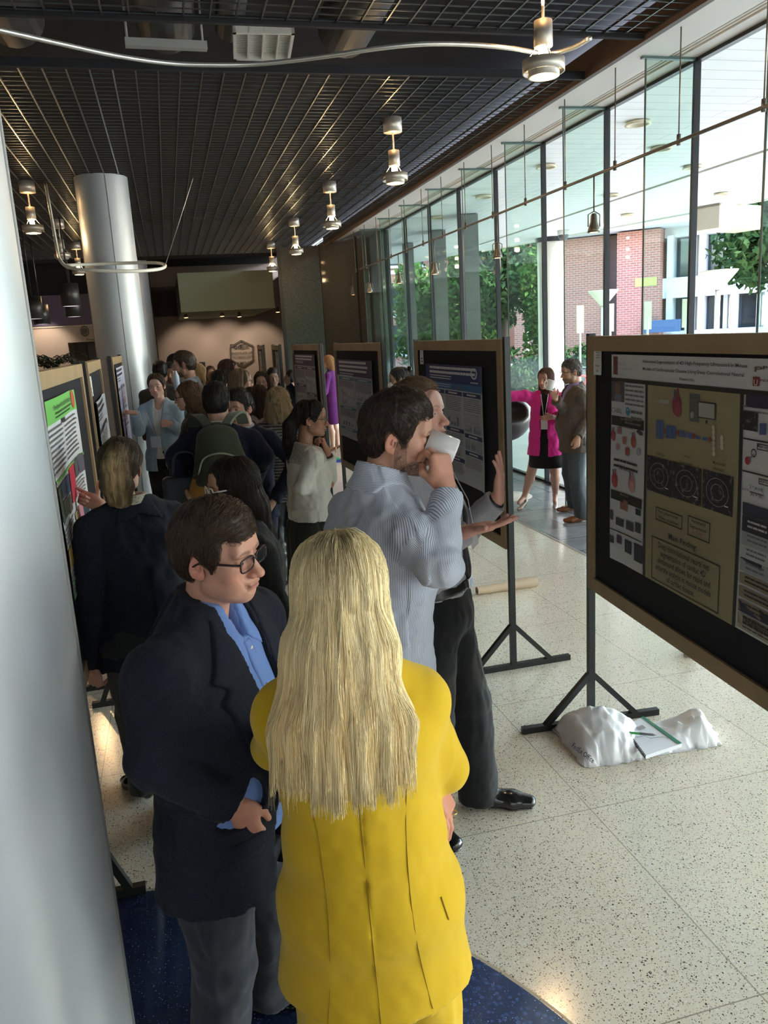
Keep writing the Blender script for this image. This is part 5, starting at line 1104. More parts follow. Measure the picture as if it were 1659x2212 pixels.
# ------------------------------------------------------------------ figures
class Fig:
    def __init__(f, label, x, y, yaw, h, sex='m', lean=0, side=0, twist=0, res=.009, hres=None, group=None, bulk=1., skin=(.56, .33, .23), hp=None, fwd=.03, shw=1.):
        f.U = rotm((0, 0, 1), -twist)@rotm((0, 1, 0), side)@rotm((1, 0, 0), -lean); f.fwd = fwd
        if hp is not None:
            o_ = (A3(0, fwd, 1.632)-A3(0, 0, .93))@f.U.T+A3(0, 0, .93); h = hp[2]/o_[2]*1.75; of = rotm((0, 0, 1), -yaw)@(o_*h/1.75); x, y = hp[0]-of[0], hp[1]-of[1]; print('%-34s h=%.2f at %.2f %.2f' % (label[:34], h, x, y))
        f.s = h/1.75; f.sex = sex; f.m = sex == 'm'; f.res = res; f.hres = hres or res*.5; f.b = bulk; f.skin = skin
        f.root = empty('person', (x, y, 0), math.radians(-yaw)); tag(f.root, label, 'person', group); f.base = A3(x, y, 0); f.yaw = yaw
        f.Rw = rotm((0, 0, 1), -yaw); f.piv = A3(0, 0, .93)*f.s
        sh = (.187 if f.m else .160)*shw
        f.sh = {1: f.T(A3(sh*bulk**.5, -.01, 1.39)), -1: f.T(A3(-sh*bulk**.5, -.01, 1.39))}
        f.el, f.wr, f.hd = {}, {}, {}
        f.hip = {1: A3(.09, 0, .88)*f.s, -1: A3(-.09, 0, .88)*f.s}; f.kn, f.an, f.fy = {}, {}, {}
        for q in (1, -1): f.leg(q, A3(q*.11, 0, 0)); f.arm(q)
        f.head(0, 0, 0)
    def T(f, p): p = np.asarray(p, float)*f.s; return (p-f.piv)@f.U.T+f.piv
    def Ti(f, P): return ((P-f.piv.astype(np.float32))@f.U.astype(np.float32)+f.piv.astype(np.float32))/np.float32(f.s)
    def loc(f, w): return (np.asarray(w, float)-f.base)@f.Rw       # world -> local
    def dloc(f, w): return np.asarray(w, float)@f.Rw
    def W(f, p): return f.Rw@np.asarray(p, float)+f.base
    def leg(f, q, foot, fyaw=0, bend=.03):
        a = np.array([foot[0], foot[1]-.0, .09*f.s]); f.an[q] = a; k = (f.hip[q]+a)/2; k = k+np.array([0, bend, .0]); f.kn[q] = k; f.fy[q] = fyaw; return f
    def arm(f, q, el=None, wr=None, d=None, n=None, pose='relaxed', scale=True):
        """elbow and wrist in body units (feet at 0, height 1.75) or as world points ('w', p)"""
        g = lambda p, df: f.T(df) if p is None else (f.loc(p[1]) if isinstance(p, tuple) and isinstance(p[0], str) else f.T(p))
        f.el[q] = g(el, A3(q*.235, -.04, 1.13)); f.wr[q] = g(wr, A3(q*.245, .06, .89))
        dd = f.wr[q]-f.el[q] if d is None else (f.dloc(d[1]) if isinstance(d, tuple) and isinstance(d[0], str) else np.array(d, float))
        nn = A3(-q, 0, 0) if n is None else (f.dloc(n[1]) if isinstance(n, tuple) and isinstance(n[0], str) else np.array(n, float))
        f.hd[q] = (unit(dd), nn, pose); return f
    def info(f, nm):
        for q in (1, -1): print(nm, q, 'upper %.2f fore %.2f' % (np.linalg.norm(f.sh[q]-f.el[q]), np.linalg.norm(f.el[q]-f.wr[q])))
    def head(f, yaw, pitch, roll, pos=None, sc=1.):
        p = f.T(A3(0, f.fwd, 1.632)) if pos is None else f.loc(pos); f.hM = frame(p, yaw, pitch, roll, f.s*sc*(1 if f.m else .97)); f.hp = p; return f
    # fields
    def box(f, lo, hi, res=None): return SDF(lo, hi, res or f.res)
    def tor(f, s, g=0., hem=.80, flare=0., waist=1., belly=0., shoulder=1., neck=True, bust=1.):
        T = f.T; b = f.b; S = f.s
        if f.m: sec = [(.93, .165*b, .118*b, 0), (1.07, .150*b*waist, .112*b*waist, .0), (1.24, .168*b, .122*b, .0), (1.37, .165*b, .105, -.008), (1.44, .10, .07, -.015)]
        else: sec = [(.93, .170*b, .118*b, 0), (1.08, .126*b*waist, .098*b*waist, .0), (1.24, .142*b, .105*b, .0), (1.36, .140*b, .092, -.008), (1.435, .085, .062, -.015)]
        if belly: sec[1] = (sec[1][0], sec[1][1], sec[1][2]+belly*.5, belly*.5)
        P = [T((0, y, z)) for z, w, d, y in sec]; R_ = [((w+g)*S, (d+g)*S) for z, w, d, y in sec]
        if hem < .93: s.cone(A3(0, 0, max(hem-.1, .3))*S, P[0], ((sec[0][1]+g+flare)*S, (sec[0][2]+g+flare)*S), R_[0], .03, u=f.U[:, 0])
        s.chain(P, R_, .035*S, u=f.U[:, 0])
        for q in (1, -1):
            s.cone(T((q*.05, -.018, 1.435)), f.sh[q], (.052+g)*S, (.044*shoulder+g)*S, .035*S)
            s.ell(T((q*.07, -.055, 1.33)), A3(.075+g, .055+g, .10)*S, .04*S)
        if not f.m and bust:
            for q in (1, -1): s.ell(T((q*.068, .078, 1.255)), A3(.056+g*.7, .050+g*.7, .052+g*.7)*S*bust, .04*S)
        if f.m: s.ell(T((0, .05, 1.28)), A3(.14+g, .075+g, .09)*S, .04*S)
        if neck: s.cone(T((0, -.02, 1.42)), T((0, -.010, 1.53)), ((.066 if f.m else .054)+g)*S, ((.052 if f.m else .044)+g*.8)*S, .035)
        return s
    def slv(f, s, q, rs=.062, re=.050, rw=.040, k=.022, t=1., u=None, tu=1.):
        S = f.s; b = f.b**.5; sh, el, wr = f.sh[q], f.el[q], f.wr[q]; wr = el+(wr-el)*t
        if tu < 1: s.cone(sh, sh+(el-sh)*tu, rs*S*b, (rs+(re-rs)*tu)*S*b, k*S); return s
        s.cone(sh, el, rs*S*b, re*S*b, k*S); s.cone(el, wr, re*S*b, rw*S*b, .012*S); return s
    def sbox(f, extra=.12, hem=.7):
        P = np.array([f.sh[1], f.sh[-1], f.el[1], f.el[-1], f.wr[1], f.wr[-1], f.T((0, 0, 1.5)), f.T((.2, .15, 1.2)), f.T((-.2, -.15, 1.0)), A3(.2, .16, hem)*f.s, A3(-.2, -.16, hem)*f.s])
        return P.min(0)-extra, P.max(0)+extra
    def hemcut(f, s, z, k=0): return s.plane(A3(0, 0, z)*f.s, (0, 0, -1), k)
    def carve(f, s, poly, y0=0., back=False):
        fn = prism2(poly, 0, 2)
        def g(P): Pb = f.Ti(P); d = np.maximum(fn(Pb), (Pb[..., 1]-y0) if back else (y0-Pb[..., 1])); return d*f.s
        P = s.all(); s.F = np.maximum(s.F, -g(P).astype(np.float32)); return s
    def panel(f, s, off, poly, y0=0., back=False, name='lapel', mt=None, depth=.03, stripe=None):
        o = s.copy(-off); fn = prism2(poly, 0, 2)
        P = o.all(); Pb = f.Ti(P); d = np.maximum(fn(Pb), (Pb[..., 1]-y0) if back else (y0-Pb[..., 1]))*f.s
        o.F = np.maximum(np.maximum(o.F, d.astype(np.float32)), -(s.F+np.float32(depth)))
        V, F = o.mesh(); return mkobj(name, [(V, F)], mt, f.root, stripe=stripe) if len(F) else None
    def obj(f, s, name, mt, **k): V, F = s.mesh(); return mkobj(name, [(V, F)], mt, f.root, **k) if len(F) else None
    def body(f, legs=False, arms=(), hands=(1, -1), extra=None, hres=None, hsc=1., necklen=0, legrad=1., curl={}, **hk):
        """head with face, hands, and a slim continuous body inside the clothes"""
        nb = f.T((0, -.02, 1.40)); inv = np.linalg.inv(f.hM); nl = app(inv, nb)
        def ex(s):
            s.cone((0, -.032, -.07), nl, (.049 if f.m else .042, .050 if f.m else .043), (.060 if f.m else .052, .056 if f.m else .048), .018)
            if extra: extra(s)
        parts, col, ep, hs = head_mesh(f.hM, f.root, f.hres, f.skin, f.sex, extra=ex, **hk)
        Hh = [(app(f.hM, V), F) for V, F in parts]; cols = [col(V) for V, F in parts]
        s = f.box(*f.sbox(.1, 0. if legs else .6), res=max(f.res, .012)); f.tor(s, -.022, hem=1.0); s.cone(f.T((0,0,.93)), A3(0,-.01,.86)*f.s, .09*f.s, .07*f.s, .03)
        for q in (1, -1):
            s.cone(f.sh[q], f.el[q], .042*f.s, .034*f.s, .02); s.cone(f.el[q], f.wr[q], .034*f.s, .024*f.s, .01)
            if not legs: s.cone(f.hip[q], f.kn[q], .07*f.s, .05*f.s, .03)
        V, F = s.mesh(); Hh.append((V, F)); cols.append(np.tile(f.skin, (len(V), 1)))
        if legs:
            P = np.array([f.hip[q] for q in (1, -1)]+[f.an[q] for q in (1, -1)]); s = SDF(P.min(0)-.18, P.max(0)+.1, f.res*.8)
            for q in (1, -1):
                h, k_, a = f.hip[q], f.kn[q], f.an[q]; S = f.s*legrad; s.cone(h, k_, .085*S, .052*S, .03); s.cone(k_, k_+(a-k_)*.3+A3(0, -.018, 0), .050*S, .054*S, .02); s.cone(k_+(a-k_)*.3+A3(0, -.018, 0), a, .054*S, .030*S, .02); s.ell(k_+A3(0, .018, 0), A3(.036, .03, .045)*S, .02)
                c, si = math.cos(math.radians(-f.fy[q])), math.sin(math.radians(-f.fy[q])); dv = A3(-si, c, 0); s.cone(a, a+dv*.12*f.s-A3(0, 0, .05), .030*S, .026*S, .02)
            V, F = s.mesh(); Hh.append((V, F)); cols.append(np.tile(f.skin, (len(V), 1))*(1+.05*vnoise(V, 30, 2))[:, None])
        for q in hands:
            d, n, pose = f.hd[q]; w = f.wr[q]; back = w-d*.10 if q not in arms else f.el[q]
            lo = np.minimum(w, back)-.12; hi = np.maximum(w, back)+.12; lo = np.minimum(lo, w+d*.1-.12); hi = np.maximum(hi, w+d*.1+.12)
            s = SDF(lo, hi, hres or max(.0028, f.hres)); fd = unit(w-f.el[q])
            if q in arms: s.chain([f.el[q], f.el[q]+(w-f.el[q])*.35, w, w+d*.02], [.040*f.s, .041*f.s, (.029*f.s, .023*f.s), (.028*f.s, .021*f.s)], .015, u=np.cross(d, n))
            else: s.cone(w-fd*.09, w+d*.02, (.030*f.s, .025*f.s), (.028*f.s, .020*f.s), .012, u=np.cross(d, n))
            hand_field(s, w, d, n, q, pose, f.s*(1 if f.m else .92)*hsc, **curl.get(q, {})); V, F = s.mesh(); Hh.append((V, F))
            tipc = vnoise(V, 90, 7)[:, None]*.06; cols.append(np.array(f.skin)*(1+tipc)*np.array([1.04, .94, .93]))
        C_ = np.clip(np.concatenate(cols), 0, 1); mkobj('body', Hh, skinm(), f.root, None, C_); return ep
    def eyes(f, ep, look=(0, 1, 0), iris=(.12, .07, .04)): eye_obj(ep, f.root, f.hM, look, iris)
    def trousers(f, mt, g=.012, hem=.05, rk=.068, rh=.066, top=1.0, res=None, name='trousers', noise=.006, stripe=None, crease=True, rt=.088):
        S = f.s; P = np.array([f.hip[1], f.hip[-1], f.an[1], f.an[-1]]); s = SDF(P.min(0)-.2, P.max(0)+A3(.2, .2, .26), res or f.res); b = f.b
        s.cone(f.T((0, 0, top)), A3(0, -.005, .90)*S, ((.150 if f.m else .142)*b*S+g, (.112)*b*S+g), ((.168 if f.m else .172)*b*S+g, .128*b*S+g), .03, u=f.U[:, 0])
        for q in (1, -1):
            s.cone(f.hip[q]*A3(1, 1, 1), f.kn[q], (rt*b*S+g), (rk*S), .035); s.cone(f.kn[q], f.an[q]*A3(1, 1, 0)+A3(0, -.012, hem), rk*S, (rh*S, rh*S*1.08), .015); s.ell(f.hip[q]+A3(0, -.055, .02)*S, A3(.09, .075, .10)*S*b, .04)
        s.noise(noise, (22, 22, 7), 3); s.noise(noise*.5, (50, 50, 22), 4); s.plane(A3(0, 0, hem), (0, 0, -1)); s.plane(f.T((0, 0, top)), f.U[:, 2])
        return f.obj(s, name, mt)
    def shoes(f, mt, heel=.0, name='shoe', pump=False, sole=None, sc=1.):
        for q in (1, -1):
            a = f.an[q]*A3(1, 1, 0); th = math.radians(-f.fy[q]); dv = A3(-math.sin(th), math.cos(th), 0); rv = A3(math.cos(th), math.sin(th), 0); S = f.s*(1 if f.m else .90)*sc
            s = SDF(a-.22, a+.26, min(f.res, .008)*.8); s.lo[2] = -.01; s = SDF(np.array([a[0]-.24, a[1]-.24, -.012]), np.array([a[0]+.24, a[1]+.24, .18]), min(f.res, .008)*.8)
            pt = lambda b_, c_, z: a+dv*b_*S+rv*c_*S+A3(0, 0, z*S)
            if pump:
                s.cone(pt(-.045, 0, .055+heel), pt(.0, 0, .05+heel*.9), .026*S, .025*S, .01); s.cone(pt(.0, 0, .04+heel*.8), pt(.11, 0, .022), (.026*S, .020*S), (.036*S, .020*S), .01, u=rv); s.cone(pt(.11, 0, .022), pt(.165, 0, .018), (.036*S, .02*S), (.018*S, .014*S), .01, u=rv)
                s.ell(pt(.03, 0, .085+heel*.4), A3(.022, .022, .03)*S+A3(abs(dv[0]), abs(dv[1]), 0)*.045*S, .005, mode='sub'); s.cone(pt(-.05, 0, .045+heel), pt(-.045, 0, 0), .014*S, .006*S, .006)
            else:
                s.cone(pt(-.055, 0, .05), pt(.03, 0, .055), (.036*S, .045*S), (.036*S, .045*S), .02, u=rv); s.cone(pt(.02, 0, .04), pt(.125, .004*q, .030), (.040*S, .036*S), (.047*S, .030*S), .02, u=rv); s.cone(pt(.12, 0, .030), pt(.19, -.004*q, .026), (.046*S, .030*S), (.032*S, .022*S), .02, u=rv); s.cone(pt(-.03, 0, .06), pt(-.02, 0, .11), .034*S, .036*S, .02)
            s.plane(A3(0, 0, 0.001), (0, 0, -1)); o = f.obj(s, name, mt)
            if sole:
                s2 = s.copy(-.005); s2.plane(A3(0, 0, .014), (0, 0, 1)); s2.plane(A3(0, 0, .0005), (0, 0, -1)); V, F = s2.mesh()
                if len(F): mkobj('sole', [(V, F)], sole, o)
    def top(f, mt, name='jacket', g=.018, hem=.80, flare=.02, rs=.058, re=.053, rw=.045, t=.96, V=None, noise=.005, cut=True, k=.022, waist=1., belly=0., shoulder=1.1, stripe=None, sleeves=(1, -1), extra=None, collar=True, nseed=5, res=None, tu={}, bust=1., neckz=1.500, keep=False, wr=1.0):
        s = SDF(*f.sbox(.13, hem-.05), res or f.res); f.tor(s, g, hem, flare, waist, belly, shoulder, neck=collar, bust=bust)
        if extra: extra(s)
        s.noise(noise*.8, (14, 14, 9), nseed); f.hemcut(s, hem, .0)
        s.plane(f.T((0, 0, neckz)), f.U@unit(A3(0, .25, 1)))
        if V is not None: f.carve(s, V, .0)
        tf = s.copy()
        for q in sleeves:
            f.slv(s, q, rs, re, rw, k, t, tu=tu.get(q, 1.))
        s.noise(noise, (20, 20, 16), nseed+1); s.noise(noise*.6, (46, 46, 38), nseed+2)
        for q in sleeves:
            if q not in tu: d = unit(f.wr[q]-f.el[q]); e = f.el[q]+(f.wr[q]-f.el[q])*t; sl = np.linalg.norm(f.wr[q]-f.el[q]); P = s.all(); dd = (P-e.astype(np.float32))@d.astype(np.float32); near = np.linalg.norm(P-e.astype(np.float32), axis=-1) < .075*f.s; s.F = np.where(near, np.maximum(s.F, dd), s.F)
        Vv, F = s.mesh(); o = mkobj(name, [(Vv, F)], mt, f.root, stripe=stripe) if len(F) else None
        return (o, tf, s)
    def glasses(f, col=(.02, .015, .015), w=.0245, hgt=.017, rim=.0011, lens=True, parent=None, rnd=2.6, y=.103, z=-.002, name='glasses'):
        e = empty(name); e.parent = f.root; e.matrix_local = Matrix(f.hM.tolist()); m = mat('frame_%d_%d' % (int(col[0]*100), int(col[2]*100)), col, .25)
        b = MB()
        for x in (-1, 1):
            pts = []
            for a in np.linspace(0, 2*math.pi, 29)[:-1]:
                c_, s_ = math.cos(a), math.sin(a); px = np.sign(c_)*abs(c_)**(2/rnd)*w; pz = np.sign(s_)*abs(s_)**(2/rnd)*hgt; pts.append((x*.034+px, y-.12*max(0, abs(x*.034+px)-.03), z+pz))
            b.tube(pts, rim*1.6, 6, closed=True)
            b.tube([(x*.057, y-.003, z+.006), (x*.068, .085, z+.008), (x*.079, .0, z+.008), (x*.081, -.02, z-.002)], rim*2.2, 6)
        b.tube([(-.011, y, z+.004), (0, y+.004, z+.007), (.011, y, z+.004)], rim*1.6, 6); b.build('rims', m, e)
        if lens:
            b = MB()
            for x in (-1, 1):
                n = 20; P = [(x*.034+np.sign(math.cos(a))*abs(math.cos(a))**(2/rnd)*w, y-.12*max(0, abs(x*.034+math.cos(a)*w)-.03), z+np.sign(math.sin(a))*abs(math.sin(a))**(2/rnd)*hgt) for a in np.linspace(0, 2*math.pi, n+1)[:-1]]
                b.add(P, [tuple(range(n))])
            b.build('lenses', MATS.get('lens_glass') or glassmat('lens_glass', (.95, .95, .95), 1.6), e)
        return e
def cloth(name, col, rough=.85, sheen=.15, noise=None, bump=(420, .12, .001), **k):
    return mat(name, col, rough, sheen=sheen, noise=noise, bump=bump, spec=.25, **k)
navy = cloth('navy_wool', (.009, .012, .022), sheen=.04, noise=(300, (.020, .024, .040), .45, .8))
navyb = cloth('navy_blue_suit', (.011, .015, .036), sheen=.05)
blackw = cloth('black_cloth', (.012, .012, .014)); greyt = cloth('grey_trouser', (.045, .05, .065))
leather = mat('black_leather', (.012, .012, .013), .18, coat=.4); oxford = cloth('blue_oxford', (.16, .27, .60), bump=(500, .1, .001))
K = lambda u, v, h: ('w', at(u, v, h=h))
VS = [(-.075, 1.50), (.075, 1.50), (.055, 1.38), (.012, 1.13), (-.012, 1.13), (-.055, 1.38)]
# ================================================================== people
S0, S1 = .0065, .0026
# ---- 1 man in the navy suit, foreground left
f = Fig('man with glasses in a dark navy suit and open blue shirt, foreground left', .02, 1.86, 128, 1.685, 'm', lean=2, side=0, hp=at(470, 1196, h=1.80), res=S0, hres=S1, bulk=1.16, skin=(.60, .325, .235))
f.leg(1, f.loc(at(480, 2330, z=0)), 8); f.leg(-1, f.loc(at(590, 2168, z=0)), -22, .05)
f.arm(1, K(335, 1640, 1.66), K(512, 1735, 1.66), ('w', at(548, 1815, h=1.68)-at(512, 1735, h=1.66)), ('w', (.3, .9, -.2)), 'relaxed')
f.arm(-1, K(590, 1560, 2.05), K(600, 1700, 1.95)); f.info('A')
f.head(-3, 4, 6, None, .99)
ep = f.body(age=1, fat=.008, smile=0., hands=(1,), brow=(.09, .055, .04), nose=1.12, lip=(.44, .20, .16)); f.eyes(ep, (.3, 1, -.1), (.10, .13, .14))
SH1 = [(.125, .070), (.098, .060), (.086, .052), (.072, .062), (.052, .058), (.042, .018), (.034, -.024), (.022, -.020), (.013, .010), (-.018, .034), (-.036, .010), (-.038, -.045), (-.052, -.080), (-.085, -.095), (-.14, -.07), (-.15, .06), (-.1, .17), (.02, .19), (.125, .16)]
short_hair(f.hM, f.root, S1, (.040, .024, .016), (.12, .075, .050), thick=.017, top=.022, poly=SH1, n=4200, seed=3, messy=.5, rad=.00055, length=.05, part=1, fringe=1.2)
VA = [(-.05, 1.56), (.05, 1.56), (.054, 1.42), (.05, 1.30), (.030, .98), (.045, .7), (-.050, .7), (-.030, .98), (-.05, 1.30), (-.058, 1.42)]
o, tf, s = f.top(navy, g=.024, hem=.768, flare=.03, rs=.068, re=.062, rw=.054, t=.95, V=VA, noise=.005, belly=.03, shoulder=1.15, k=.045, neckz=1.525)
for q, nm in ((1, 1), (-1, 1)):
    f.panel(tf, .0065, [(q*x, z) for x, z in ((.034, 1.02), (.052, 1.30), (.058, 1.43), (.080, 1.50), (.118, 1.43), (.150, 1.365), (.118, 1.345), (.142, 1.315), (.080, 1.12), (.045, 1.0))], mt=navy)
f.panel(tf, .009, [(x*1.0, z) for x, z in ((.05, 1.53), (-.05, 1.53), (-.125, 1.41), (-.10, 1.40), (0, 1.455), (.10, 1.40), (.125, 1.41))], back=True, name='collar', mt=navy)
f.panel(tf, .005, [(.075, .965), (.165, .955), (.163, .90), (.076, .91)], name='pocket_flap', mt=navy)
o, sf, s = f.top(oxford, 'shirt', g=.006, hem=.9, flare=0, sleeves=(), noise=.003, belly=.03, neckz=1.518, V=[(-.034, 1.58), (.034, 1.58), (.010, 1.425), (-.010, 1.425)])
f.panel(sf, .004, [(-.018, 1.42), (.018, 1.42), (.018, .95), (-.018, .95)], name='placket', mt=oxford, y0=.03)
for q in (1, -1): f.panel(sf, .007, [(q*x, z) for x, z in ((.012, 1.425), (.034, 1.55), (.062, 1.56), (.085, 1.48), (.060, 1.385))], name='shirt_collar', mt=oxford)
for z in (1.40, 1.31, 1.22, 1.13):
    yy = max((y for y in np.linspace(.02, .2, 60) if sf.sample(f.T((0, y, z))[None])[0] < 0), default=.12); b = MB(); p = f.T((0, yy+.006, z)); b.tube([p-f.U[:, 1]*.001, p+f.U[:, 1]*.0018], .0052, 12); b.build('button', mat('shirt_button', (.7, .72, .75), .3), f.root)
greyA = cloth('slate_trousers', (.018, .021, .033)); f.trousers(greyA, hem=.035, rk=.085, rh=.080, g=.012, res=.008, rt=.090, top=.86); f.shoes(leather, sole=leather)
f.glasses((.03, .02, .02), w=.028, hgt=.0165, rim=.0014, rnd=3.6)
# ---- 2 blonde woman in the yellow suit
f = Fig('woman with long blonde hair in a bright yellow suit, arms crossed, back to the camera', .285, 1.43, 12, 1.655, 'f', lean=-1, side=-1.7, hp=at(734, 1278, h=1.47), res=S0, hres=S1, bulk=1.0, shw=.84, skin=(.50, .24, .16))
f.leg(1, (.10, -.02, 0), 5); f.leg(-1, (-.10, .0, 0), -5)
f.arm(1, K(985, 1665, 1.50), K(935, 1660, 1.72), ('w', at(965, 1745, h=1.64)-at(938, 1670, h=1.68)), ('w', (.0, 1, .1)), 'relaxed')
f.arm(-1, K(598, 1610, 1.60), K(700, 1640, 1.84)); f.info('B')
W_ = f.wr[1]; f.el[1] = f.loc(at(958, 1655, h=1.52)); f.wr[1] = f.loc(at(912, 1700, h=1.70))
f.head(0, 6, 2, None, 1.03)
yel = cloth('yellow_crepe', (.60, .395, .011), bump=(600, .15, .001), noise=(2.5, (.57, .37, .010), .3, .7))
f.body(eyes=False, hands=())
# the hand that shows under her right elbow belongs to the crossed left arm
s = SDF(*(np.array([f.loc(at(950, 1710, h=1.48))-.16, f.loc(at(950, 1710, h=1.48))+.16])), .0026); w_ = f.loc(at(916, 1668, h=1.50)); dd = f.dloc(at(976, 1762, h=1.47)-at(916, 1668, h=1.50)); nn = f.dloc(A3(-.75, .55, -.1))
s.cone(w_-unit(dd)*.09, w_+unit(dd)*.02, (.028, .022), (.026, .019), .012, u=np.cross(dd, nn)); hand_field(s, w_, dd, nn, -1, 'relaxed', .98, curls=(18, 22, 28, 40)); V, F = s.mesh()
hm = mkobj('hand', [(V, F)], skinm(), f.root, None, np.tile(f.skin, (len(V), 1))*np.array([1.05, .95, .95]))
b = MB(); c = w_+unit(dd)*.10; R_ = unit(np.cross(dd, nn)); b.tube([c+R_*.008+(.0105*math.cos(a))*R_+.0105*math.sin(a)*unit(nn) for a in np.linspace(0, 6.28, 17)[:-1]], .0012, 5, closed=True); b.build('ring', mat('gold', (.8, .6, .25), .2, metal=1), f.root)
def shape(s): s.ell(f.T((0, .0, .93)), A3(.195, .15, .14)*f.s, .05)
o, tf, s = f.top(yel, g=.022, hem=.735, flare=.045, rs=.052, re=.056, rw=.050, t=.90, noise=.0022, waist=1.2, shoulder=1.2, k=.035, extra=shape, res=.0055, tu={})
sm = mat('yellow_seam', (.30, .19, .006), .9)
def seam(path, r=.0011, nm='seam'):
    pts = []
    for x, z in path:
        P0 = np.stack([f.T((x, y, z)) for y in np.linspace(-.30, -.02, 400)]); d = tf.sample(P0); i = np.argmax(d < 0) if (d < 0).any() else None
        if i: pts.append(P0[i]-f.U[:, 1]*.0012)
    if len(pts) > 2: b = MB(); b.tube(sp(pts, 4), r, 5); b.build(nm, sm, f.root)
seam([(0, z) for z in np.linspace(1.40, .70, 18)]); seam([(.085+.035*((z-1.05)/.35)**2, z) for z in np.linspace(1.32, .71, 16)]); seam([(-.085-.035*((z-1.05)/.35)**2, z) for z in np.linspace(1.32, .71, 16)]); seam([(.150+.012*t, .985-.055*t) for t in np.linspace(0, 1, 5)], .0016, 'pocket_welt')
f.trousers(yel, hem=.03, rk=.095, rh=.10, g=.012, res=.008, name='trousers', top=.84); f.shoes(mat('nude_pump', (.4, .25, .18), .3), heel=.05, pump=True)
c1, c2 = np.array([.80, .62, .31]), np.array([1.0, .90, .58])
inv = np.linalg.inv(f.hM); sh_ = [app(inv, f.T((q*.135, -.10, 1.40))) for q in (1, -1)]
blobs = [([(0, -.03, .02), (0, -.075, -.10), (0, -.115, -.24), (0, -.130, -.34), (.0, -.130, -.42)], [(.082, .080), (.102, .070), (.130, .056), (.120, .036), (.085, .018)])]
def colb(V, base):
    z = V[:, 2]; g = np.clip((.135-z)/.09, 0, 1)[:, None]; rootc = np.array([.17, .115, .060]); n_ = (.5+.5*vnoise(V, (55, 40, 4), 8))[:, None]
    near = np.exp(-((V[:, 0]+.006)/.05)**2)[:, None]*np.clip((z+.02)/.12, 0, 1)[:, None]
    c = base*(.84+.26*n_); mid = np.exp(-((z+.25)/.14)**2)[:, None]*n_; c = c*(1-mid*np.array([.02, .14, .32])); return c*(1-near*.5)+rootc*near*.5
long_hair(f.hM, f.root, .0042, blobs, c1, c2, n=12000, length=.66, rad=.00052, seed=8, k=.05, lo=(-.23, -.24, -.62), hi=(.23, .14, .16), noise=.006, spread=.06, off=.002, step=.022, colf=colb, ctr=(-.006, .01, .12), tipvar=.02, zend=-.37, free=lambda P: np.where(P[:, 2] < -.29, .0, 1.), sel=lambda c: (c[:, 2] > .0)*1.0+.25*(c[:, 2] > -.35), extra=lambda s: s.plane((0, 0, -.36), (0, 0, -1), .03))
# ---- 3 man in the striped shirt, drinking
stripec = cloth('striped_cotton', (.62, .66, .74), stripes=(270, (.20, .24, .34), .36, 'stripe'))
f = Fig('bearded man in a blue and white striped shirt drinking from a white mug', .60, 2.13, 78, 1.865, 'm', lean=4, side=0, twist=0, hp=at(860, 942, h=2.30), res=S0, hres=S1, bulk=1.0, fwd=.045, skin=(.55, .30, .21))
f.leg(1, (.11, -.04, 0), 5); f.leg(-1, (-.11, .06, 0), -5)
f.arm(1, K(950, 1222, 2.03), K(964, 1058, 2.18), ('w', at(950, 985, h=2.21)-at(964, 1058, h=2.18)), ('w', (-.35, .9, .1)), 'cup')
f.arm(-1, (-.24, -.02, 1.13), (-.18, .18, 1.02)); f.info('C')
f.head(34, 6, 4, None, .93)
ep = f.body(stub=1., hands=(1,), stubc=(.07, .045, .035), brow=(.07, .045, .03), curl={1: dict(curls=(42, 45, 48, 52), thumb=((.030, .030, .014), (.040, .056, .034), (.026, .078, .048)))}, hsc=1.0); f.eyes(ep, (0, 1, -.5))
SH3 = [(.125, .082), (.100, .074), (.086, .060), (.070, .064), (.056, .048), (.046, .024), (.040, .000), (.036, -.020), (.022, -.018), (.012, .010), (-.018, .034), (-.036, .010), (-.038, -.030), (-.052, -.050), (-.085, -.062), (-.14, -.05), (-.15, .06), (-.1, .17), (.02, .19), (.125, .16)]
short_hair(f.hM, f.root, S1, (.028, .018, .013), (.10, .07, .045), thick=.011, top=.020, poly=SH3, n=4600, seed=6, messy=.75, rad=.0006, length=.034)
def stripeC(V):
    Pb = f.Ti(V); out = np.arctan2(Pb[:, 0], -Pb[:, 1])*.15
    for q in (1,):
        sh, el, wr = f.sh[q], f.el[q], f.wr[q]
        for a, b_ in ((sh, el), (el, wr)):
            d = unit(b_-a); u_ = unit(np.cross(d, (0.3, .2, 1))) ; v_ = np.cross(d, u_); t = np.clip((V-a)@d/np.linalg.norm(b_-a), 0, 1); rr = V-a-t[:, None]*(b_-a); dist = np.linalg.norm(rr, axis=1)
            ang = np.arctan2(rr@v_, rr@u_)*.055; m = (dist < .075*f.s)&((V-sh)@unit(el-sh) > .03); out = np.where(m, ang, out)
    return out
shirtC = [(-.03, 1.56), (.03, 1.56), (.012, 1.43), (-.012, 1.43)]
def tail(s): s.ell(f.T((0, -.02, .95)), A3(.18, .145, .12)*f.s, .05)
o, tf, s = f.top(stripec, 'shirt', g=.016, hem=.86, flare=.01, rs=.062, re=.058, rw=.044, t=.94, noise=.006, neckz=1.545, stripe=stripeC, V=shirtC, extra=tail, res=.0055, sleeves=(1, -1))
for q in (1, -1): o2 = f.panel(tf, .008, [(q*x, z) for x, z in ((.008, 1.43), (.03, 1.54), (.09, 1.54), (.085, 1.47), (.05, 1.41))], name='collar', mt=stripec, stripe=lambda V: V[:, 2])
f.panel(tf, .007, [(-.10, 1.60), (.10, 1.60), (.085, 1.492), (-.085, 1.492)], back=True, name='collar_band', mt=stripec, y0=.02, stripe=lambda V: V[:, 2])
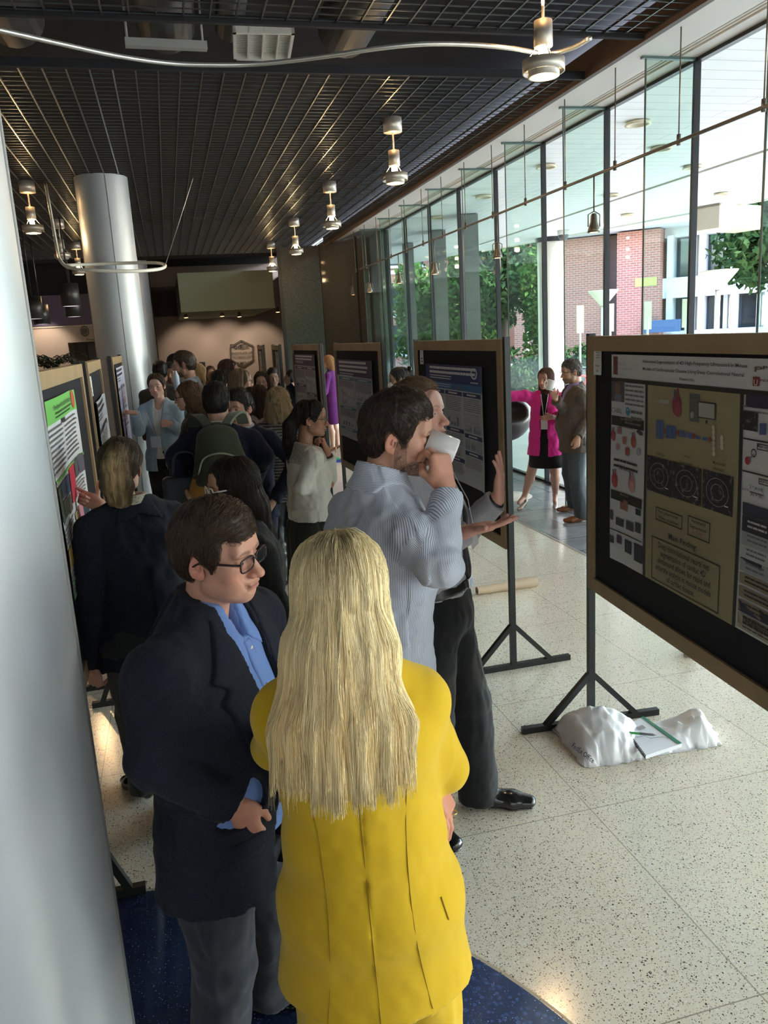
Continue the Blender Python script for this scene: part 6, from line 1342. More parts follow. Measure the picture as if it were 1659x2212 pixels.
b = MB(); a_, b_ = f.el[1]+(f.wr[1]-f.el[1])*.80, f.el[1]+(f.wr[1]-f.el[1])*.955
f.trousers(cloth('grey_jeans', (.07, .08, .11)), hem=.04, rk=.078, rh=.07, g=.012, res=.008, top=1.02); f.shoes(leather)
dk = cloth('navy_waistband', (.02, .035, .07)); s = f.box(A3(-.3, -.3, .8)*f.s, A3(.3, .35, 1.05)*f.s); s.cone(f.T((0, 0, .93)), f.T((0, 0, .96)), (.186*f.s, .140*f.s), (.184*f.s, .138*f.s), .01, u=f.U[:, 0]); s.plane(f.T((0, 0, .90)), (0, 0, -1)); s.plane(f.T((0, 0, .875)), (0, 0, 1)) if 0 else None; f.obj(s, 'waistband', dk)
def mug(cpx, cpy, h, axis, handle, label, r=.040, L=.095, white_='mug_white'):
    c = at(cpx, cpy, h=h); e = empty('coffee_mug', c); ax = unit(axis); M4 = Vector(ax).to_track_quat('Z', 'Y').to_matrix().to_4x4(); M4.translation = Vector(c); e.matrix_world = M4
    b = MB(); b.lathe([(.001, -L/2), (r*.97, -L/2), (r, -L/2+.005), (r, L/2), (r-.004, L/2), (r-.004, -L/2+.008), (.001, -L/2+.008)], n=32); b.build('vessel', mat(white_, (.80, .80, .80), .18, spec=.6, coat=.3), e)
    hv = np.array(M4.to_3x3().inverted()@Vector(handle)); hv[2] = 0; hv = unit(hv); b = MB(); b.tube(sp([hv*(r-.002)+A3(0, 0, .028), hv*(r+.022)+A3(0, 0, .026), hv*(r+.028), hv*(r+.018)-A3(0, 0, .026), hv*(r-.002)-A3(0, 0, .028)], 5), .0055, 8); b.build('handle', MATS[white_], e); return tag(e, label, 'mug', 'white coffee mugs')
ax = at(915, 956, h=2.30)-at(975, 980, h=2.30); mug(952, 967, 2.29, ax, (0, 0, -1), 'white mug tipped to the mouth of the man in the striped shirt', r=.042, L=.088)
# ---- 4 presenter
shirtP = cloth('grey_check_shirt', (.40, .39, .42), bump=(700, .3, .001), noise=(420, (.30, .30, .33), .4, .6))
f = Fig('man in a grey dress shirt, dark tie and black trousers presenting with raised hands', .93, 2.86, 124, 1.86, 'm', lean=-6, hp=at(899, 898, h=3.0), res=S0, hres=S1, bulk=1.03, skin=(.62, .36, .28))
f.leg(1, (.02, -.14, 0), 38); f.leg(-1, (-.06, .10, 0), -6, .02)
f.leg(1, f.loc(at(905, 1790, z=0)), 30); f.leg(-1, f.loc(at(1040, 1740, z=0)), -12)
f.arm(-1, K(1005, 1145, 3.06), K(1077, 1078, 3.0), ('w', at(1083, 985, h=3.02)-at(1077, 1068, h=3.0)), ('w', (-.75, .5, .0)), 'open')
f.arm(1, K(930, 1185, 2.72), K(1006, 1148, 2.62), ('w', at(1085, 1130, h=2.60)-at(1006, 1146, h=2.62)), ('w', (0, .1, 1)), 'open'); f.info('D')
f.head(8, -6, -4, None, 1.02)
ep = f.body(hands=(1, -1), brow=(.30, .19, .12), mouth=.0022, lip=(.42, .20, .17), hsc=1.02); f.eyes(ep, (.2, 1, .25), (.12, .18, .25))
SH4 = [(.125, .108), (.085, .098), (.060, .078), (.048, .050), (.040, .010), (.034, -.018), (.022, -.018), (.012, .010), (-.018, .034), (-.036, .010), (-.038, -.030), (-.052, -.050), (-.085, -.062), (-.14, -.05), (-.15, .06), (-.1, .17), (.02, .19), (.125, .16)]
short_hair(f.hM, f.root, S1, (.13, .08, .045), (.26, .17, .10), thick=.009, top=.012, poly=SH4, n=3200, seed=12, messy=.2, rad=.0006, length=.04, part=1)
o, tf, s = f.top(shirtP, 'shirt', g=.016, hem=.985, flare=0, rs=.060, re=.054, rw=.044, t=.93, noise=.005, neckz=1.535, V=shirtC)
for q in (1, -1): f.panel(tf, .008, [(q*x, z) for x, z in ((.006, 1.44), (.03, 1.54), (.09, 1.54), (.085, 1.46), (.055, 1.385))], name='collar', mt=shirtP)
tiem = cloth('charcoal_tie', (.02, .02, .028), rough=.5); f.panel(tf, .010, [(-.016, 1.455), (.016, 1.455), (.012, 1.42), (.032, 1.05), (.0, 1.005), (-.032, 1.05), (-.012, 1.42)], name='tie', mt=tiem, y0=.02)
f.panel(tf, .005, [(-.14, 1.30), (-.05, 1.30), (-.05, 1.21), (-.095, 1.19), (-.14, 1.21)], name='chest_pocket', mt=shirtP, y0=.02)
f.trousers(cloth('black_trousers', (.012, .012, .014)), hem=.03, rk=.085, rh=.078, g=.014, res=.007, top=1.02); f.shoes(leather, sole=leather, sc=1.05)
s = f.box(A3(-.3, -.3, .8)*f.s, A3(.3, .35, 1.1)*f.s, .006); s.cone(f.T((0, 0, .90)), f.T((0, 0, 1.03)), ((.165+.024)*f.s, .142*f.s), ((.158+.024)*f.s, .138*f.s), .01, u=f.U[:, 0]); s.plane(f.T((0, 0, 1.018)), f.U[:, 2]); s.plane(f.T((0, 0, .982)), -f.U[:, 2]); f.obj(s, 'belt', mat('belt_black', (.015, .015, .015), .3))
p = f.T((0, .143, 1.0)); b = MB(); b.obox(p, f.U[:, 0]*.028, f.U[:, 1]*.005, f.U[:, 2]*.020); b.build('belt_buckle', mat('silver_buckle', (.75, .72, .72), .25, metal=.9), f.root, bevel=.003)
P0 = f.loc(at(1012, 1190, h=2.62)); b = MB(); R2 = f.U; b.obox(f.T((-.02, .175, 1.165)), R2[:, 0]*.052, R2[:, 1]*.001, R2[:, 2]*.038); b.build('name_badge', mat('badge_white', (.62, .60, .62), .5), f.root)
b = MB(); b.tube([f.T((-.06, .11, 1.43)), f.T((-.045, .165, 1.30)), f.T((-.03, .175, 1.20))], .002, 5); b.build('lanyard', mat('lanyard_pale', (.6, .58, .6), .6), f.root)
d = unit(f.wr[-1]-f.el[-1]); c = f.wr[-1]-d*.012; u_ = unit(np.cross(d, (0, 0, 1))); v_ = np.cross(d, u_); b = MB(); b.tube([c+.031*math.cos(a)*u_+.029*math.sin(a)*v_ for a in np.linspace(0, 6.28, 21)[:-1]], .006, 6, closed=True); b.build('wristwatch', mat('watch_dark', (.05, .06, .07), .2, metal=.6), f.root)
# ---- 5 woman with the blond ponytail, pointing at the green poster
f = Fig('woman with a blond tipped ponytail and dark navy blazer pointing at the green poster', -.255, 3.36, -22, 1.685, 'f', lean=2, hp=at(262, 1010, h=3.34), res=.0075, hres=.003, bulk=1.14, skin=(.50, .29, .21))
f.leg(1, f.loc((-.20, 3.22, 0)), 20); f.leg(-1, f.loc((-.33, 3.50, 0)), -10)
f.arm(-1, K(188, 1290, 3.22), K(200, 1440, 3.28), ('w', at(208, 1490, h=3.30)-at(198, 1440, h=3.28)), ('w', (.5, .8, 0)), 'relaxed')
f.arm(1, K(285, 1165, 3.70), K(215, 1092, 3.62), ('w', at(158, 1062, h=3.64)-at(208, 1086, h=3.62)), ('w', (.25, -.95, .1)), 'point'); f.info('E')
f.head(30, 4, 4, None, 1.03)
f.body(eyes=False, hands=(1, -1), arms=(1,), hsc=1.05, curl={1: dict(thumb=((.032, .026, .006), (.066, .040, .004), (.100, .052, .0)))})
o, tf, s = f.top(navy, g=.022, hem=.80, flare=.03, rs=.062, re=.058, rw=.050, t=.96, noise=.006, waist=1.15, shoulder=1.15)
f.panel(tf, .007, [(.06, 1.52), (-.06, 1.52), (-.105, 1.41), (0, 1.445), (.105, 1.41)], back=True, name='collar', mt=navy)
s = f.box(f.T((-.12, -.14, 1.4)), f.T((.12, .1, 1.56)), .004); s.cone(f.T((0, -.03, 1.44)), f.T((0, -.022, 1.54)), .078, .066, .01); s.cone(f.T((0, -.03, 1.40)), f.T((0, -.015, 1.56)), .058, .054, .003, mode='sub'); s.plane(f.T((0, 0, 1.522)), f.U[:, 2]); s.plane(f.T((0, 0, 1.485)), -f.U[:, 2]); f.obj(s, 'shirt_collar', cloth('checked_cream', (.50, .46, .36), noise=(160, (.25, .22, .18), .5, .6)))
f.trousers(cloth('dark_green_trousers', (.020, .026, .024)), hem=.03, rk=.072, rh=.062, g=.012, res=.009); f.shoes(leather)
def bun(V, base):
    pt_ = np.exp(-((V[:, 0]-.006)/.042)**2)*np.clip((-.075-V[:, 1])/.03, 0, 1); t = np.clip((.11-V[:, 2])/.09, 0, 1)*pt_; n_ = .5+.5*vnoise(V, (90, 60, 6), 3); t = (t*np.clip(n_*1.3, .3, 1))[:, None]; return base*(1-t)+np.array([1.0, .74, .38])*t
long_hair(f.hM, f.root, .0033, [([(0.0, -.105, .085), (.006, -.150, .03), (.010, -.150, -.06), (.014, -.125, -.13)], [(.028, .022), (.050, .030), (.060, .030), (.046, .018)])], (.055, .040, .030), (.16, .11, .07), n=3600, length=.20, rad=.0006, seed=5, k=.018, lo=(-.12, -.21, -.20), hi=(.12, .13, .15), noise=.005, wav=.006, spread=.22, off=.002, step=.014, colf=bun, poly=[(.10, .078), (.06, .06), (.03, .03), (.02, -.005), (-.01, .02), (-.03, -.01), (-.04, -.06), (-.09, -.16), (-.25, -.2), (-.25, .1), (-.1, .2), (.1, .2)], ctr=(0, .05, .13), tipvar=.4)
# ---- 6 dark long haired woman, behind the navy suit man
S2, S3 = .009, .0042
f = Fig('woman with long straight black hair, clear glasses and charcoal knit sweater', .24, 2.98, -100, 1.60, 'f', hp=at(502, 1052, h=2.95), res=.008, hres=.0032, bulk=1.1, skin=(.44, .24, .16))
f.head(-4, 4, 0); ep = f.body(hands=()); f.eyes(ep, (0, 1, 0))
knit = cloth('charcoal_knit', (.025, .026, .028), rough=.95, bump=(140, .9, .004)); f.top(knit, 'sweater', g=.022, hem=.85, rs=.062, re=.060, rw=.054, noise=.007); f.trousers(blackw, res=.012); f.shoes(leather)
long_hair(f.hM, f.root, .0036, [([(0, -.02, .02), (0, -.06, -.1), (.02, -.10, -.25), (.03, -.11, -.42)], [(.086, .085), (.09, .068), (.075, .045), (.05, .03)])], (.008, .006, .006), (.05, .034, .026), n=3600, length=.50, rad=.0007, seed=9, k=.03, lo=(-.2, -.22, -.5), hi=(.2, .15, .15), noise=.004, spread=.05, step=.022, poly=[(.16, .052), (.070, .030), (.064, .0), (.052, .02), (.040, -.02), (.036, -.12), (.03, -.5), (-.3, -.5), (-.3, .2), (.16, .2)], front=[((0, .105, -.045), (.095, .062, .075)), ((0, .12, -.2), (.08, .09, .14))])
f.glasses((.75, .72, .72), w=.024, hgt=.021, rnd=2.2, rim=.0015)
# ---- 7 man with the backpack
f = Fig('man in a navy suit seen from behind, wearing a green and mustard backpack', .285, 5.2, 6, 1.765, 'm', lean=3, hp=at(468, 872, h=5.22), res=S2, hres=.004, bulk=1.1, skin=(.46, .28, .20))
f.leg(1, (.13, 0, 0), 10); f.leg(-1, (-.13, .03, 0), -10)
f.arm(-1, K(378, 985, 5.2), K(392, 1050, 5.0), ('w', (.3, -.4, -.6)), ('w', (.8, .3, 0)), 'relaxed'); f.arm(1, K(570, 985, 5.1), K(545, 1050, 5.4)); f.info('F')
f.head(4, 4, 0); f.body(eyes=False, hands=(-1,))
short_hair(f.hM, f.root, .0042, (.010, .009, .009), (.05, .045, .042), thick=.013, top=.016, n=1500, rad=.001, messy=.3)
o, tf, s = f.top(navyb, hem=.80, rs=.062, re=.058, rw=.050, noise=.006, shoulder=1.2)
s = f.box(f.T((-.1, -.1, 1.42)), f.T((.1, .1, 1.56))-0, .006); s.cone(f.T((0, -.02, 1.44)), f.T((0, -.015, 1.54)), .082, .070, .01); s.plane(f.T((0, 0, 1.528)), f.U[:, 2]); f.obj(s, 'shirt_collar', mat('collar_white', (.6, .6, .62), .7))
f.trousers(greyt, res=.012); f.shoes(leather)
bp = empty('backpack', f.W(f.T((0, -.13, 1.30))), math.radians(-6)); olive = cloth('olive_canvas', (.038, .044, .028), bump=(60, .3, .003)); must = cloth('mustard_canvas', (.36, .19, .04)); sage = cloth('sage_webbing', (.20, .24, .18))
s = SDF((-.21, -.26, -.36), (.21, .06, .30), .006)
s.cone((0, -.07, .12), (0, -.09, -.16), (.115, .075), (.175, .095), .04); s.cone((0, -.09, -.16), (0, -.08, -.26), (.175, .095), (.155, .085), .03); s.noise(.005, (14, 14, 9), 2); s.plane((0, .02, 0), (0, 1, 0))
lo_ = s.copy(); lo_.plane((0, 0, -.10), (.12, 0, 1)); up2 = s.copy(.001); up2.plane((0, 0, -.10), (-.12, 0, -1)); V, F = up2.mesh(); mkobj('main_pouch', [(V, F)], olive, bp); V, F = lo_.mesh(); mkobj('lower_pouch', [(V, F)], must, bp)
s2 = SDF((-.18, -.3, -.2), (.18, .0, .16), .006); s2.cone((0, -.135, -.0), (.0, -.155, -.10), (.10, .05), (.135, .055), .03); s2.plane((0, 0, -.125), (0, 0, -1)); V, F = s2.mesh(); fp = mkobj('front_pocket', [(V, F)], olive, bp)
b = MB(); b.tube(sp([(-.118, -.165, -.06), (-.08, -.178, .025), (0, -.186, .05), (.08, -.178, .025), (.118, -.165, -.06)], 6), .005, 6); b.build('zip', sage, fp)
b = MB(); b.add([(.03, -.205, .012), (.064, -.212, -.025), (.03, -.219, -.062), (-.004, -.212, -.025), (.03, -.19, .012), (.064, -.197, -.025), (.03, -.204, -.062), (-.004, -.197, -.025)], [(0, 3, 2, 1), (0, 1, 5, 4), (1, 2, 6, 5), (2, 3, 7, 6), (3, 0, 4, 7)]); b.build('leather_patch', mat('tan_patch', (.30, .12, .06), .6), bp)
for q in (1, -1):
    b = MB(); pts = sp([(q*.05, -.05, .19), (q*.09, .0, .235), (q*.125, .08, .235), (q*.14, .15, .17)], 6)
    for i in range(len(pts)-1): b.bar(pts[i], pts[i+1], .065, .012)
    b.build('shoulder_strap', sage if q > 0 else olive, bp)
b = MB(); b.tube(sp([(-.03, -.06, .185), (-.02, -.08, .20), (.02, -.08, .20), (.03, -.06, .185)], 5), .007, 6); b.build('grab_loop', olive, bp)
bp.scale = (1.12, 1.1, 1.12); tag(bp, 'olive green backpack with a mustard bottom and tan diamond patch', 'backpack')
bg_ = empty('handbag', at(407, 1068, h=5.0)); b = MB(); b.prism([(-.15, -.05), (.15, -.05), (.15, .05), (-.15, .05)], -.16, .12); b.build('bag_body', mat('navy_bag', (.015, .02, .03), .5), bg_, bevel=.03); b = MB(); b.tube(sp([(-.08, 0, .12), (-.05, 0, .25), (.05, 0, .25), (.08, 0, .12)], 6), .008, 6); b.build('bag_handle', MATS['navy_bag'], bg_); tag(bg_, 'dark navy handbag held low beside the backpack man', 'handbag')
# ---- 8 smiling man
f = Fig('young smiling dark haired man in a dark navy suit facing the camera', .555, 5.78, 212, 1.70, 'm', lean=3, hp=at(518, 882, h=5.72), res=S2, hres=.0036, bulk=1.08, skin=(.52, .30, .21))
f.arm(-1, K(640, 1000, 5.62), K(590, 1085, 5.5), None, None, 'relaxed'); f.head(8, 0, 0, None, 1.02); ep = f.body(brow=(.03, .02, .015), hands=(-1,), smile=.003); f.eyes(ep)
short_hair(f.hM, f.root, .0042, (.012, .009, .008), (.06, .045, .035), thick=.016, top=.026, n=1500, rad=.001, messy=.6, length=.04)
o, tf, s = f.top(navyb, hem=.80, rs=.062, re=.057, rw=.050, V=VS, noise=.006)
f.top(cloth('light_blue_shirt', (.35, .42, .58)), 'shirt', g=.006, hem=.95, flare=0, sleeves=(), neckz=1.505, noise=.002)
for q in (1, -1): f.panel(tf, .006, [(q*x, z) for x, z in ((.012, 1.12), (.06, 1.38), (.078, 1.47), (.13, 1.40), (.11, 1.35), (.14, 1.33))], mt=navyb)
f.trousers(navyb, res=.012); f.shoes(leather)
# ---- 9 woman in the white blouse
f = Fig('woman in a cream blouse and dark green skirt with glasses, hand at her chin', .86, 4.86, 84, 1.66, 'f', lean=2, hp=at(672, 905, h=4.90), res=.0075, hres=.003, bulk=1.06, skin=(.38, .20, .125))
f.arm(-1, K(712, 1030, 4.98), K(706, 975, 4.92), ('w', at(690, 930, h=4.88)-at(706, 975, h=4.92)), ('w', (-1, .2, .1)), 'relaxed')
f.arm(1, K(652, 1052, 4.72), K(715, 1046, 4.90), None, None, 'relaxed'); f.info('G')
f.head(20, 4, 0, None, 1.0); ep = f.body(hands=(-1,), arms=(-1,), brow=(.03, .02, .015), curl={-1: dict(curls=(45, 50, 55, 60))}); f.eyes(ep)
blouse = cloth('cream_blouse', (.62, .60, .54), bump=(30, .35, .01, (1, 1, .4))); 
o, tf, s = f.top(blouse, 'blouse', g=.018, hem=.98, flare=.0, rs=.054, re=.054, rw=.052, t=.8, V=[(-.06, 1.55), (.06, 1.55), (.035, 1.40), (0, 1.33), (-.035, 1.40)], noise=.006, neckz=1.465, waist=1.2)
f.panel(tf, .004, [(-.14, 1.50), (.14, 1.50), (.17, 1.36), (-.17, 1.36)], back=True, name='lace_yoke', mt=cloth('grey_lace', (.33, .30, .28), noise=(120, (.5, .47, .42), .45, .6)), y0=.10)
s = SDF(A3(-.35, -.35, .02), A3(.35, .35, 1.05), .009); s.cone(f.T((0, 0, 1.02)), A3(0, 0, .90)*f.s, (.135, .11), (.195, .15), .03); s.cone(A3(0, 0, .88)*f.s, A3(0, 0, .10), (.195, .155), (.205, .19), .02); s.noise(.012, (18, 18, 1.5), 2); s.plane((0, 0, .14), (0, 0, -1)); s.plane((0, 0, .975), (0, 0, 1)); f.obj(s, 'skirt', cloth('dark_olive_skirt', (.026, .028, .022))); f.shoes(leather)
long_hair(f.hM, f.root, .0042, [([(0, -.085, .02), (.01, -.14, -.05), (.02, -.15, -.16), (.02, -.12, -.30)], [(.05, .04), (.055, .045), (.045, .04), (.03, .025)])], (.010, .008, .008), (.05, .035, .03), n=1800, length=.22, rad=.001, seed=4, k=.02, lo=(-.13, -.24, -.38), hi=(.13, .14, .15), noise=.006, wav=.006, spread=.25, poly=[(.13, .085), (.088, .072), (.062, .045), (.048, .015), (.036, -.02), (.0, .02), (-.02, .02), (-.04, -.06), (-.3, -.5), (-.3, .2), (.13, .2)], step=.015)
f.glasses((.10, .07, .05), w=.024, hgt=.021, rnd=2.1)
d = unit(f.wr[-1]-f.el[-1]); c = f.wr[-1]-d*.03; u_ = unit(np.cross(d, (0, 0, 1))); v_ = np.cross(d, u_); b = MB(); b.tube([c+.028*math.cos(a)*u_+.026*math.sin(a)*v_ for a in np.linspace(0, 6.28, 19)[:-1]], .009, 6, closed=True); b.build('wristwatch', mat('watch_black', (.01, .01, .01), .3), f.root)
b = MB(); b.lathe([(.001, 0), (.004, 0), (.004, .003), (.001, .006)], app(f.hM, (.082, -.005, -.036)), 8); b.build('earring', mat('pearl', (.8, .8, .8), .2), f.root)
# ---- 10 wavy blonde
f = Fig('woman with wavy blonde bob and grey striped knit jacket, back to the camera', .90, 6.6, 8, 1.69, 'f', hp=at(602, 868, h=6.62), res=S2, hres=.006, bulk=1.15)
f.arm(1, (.235, .05, 1.12), (.16, .2, 1.05)); f.head(8, 0, 0); f.body(eyes=False, hands=())
o, tf, s = f.top(cloth('striped_grey_knit', (.035, .035, .038), stripes=(42, (.17, .165, .17), .45, 'stripe')), g=.024, hem=.76, rs=.062, re=.057, rw=.050, stripe=lambda V: V[:, 2], noise=.006)
f.trousers(mat('black_satin', (.012, .014, .022), .28), res=.010, rk=.085, rh=.12, hem=.02, noise=.012); f.shoes(leather)
long_hair(f.hM, f.root, .0048, [([(0, -.03, .02), (0, -.05, -.08), (0, -.06, -.15)], [(.10, .095), (.125, .10), (.115, .085)])], (.22, .16, .09), (.50, .38, .21), n=2600, length=.22, rad=.0012, seed=4, k=.03, lo=(-.19, -.22, -.28), hi=(.19, .12, .16), noise=.008, wav=.012, spread=.28, front=[((0, .09, -.05), (.07, .07, .08))], step=.015)
# ---- 11 light blue blazer
f = Fig('woman in a light blue blazer and black trousers beside the silver column', -.13, 8.3, 200, 1.755, 'f', hp=at(338, 834, h=8.27), res=S2, hres=.0042, bulk=1.05, skin=(.58, .37, .29))
f.arm(1, K(292, 925, 8.15), K(293, 893, 7.9), ('w', (-.55, -.2, .4)), ('w', (-.2, -.3, -1)), 'relaxed'); f.arm(1, K(300, 930, 8.1), K(292, 892, 7.95), ('w', (-.8, .1, .2)), ('w', (-.0, -.2, -1)), 'relaxed')
f.arm(-1, K(388, 928, 8.2), K(368, 915, 8.0), ('w', (-.9, -.2, -.0)), ('w', (0, .9, 0)), 'fist'); f.info('H')
f.head(-8, 2, 3); ep = f.body(); f.eyes(ep)
lb = cloth('light_blue_blazer', (.34, .46, .56)); o, tf, s = f.top(lb, hem=.80, flare=.03, rs=.066, re=.056, rw=.048, V=[(-.06, 1.55), (.06, 1.55), (.05, 1.38), (.018, 1.10), (.07, .7), (-.07, .7), (-.018, 1.10), (-.05, 1.38)], noise=.005, waist=1.1)
for q in (1, -1): f.panel(tf, .006, [(q*x, z) for x, z in ((.018, 1.10), (.05, 1.38), (.065, 1.47), (.115, 1.40), (.10, 1.35), (.13, 1.33))], mt=lb)
f.panel(tf, .005, [(.07, .95), (.15, .95), (.15, .91), (.07, .91)], name='pocket_flap', mt=lb); f.panel(tf, .005, [(-.07, .95), (-.15, .95), (-.15, .91), (-.07, .91)], name='pocket_flap', mt=lb)
f.top(mat('white_top', (.66, .64, .62), .8), 'blouse', g=.006, hem=.92, flare=0, sleeves=(), V=[(-.05, 1.55), (.05, 1.55), (.04, 1.42), (0, 1.40), (-.04, 1.42)], noise=.003); f.trousers(blackw, res=.010, rk=.068, rh=.055); f.shoes(leather)
long_hair(f.hM, f.root, .0048, [([(0, -.06, .02), (0, -.09, -.08), (-.02, -.09, -.18)], [(.07, .06), (.06, .04), (.04, .03)])], (.055, .035, .025), (.12, .08, .055), n=900, length=.2, rad=.0014, seed=2, lo=(-.13, -.2, -.28), hi=(.13, .13, .15), poly=[(.13, .092), (.085, .080), (.055, .055), (.035, .02), (.02, -.02), (-.02, .0), (-.03, -.3), (-.3, -.3), (-.3, .2), (.13, .2)])
e = empty('name_badge', f.W(f.T((.03, .19, 1.10)))); b = MB(); b.box(-.05, -.004, -.055, .05, .004, .055); b.build('badge_card', mat('badge_clear', (.55, .66, .72), .25), e); b = MB(); b.tube([(0, 0, .055), (-.02, .03, .3)], .003, 4); b.tube([(0, 0, .055), (.05, .03, .3)], .003, 4); b.build('neck_cord', mat('cord_white', (.7, .7, .72), .6), e); e.parent = f.root; e.location = f.T((.01, .19, 1.10)); 
# ---- 12 curly hair
f = Fig('woman with curly auburn hair, glasses and black jacket, in profile', .205, 7.0, -88, 1.715, 'f', hp=at(405, 857, h=7.0), res=.010, hres=.0045, bulk=1.08, skin=(.60, .37, .29)); f.head(4, 4, 0); ep = f.body(hands=())
f.top(blackw, g=.02, hem=.82, rs=.07, re=.06, rw=.05); f.trousers(greyt, res=.014); f.shoes(leather)
long_hair(f.hM, f.root, .005, [([(0, -.03, .03), (.0, -.06, -.08), (0, -.07, -.17)], [(.095, .09), (.10, .08), (.08, .06)])], (.10, .055, .032), (.24, .14, .08), n=1300, length=.22, rad=.0015, seed=6, k=.03, lo=(-.17, -.22, -.3), hi=(.17, .13, .16), noise=.01, wav=.014, spread=.35, poly=[(.11, .09), (.08, .075), (.055, .045), (.045, -.02), (.02, -.3), (-.3, -.3), (-.3, .2), (.11, .2)]); f.glasses((.03, .02, .02), rnd=2.1, hgt=.019)
# ---- 13 pink blazer
f = Fig('woman in a bright pink blazer and black dress with nude heels by the glass wall', 3.87, 7.87, 218, 1.63, 'f', lean=0, hp=at(1178, 818, h=8.72), res=.0085, hres=.0038, bulk=1.08, skin=(.56, .33, .25))
f.leg(1, f.loc(at(1133, 1098, z=0)), 20, .01); f.leg(-1, f.loc(at(1200, 1095, z=0)), -8, .01); f.an[1][2] = f.an[-1][2] = .135
f.arm(1, K(1135, 855, 8.7), K(1085, 856, 8.65), ('w', (-1, 0, .0)), None, 'relaxed'); f.arm(-1, K(1222, 905, 8.75), K(1192, 900, 8.45), ('w', (-1.0, -.1, -.10)), ('w', (.3, .9, 0)), 'flat'); f.info('I')
f.head(12, 2, -4, None, 1.05); ep = f.body(legs=True, brow=(.04, .025, .02), legrad=1.08, mouth=.001); f.eyes(ep)
blk = cloth('black_dress', (.010, .010, .012)); pink = cloth('fuchsia_crepe', (.75, .035, .30))
s = f.box(A3(-.3, -.3, .45), A3(.3, .3, 1.5)); f.tor(s, .008, .9, neck=False); s.cone(A3(0, 0, .92)*f.s, A3(0, 0, .60)*f.s, (.185, .13), (.195, .15), .03); s.plane(A3(0, 0, .565)*f.s, (0, 0, -1)); f.obj(s, 'dress', blk)
o, tf, s = f.top(pink, g=.026, hem=.72, flare=.04, rs=.072, re=.066, rw=.062, t=.75, V=[(-.06, 1.55), (.06, 1.55), (.045, 1.38), (.040, 1.0), (.06, .6), (-.06, .6), (-.040, 1.0), (-.045, 1.38)], noise=.006, waist=1.25)
f.shoes(mat('nude_heel', (.52, .38, .30), .22, coat=.3), heel=.05, pump=True)
long_hair(f.hM, f.root, .0045, [([(0, -.03, .02), (0, -.05, -.08), (.0, -.03, -.20), (.0, -.0, -.28)], [(.082, .08), (.085, .075), (.085, .06), (.07, .05)])], (.075, .028, .016), (.16, .075, .045), n=1600, length=.36, rad=.0012, seed=3, k=.03, lo=(-.15, -.18, -.38), hi=(.15, .14, .15), spread=.06, front=[((0, .12, -.05), (.062, .075, .11)), ((0, .12, -.2), (.045, .1, .15))], step=.02, poly=[(.16, .08), (.062, .072), (.055, -.4), (-.3, -.4), (-.3, .2), (.16, .2)], noise=.003)
e = empty('name_badge'); e.parent = f.root; e.location = f.T((-.01, .17, 1.10)); b = MB(); b.box(-.035, -.003, -.05, .035, .003, .05); b.build('badge_card', MATS['badge_white'], e); b = MB(); b.tube([(0, 0, .05), (-.04, -.04, .32)], .003, 4); b.tube([(0, 0, .05), (.04, -.04, .32)], .003, 4); b.build('neck_cord', MATS['cord_white'], e)
# ---- 14 grey suit man with the mug
f = Fig('man in a brown grey suit and tan shoes holding up a white mug', 3.93, 7.42, -82, 1.765, 'm', hp=at(1234, 803, h=8.33), res=.0085, hres=.0038, bulk=1.12, skin=(.52, .30, .21))
f.leg(-1, f.loc(at(1257, 1126, z=0)), 0); f.leg(1, f.loc(at(1240, 1103, z=0)), 0)
f.arm(1, K(1228, 900, 8.35), K(1200, 862, 8.05), ('w', at(1192, 838, h=8.05)-at(1202, 862, h=8.05)), ('w', (-.3, -.9, .1)), 'cup'); f.arm(-1, K(1268, 905, 8.2), K(1248, 945, 8.05), ('w', (-.1, .1, -1)), None, 'relaxed'); f.info('J')
f.head(-2, 6, 0, None, 1.03); ep = f.body(stub=1., stubc=(.10, .06, .035), brow=(.08, .05, .03)); f.eyes(ep)
short_hair(f.hM, f.root, .0042, (.06, .045, .035), (.16, .13, .11), thick=.008, top=.012, n=1200, rad=.001, grey=.3)
bg2 = cloth('brown_grey_suit', (.105, .078, .064)); o, tf, s = f.top(bg2, g=.022, hem=.78, rs=.062, re=.057, rw=.050, belly=.05, V=VS, noise=.007); f.panel(tf, .007, [(.06, 1.54), (-.06, 1.54), (-.115, 1.41), (0, 1.45), (.115, 1.41)], back=True, name='collar', mt=bg2)
f.top(cloth('lilac_shirt', (.36, .28, .58)), 'shirt', g=.008, hem=.95, flare=0, sleeves=(), neckz=1.515, noise=.002, belly=.03); f.trousers(cloth('grey_suit_trousers', (.075, .085, .10)), top=.88, g=.01, rk=.086, rh=.08, hem=.035, res=.010); f.shoes(mat('tan_leather', (.26, .085, .035), .25, coat=.3))
f.glasses((.02, .02, .02), rnd=2.6); mug(1190, 832, 8.03, (.25, -.1, .95), (-1, 0, 0), 'white mug held up by the man in the brown grey suit', r=.044, L=.10)
# chrome chair or ball object behind the pink jacket
c = at(1092, 905, h=9.6); e = empty('round_chair', (c[0], c[1], 0)); s = SDF((-.4, -.4, .6), (.4, .4, 1.3), .02); s.ell((0, 0, .95), (.30, .30, .27), 0); s.ell((0, -.25, 1.05), (.2, .25, .12), .03, mode='sub'); V, F = s.mesh(); mkobj('shell', [(V, F)], mat('chair_shell', (.05, .045, .045), .35), e)
b = MB(); b.tube([(0, 0, 0), (0, 0, .7)], .02, 8); b.build('stem', steel, e); b = MB(); b.lathe([(.001, .02), (.28, .012), (.3, 0)], n=32); b.build('base', steel, e); tag(e, 'dark rounded lounge chair on a chrome disc base behind the woman in pink', 'chair')
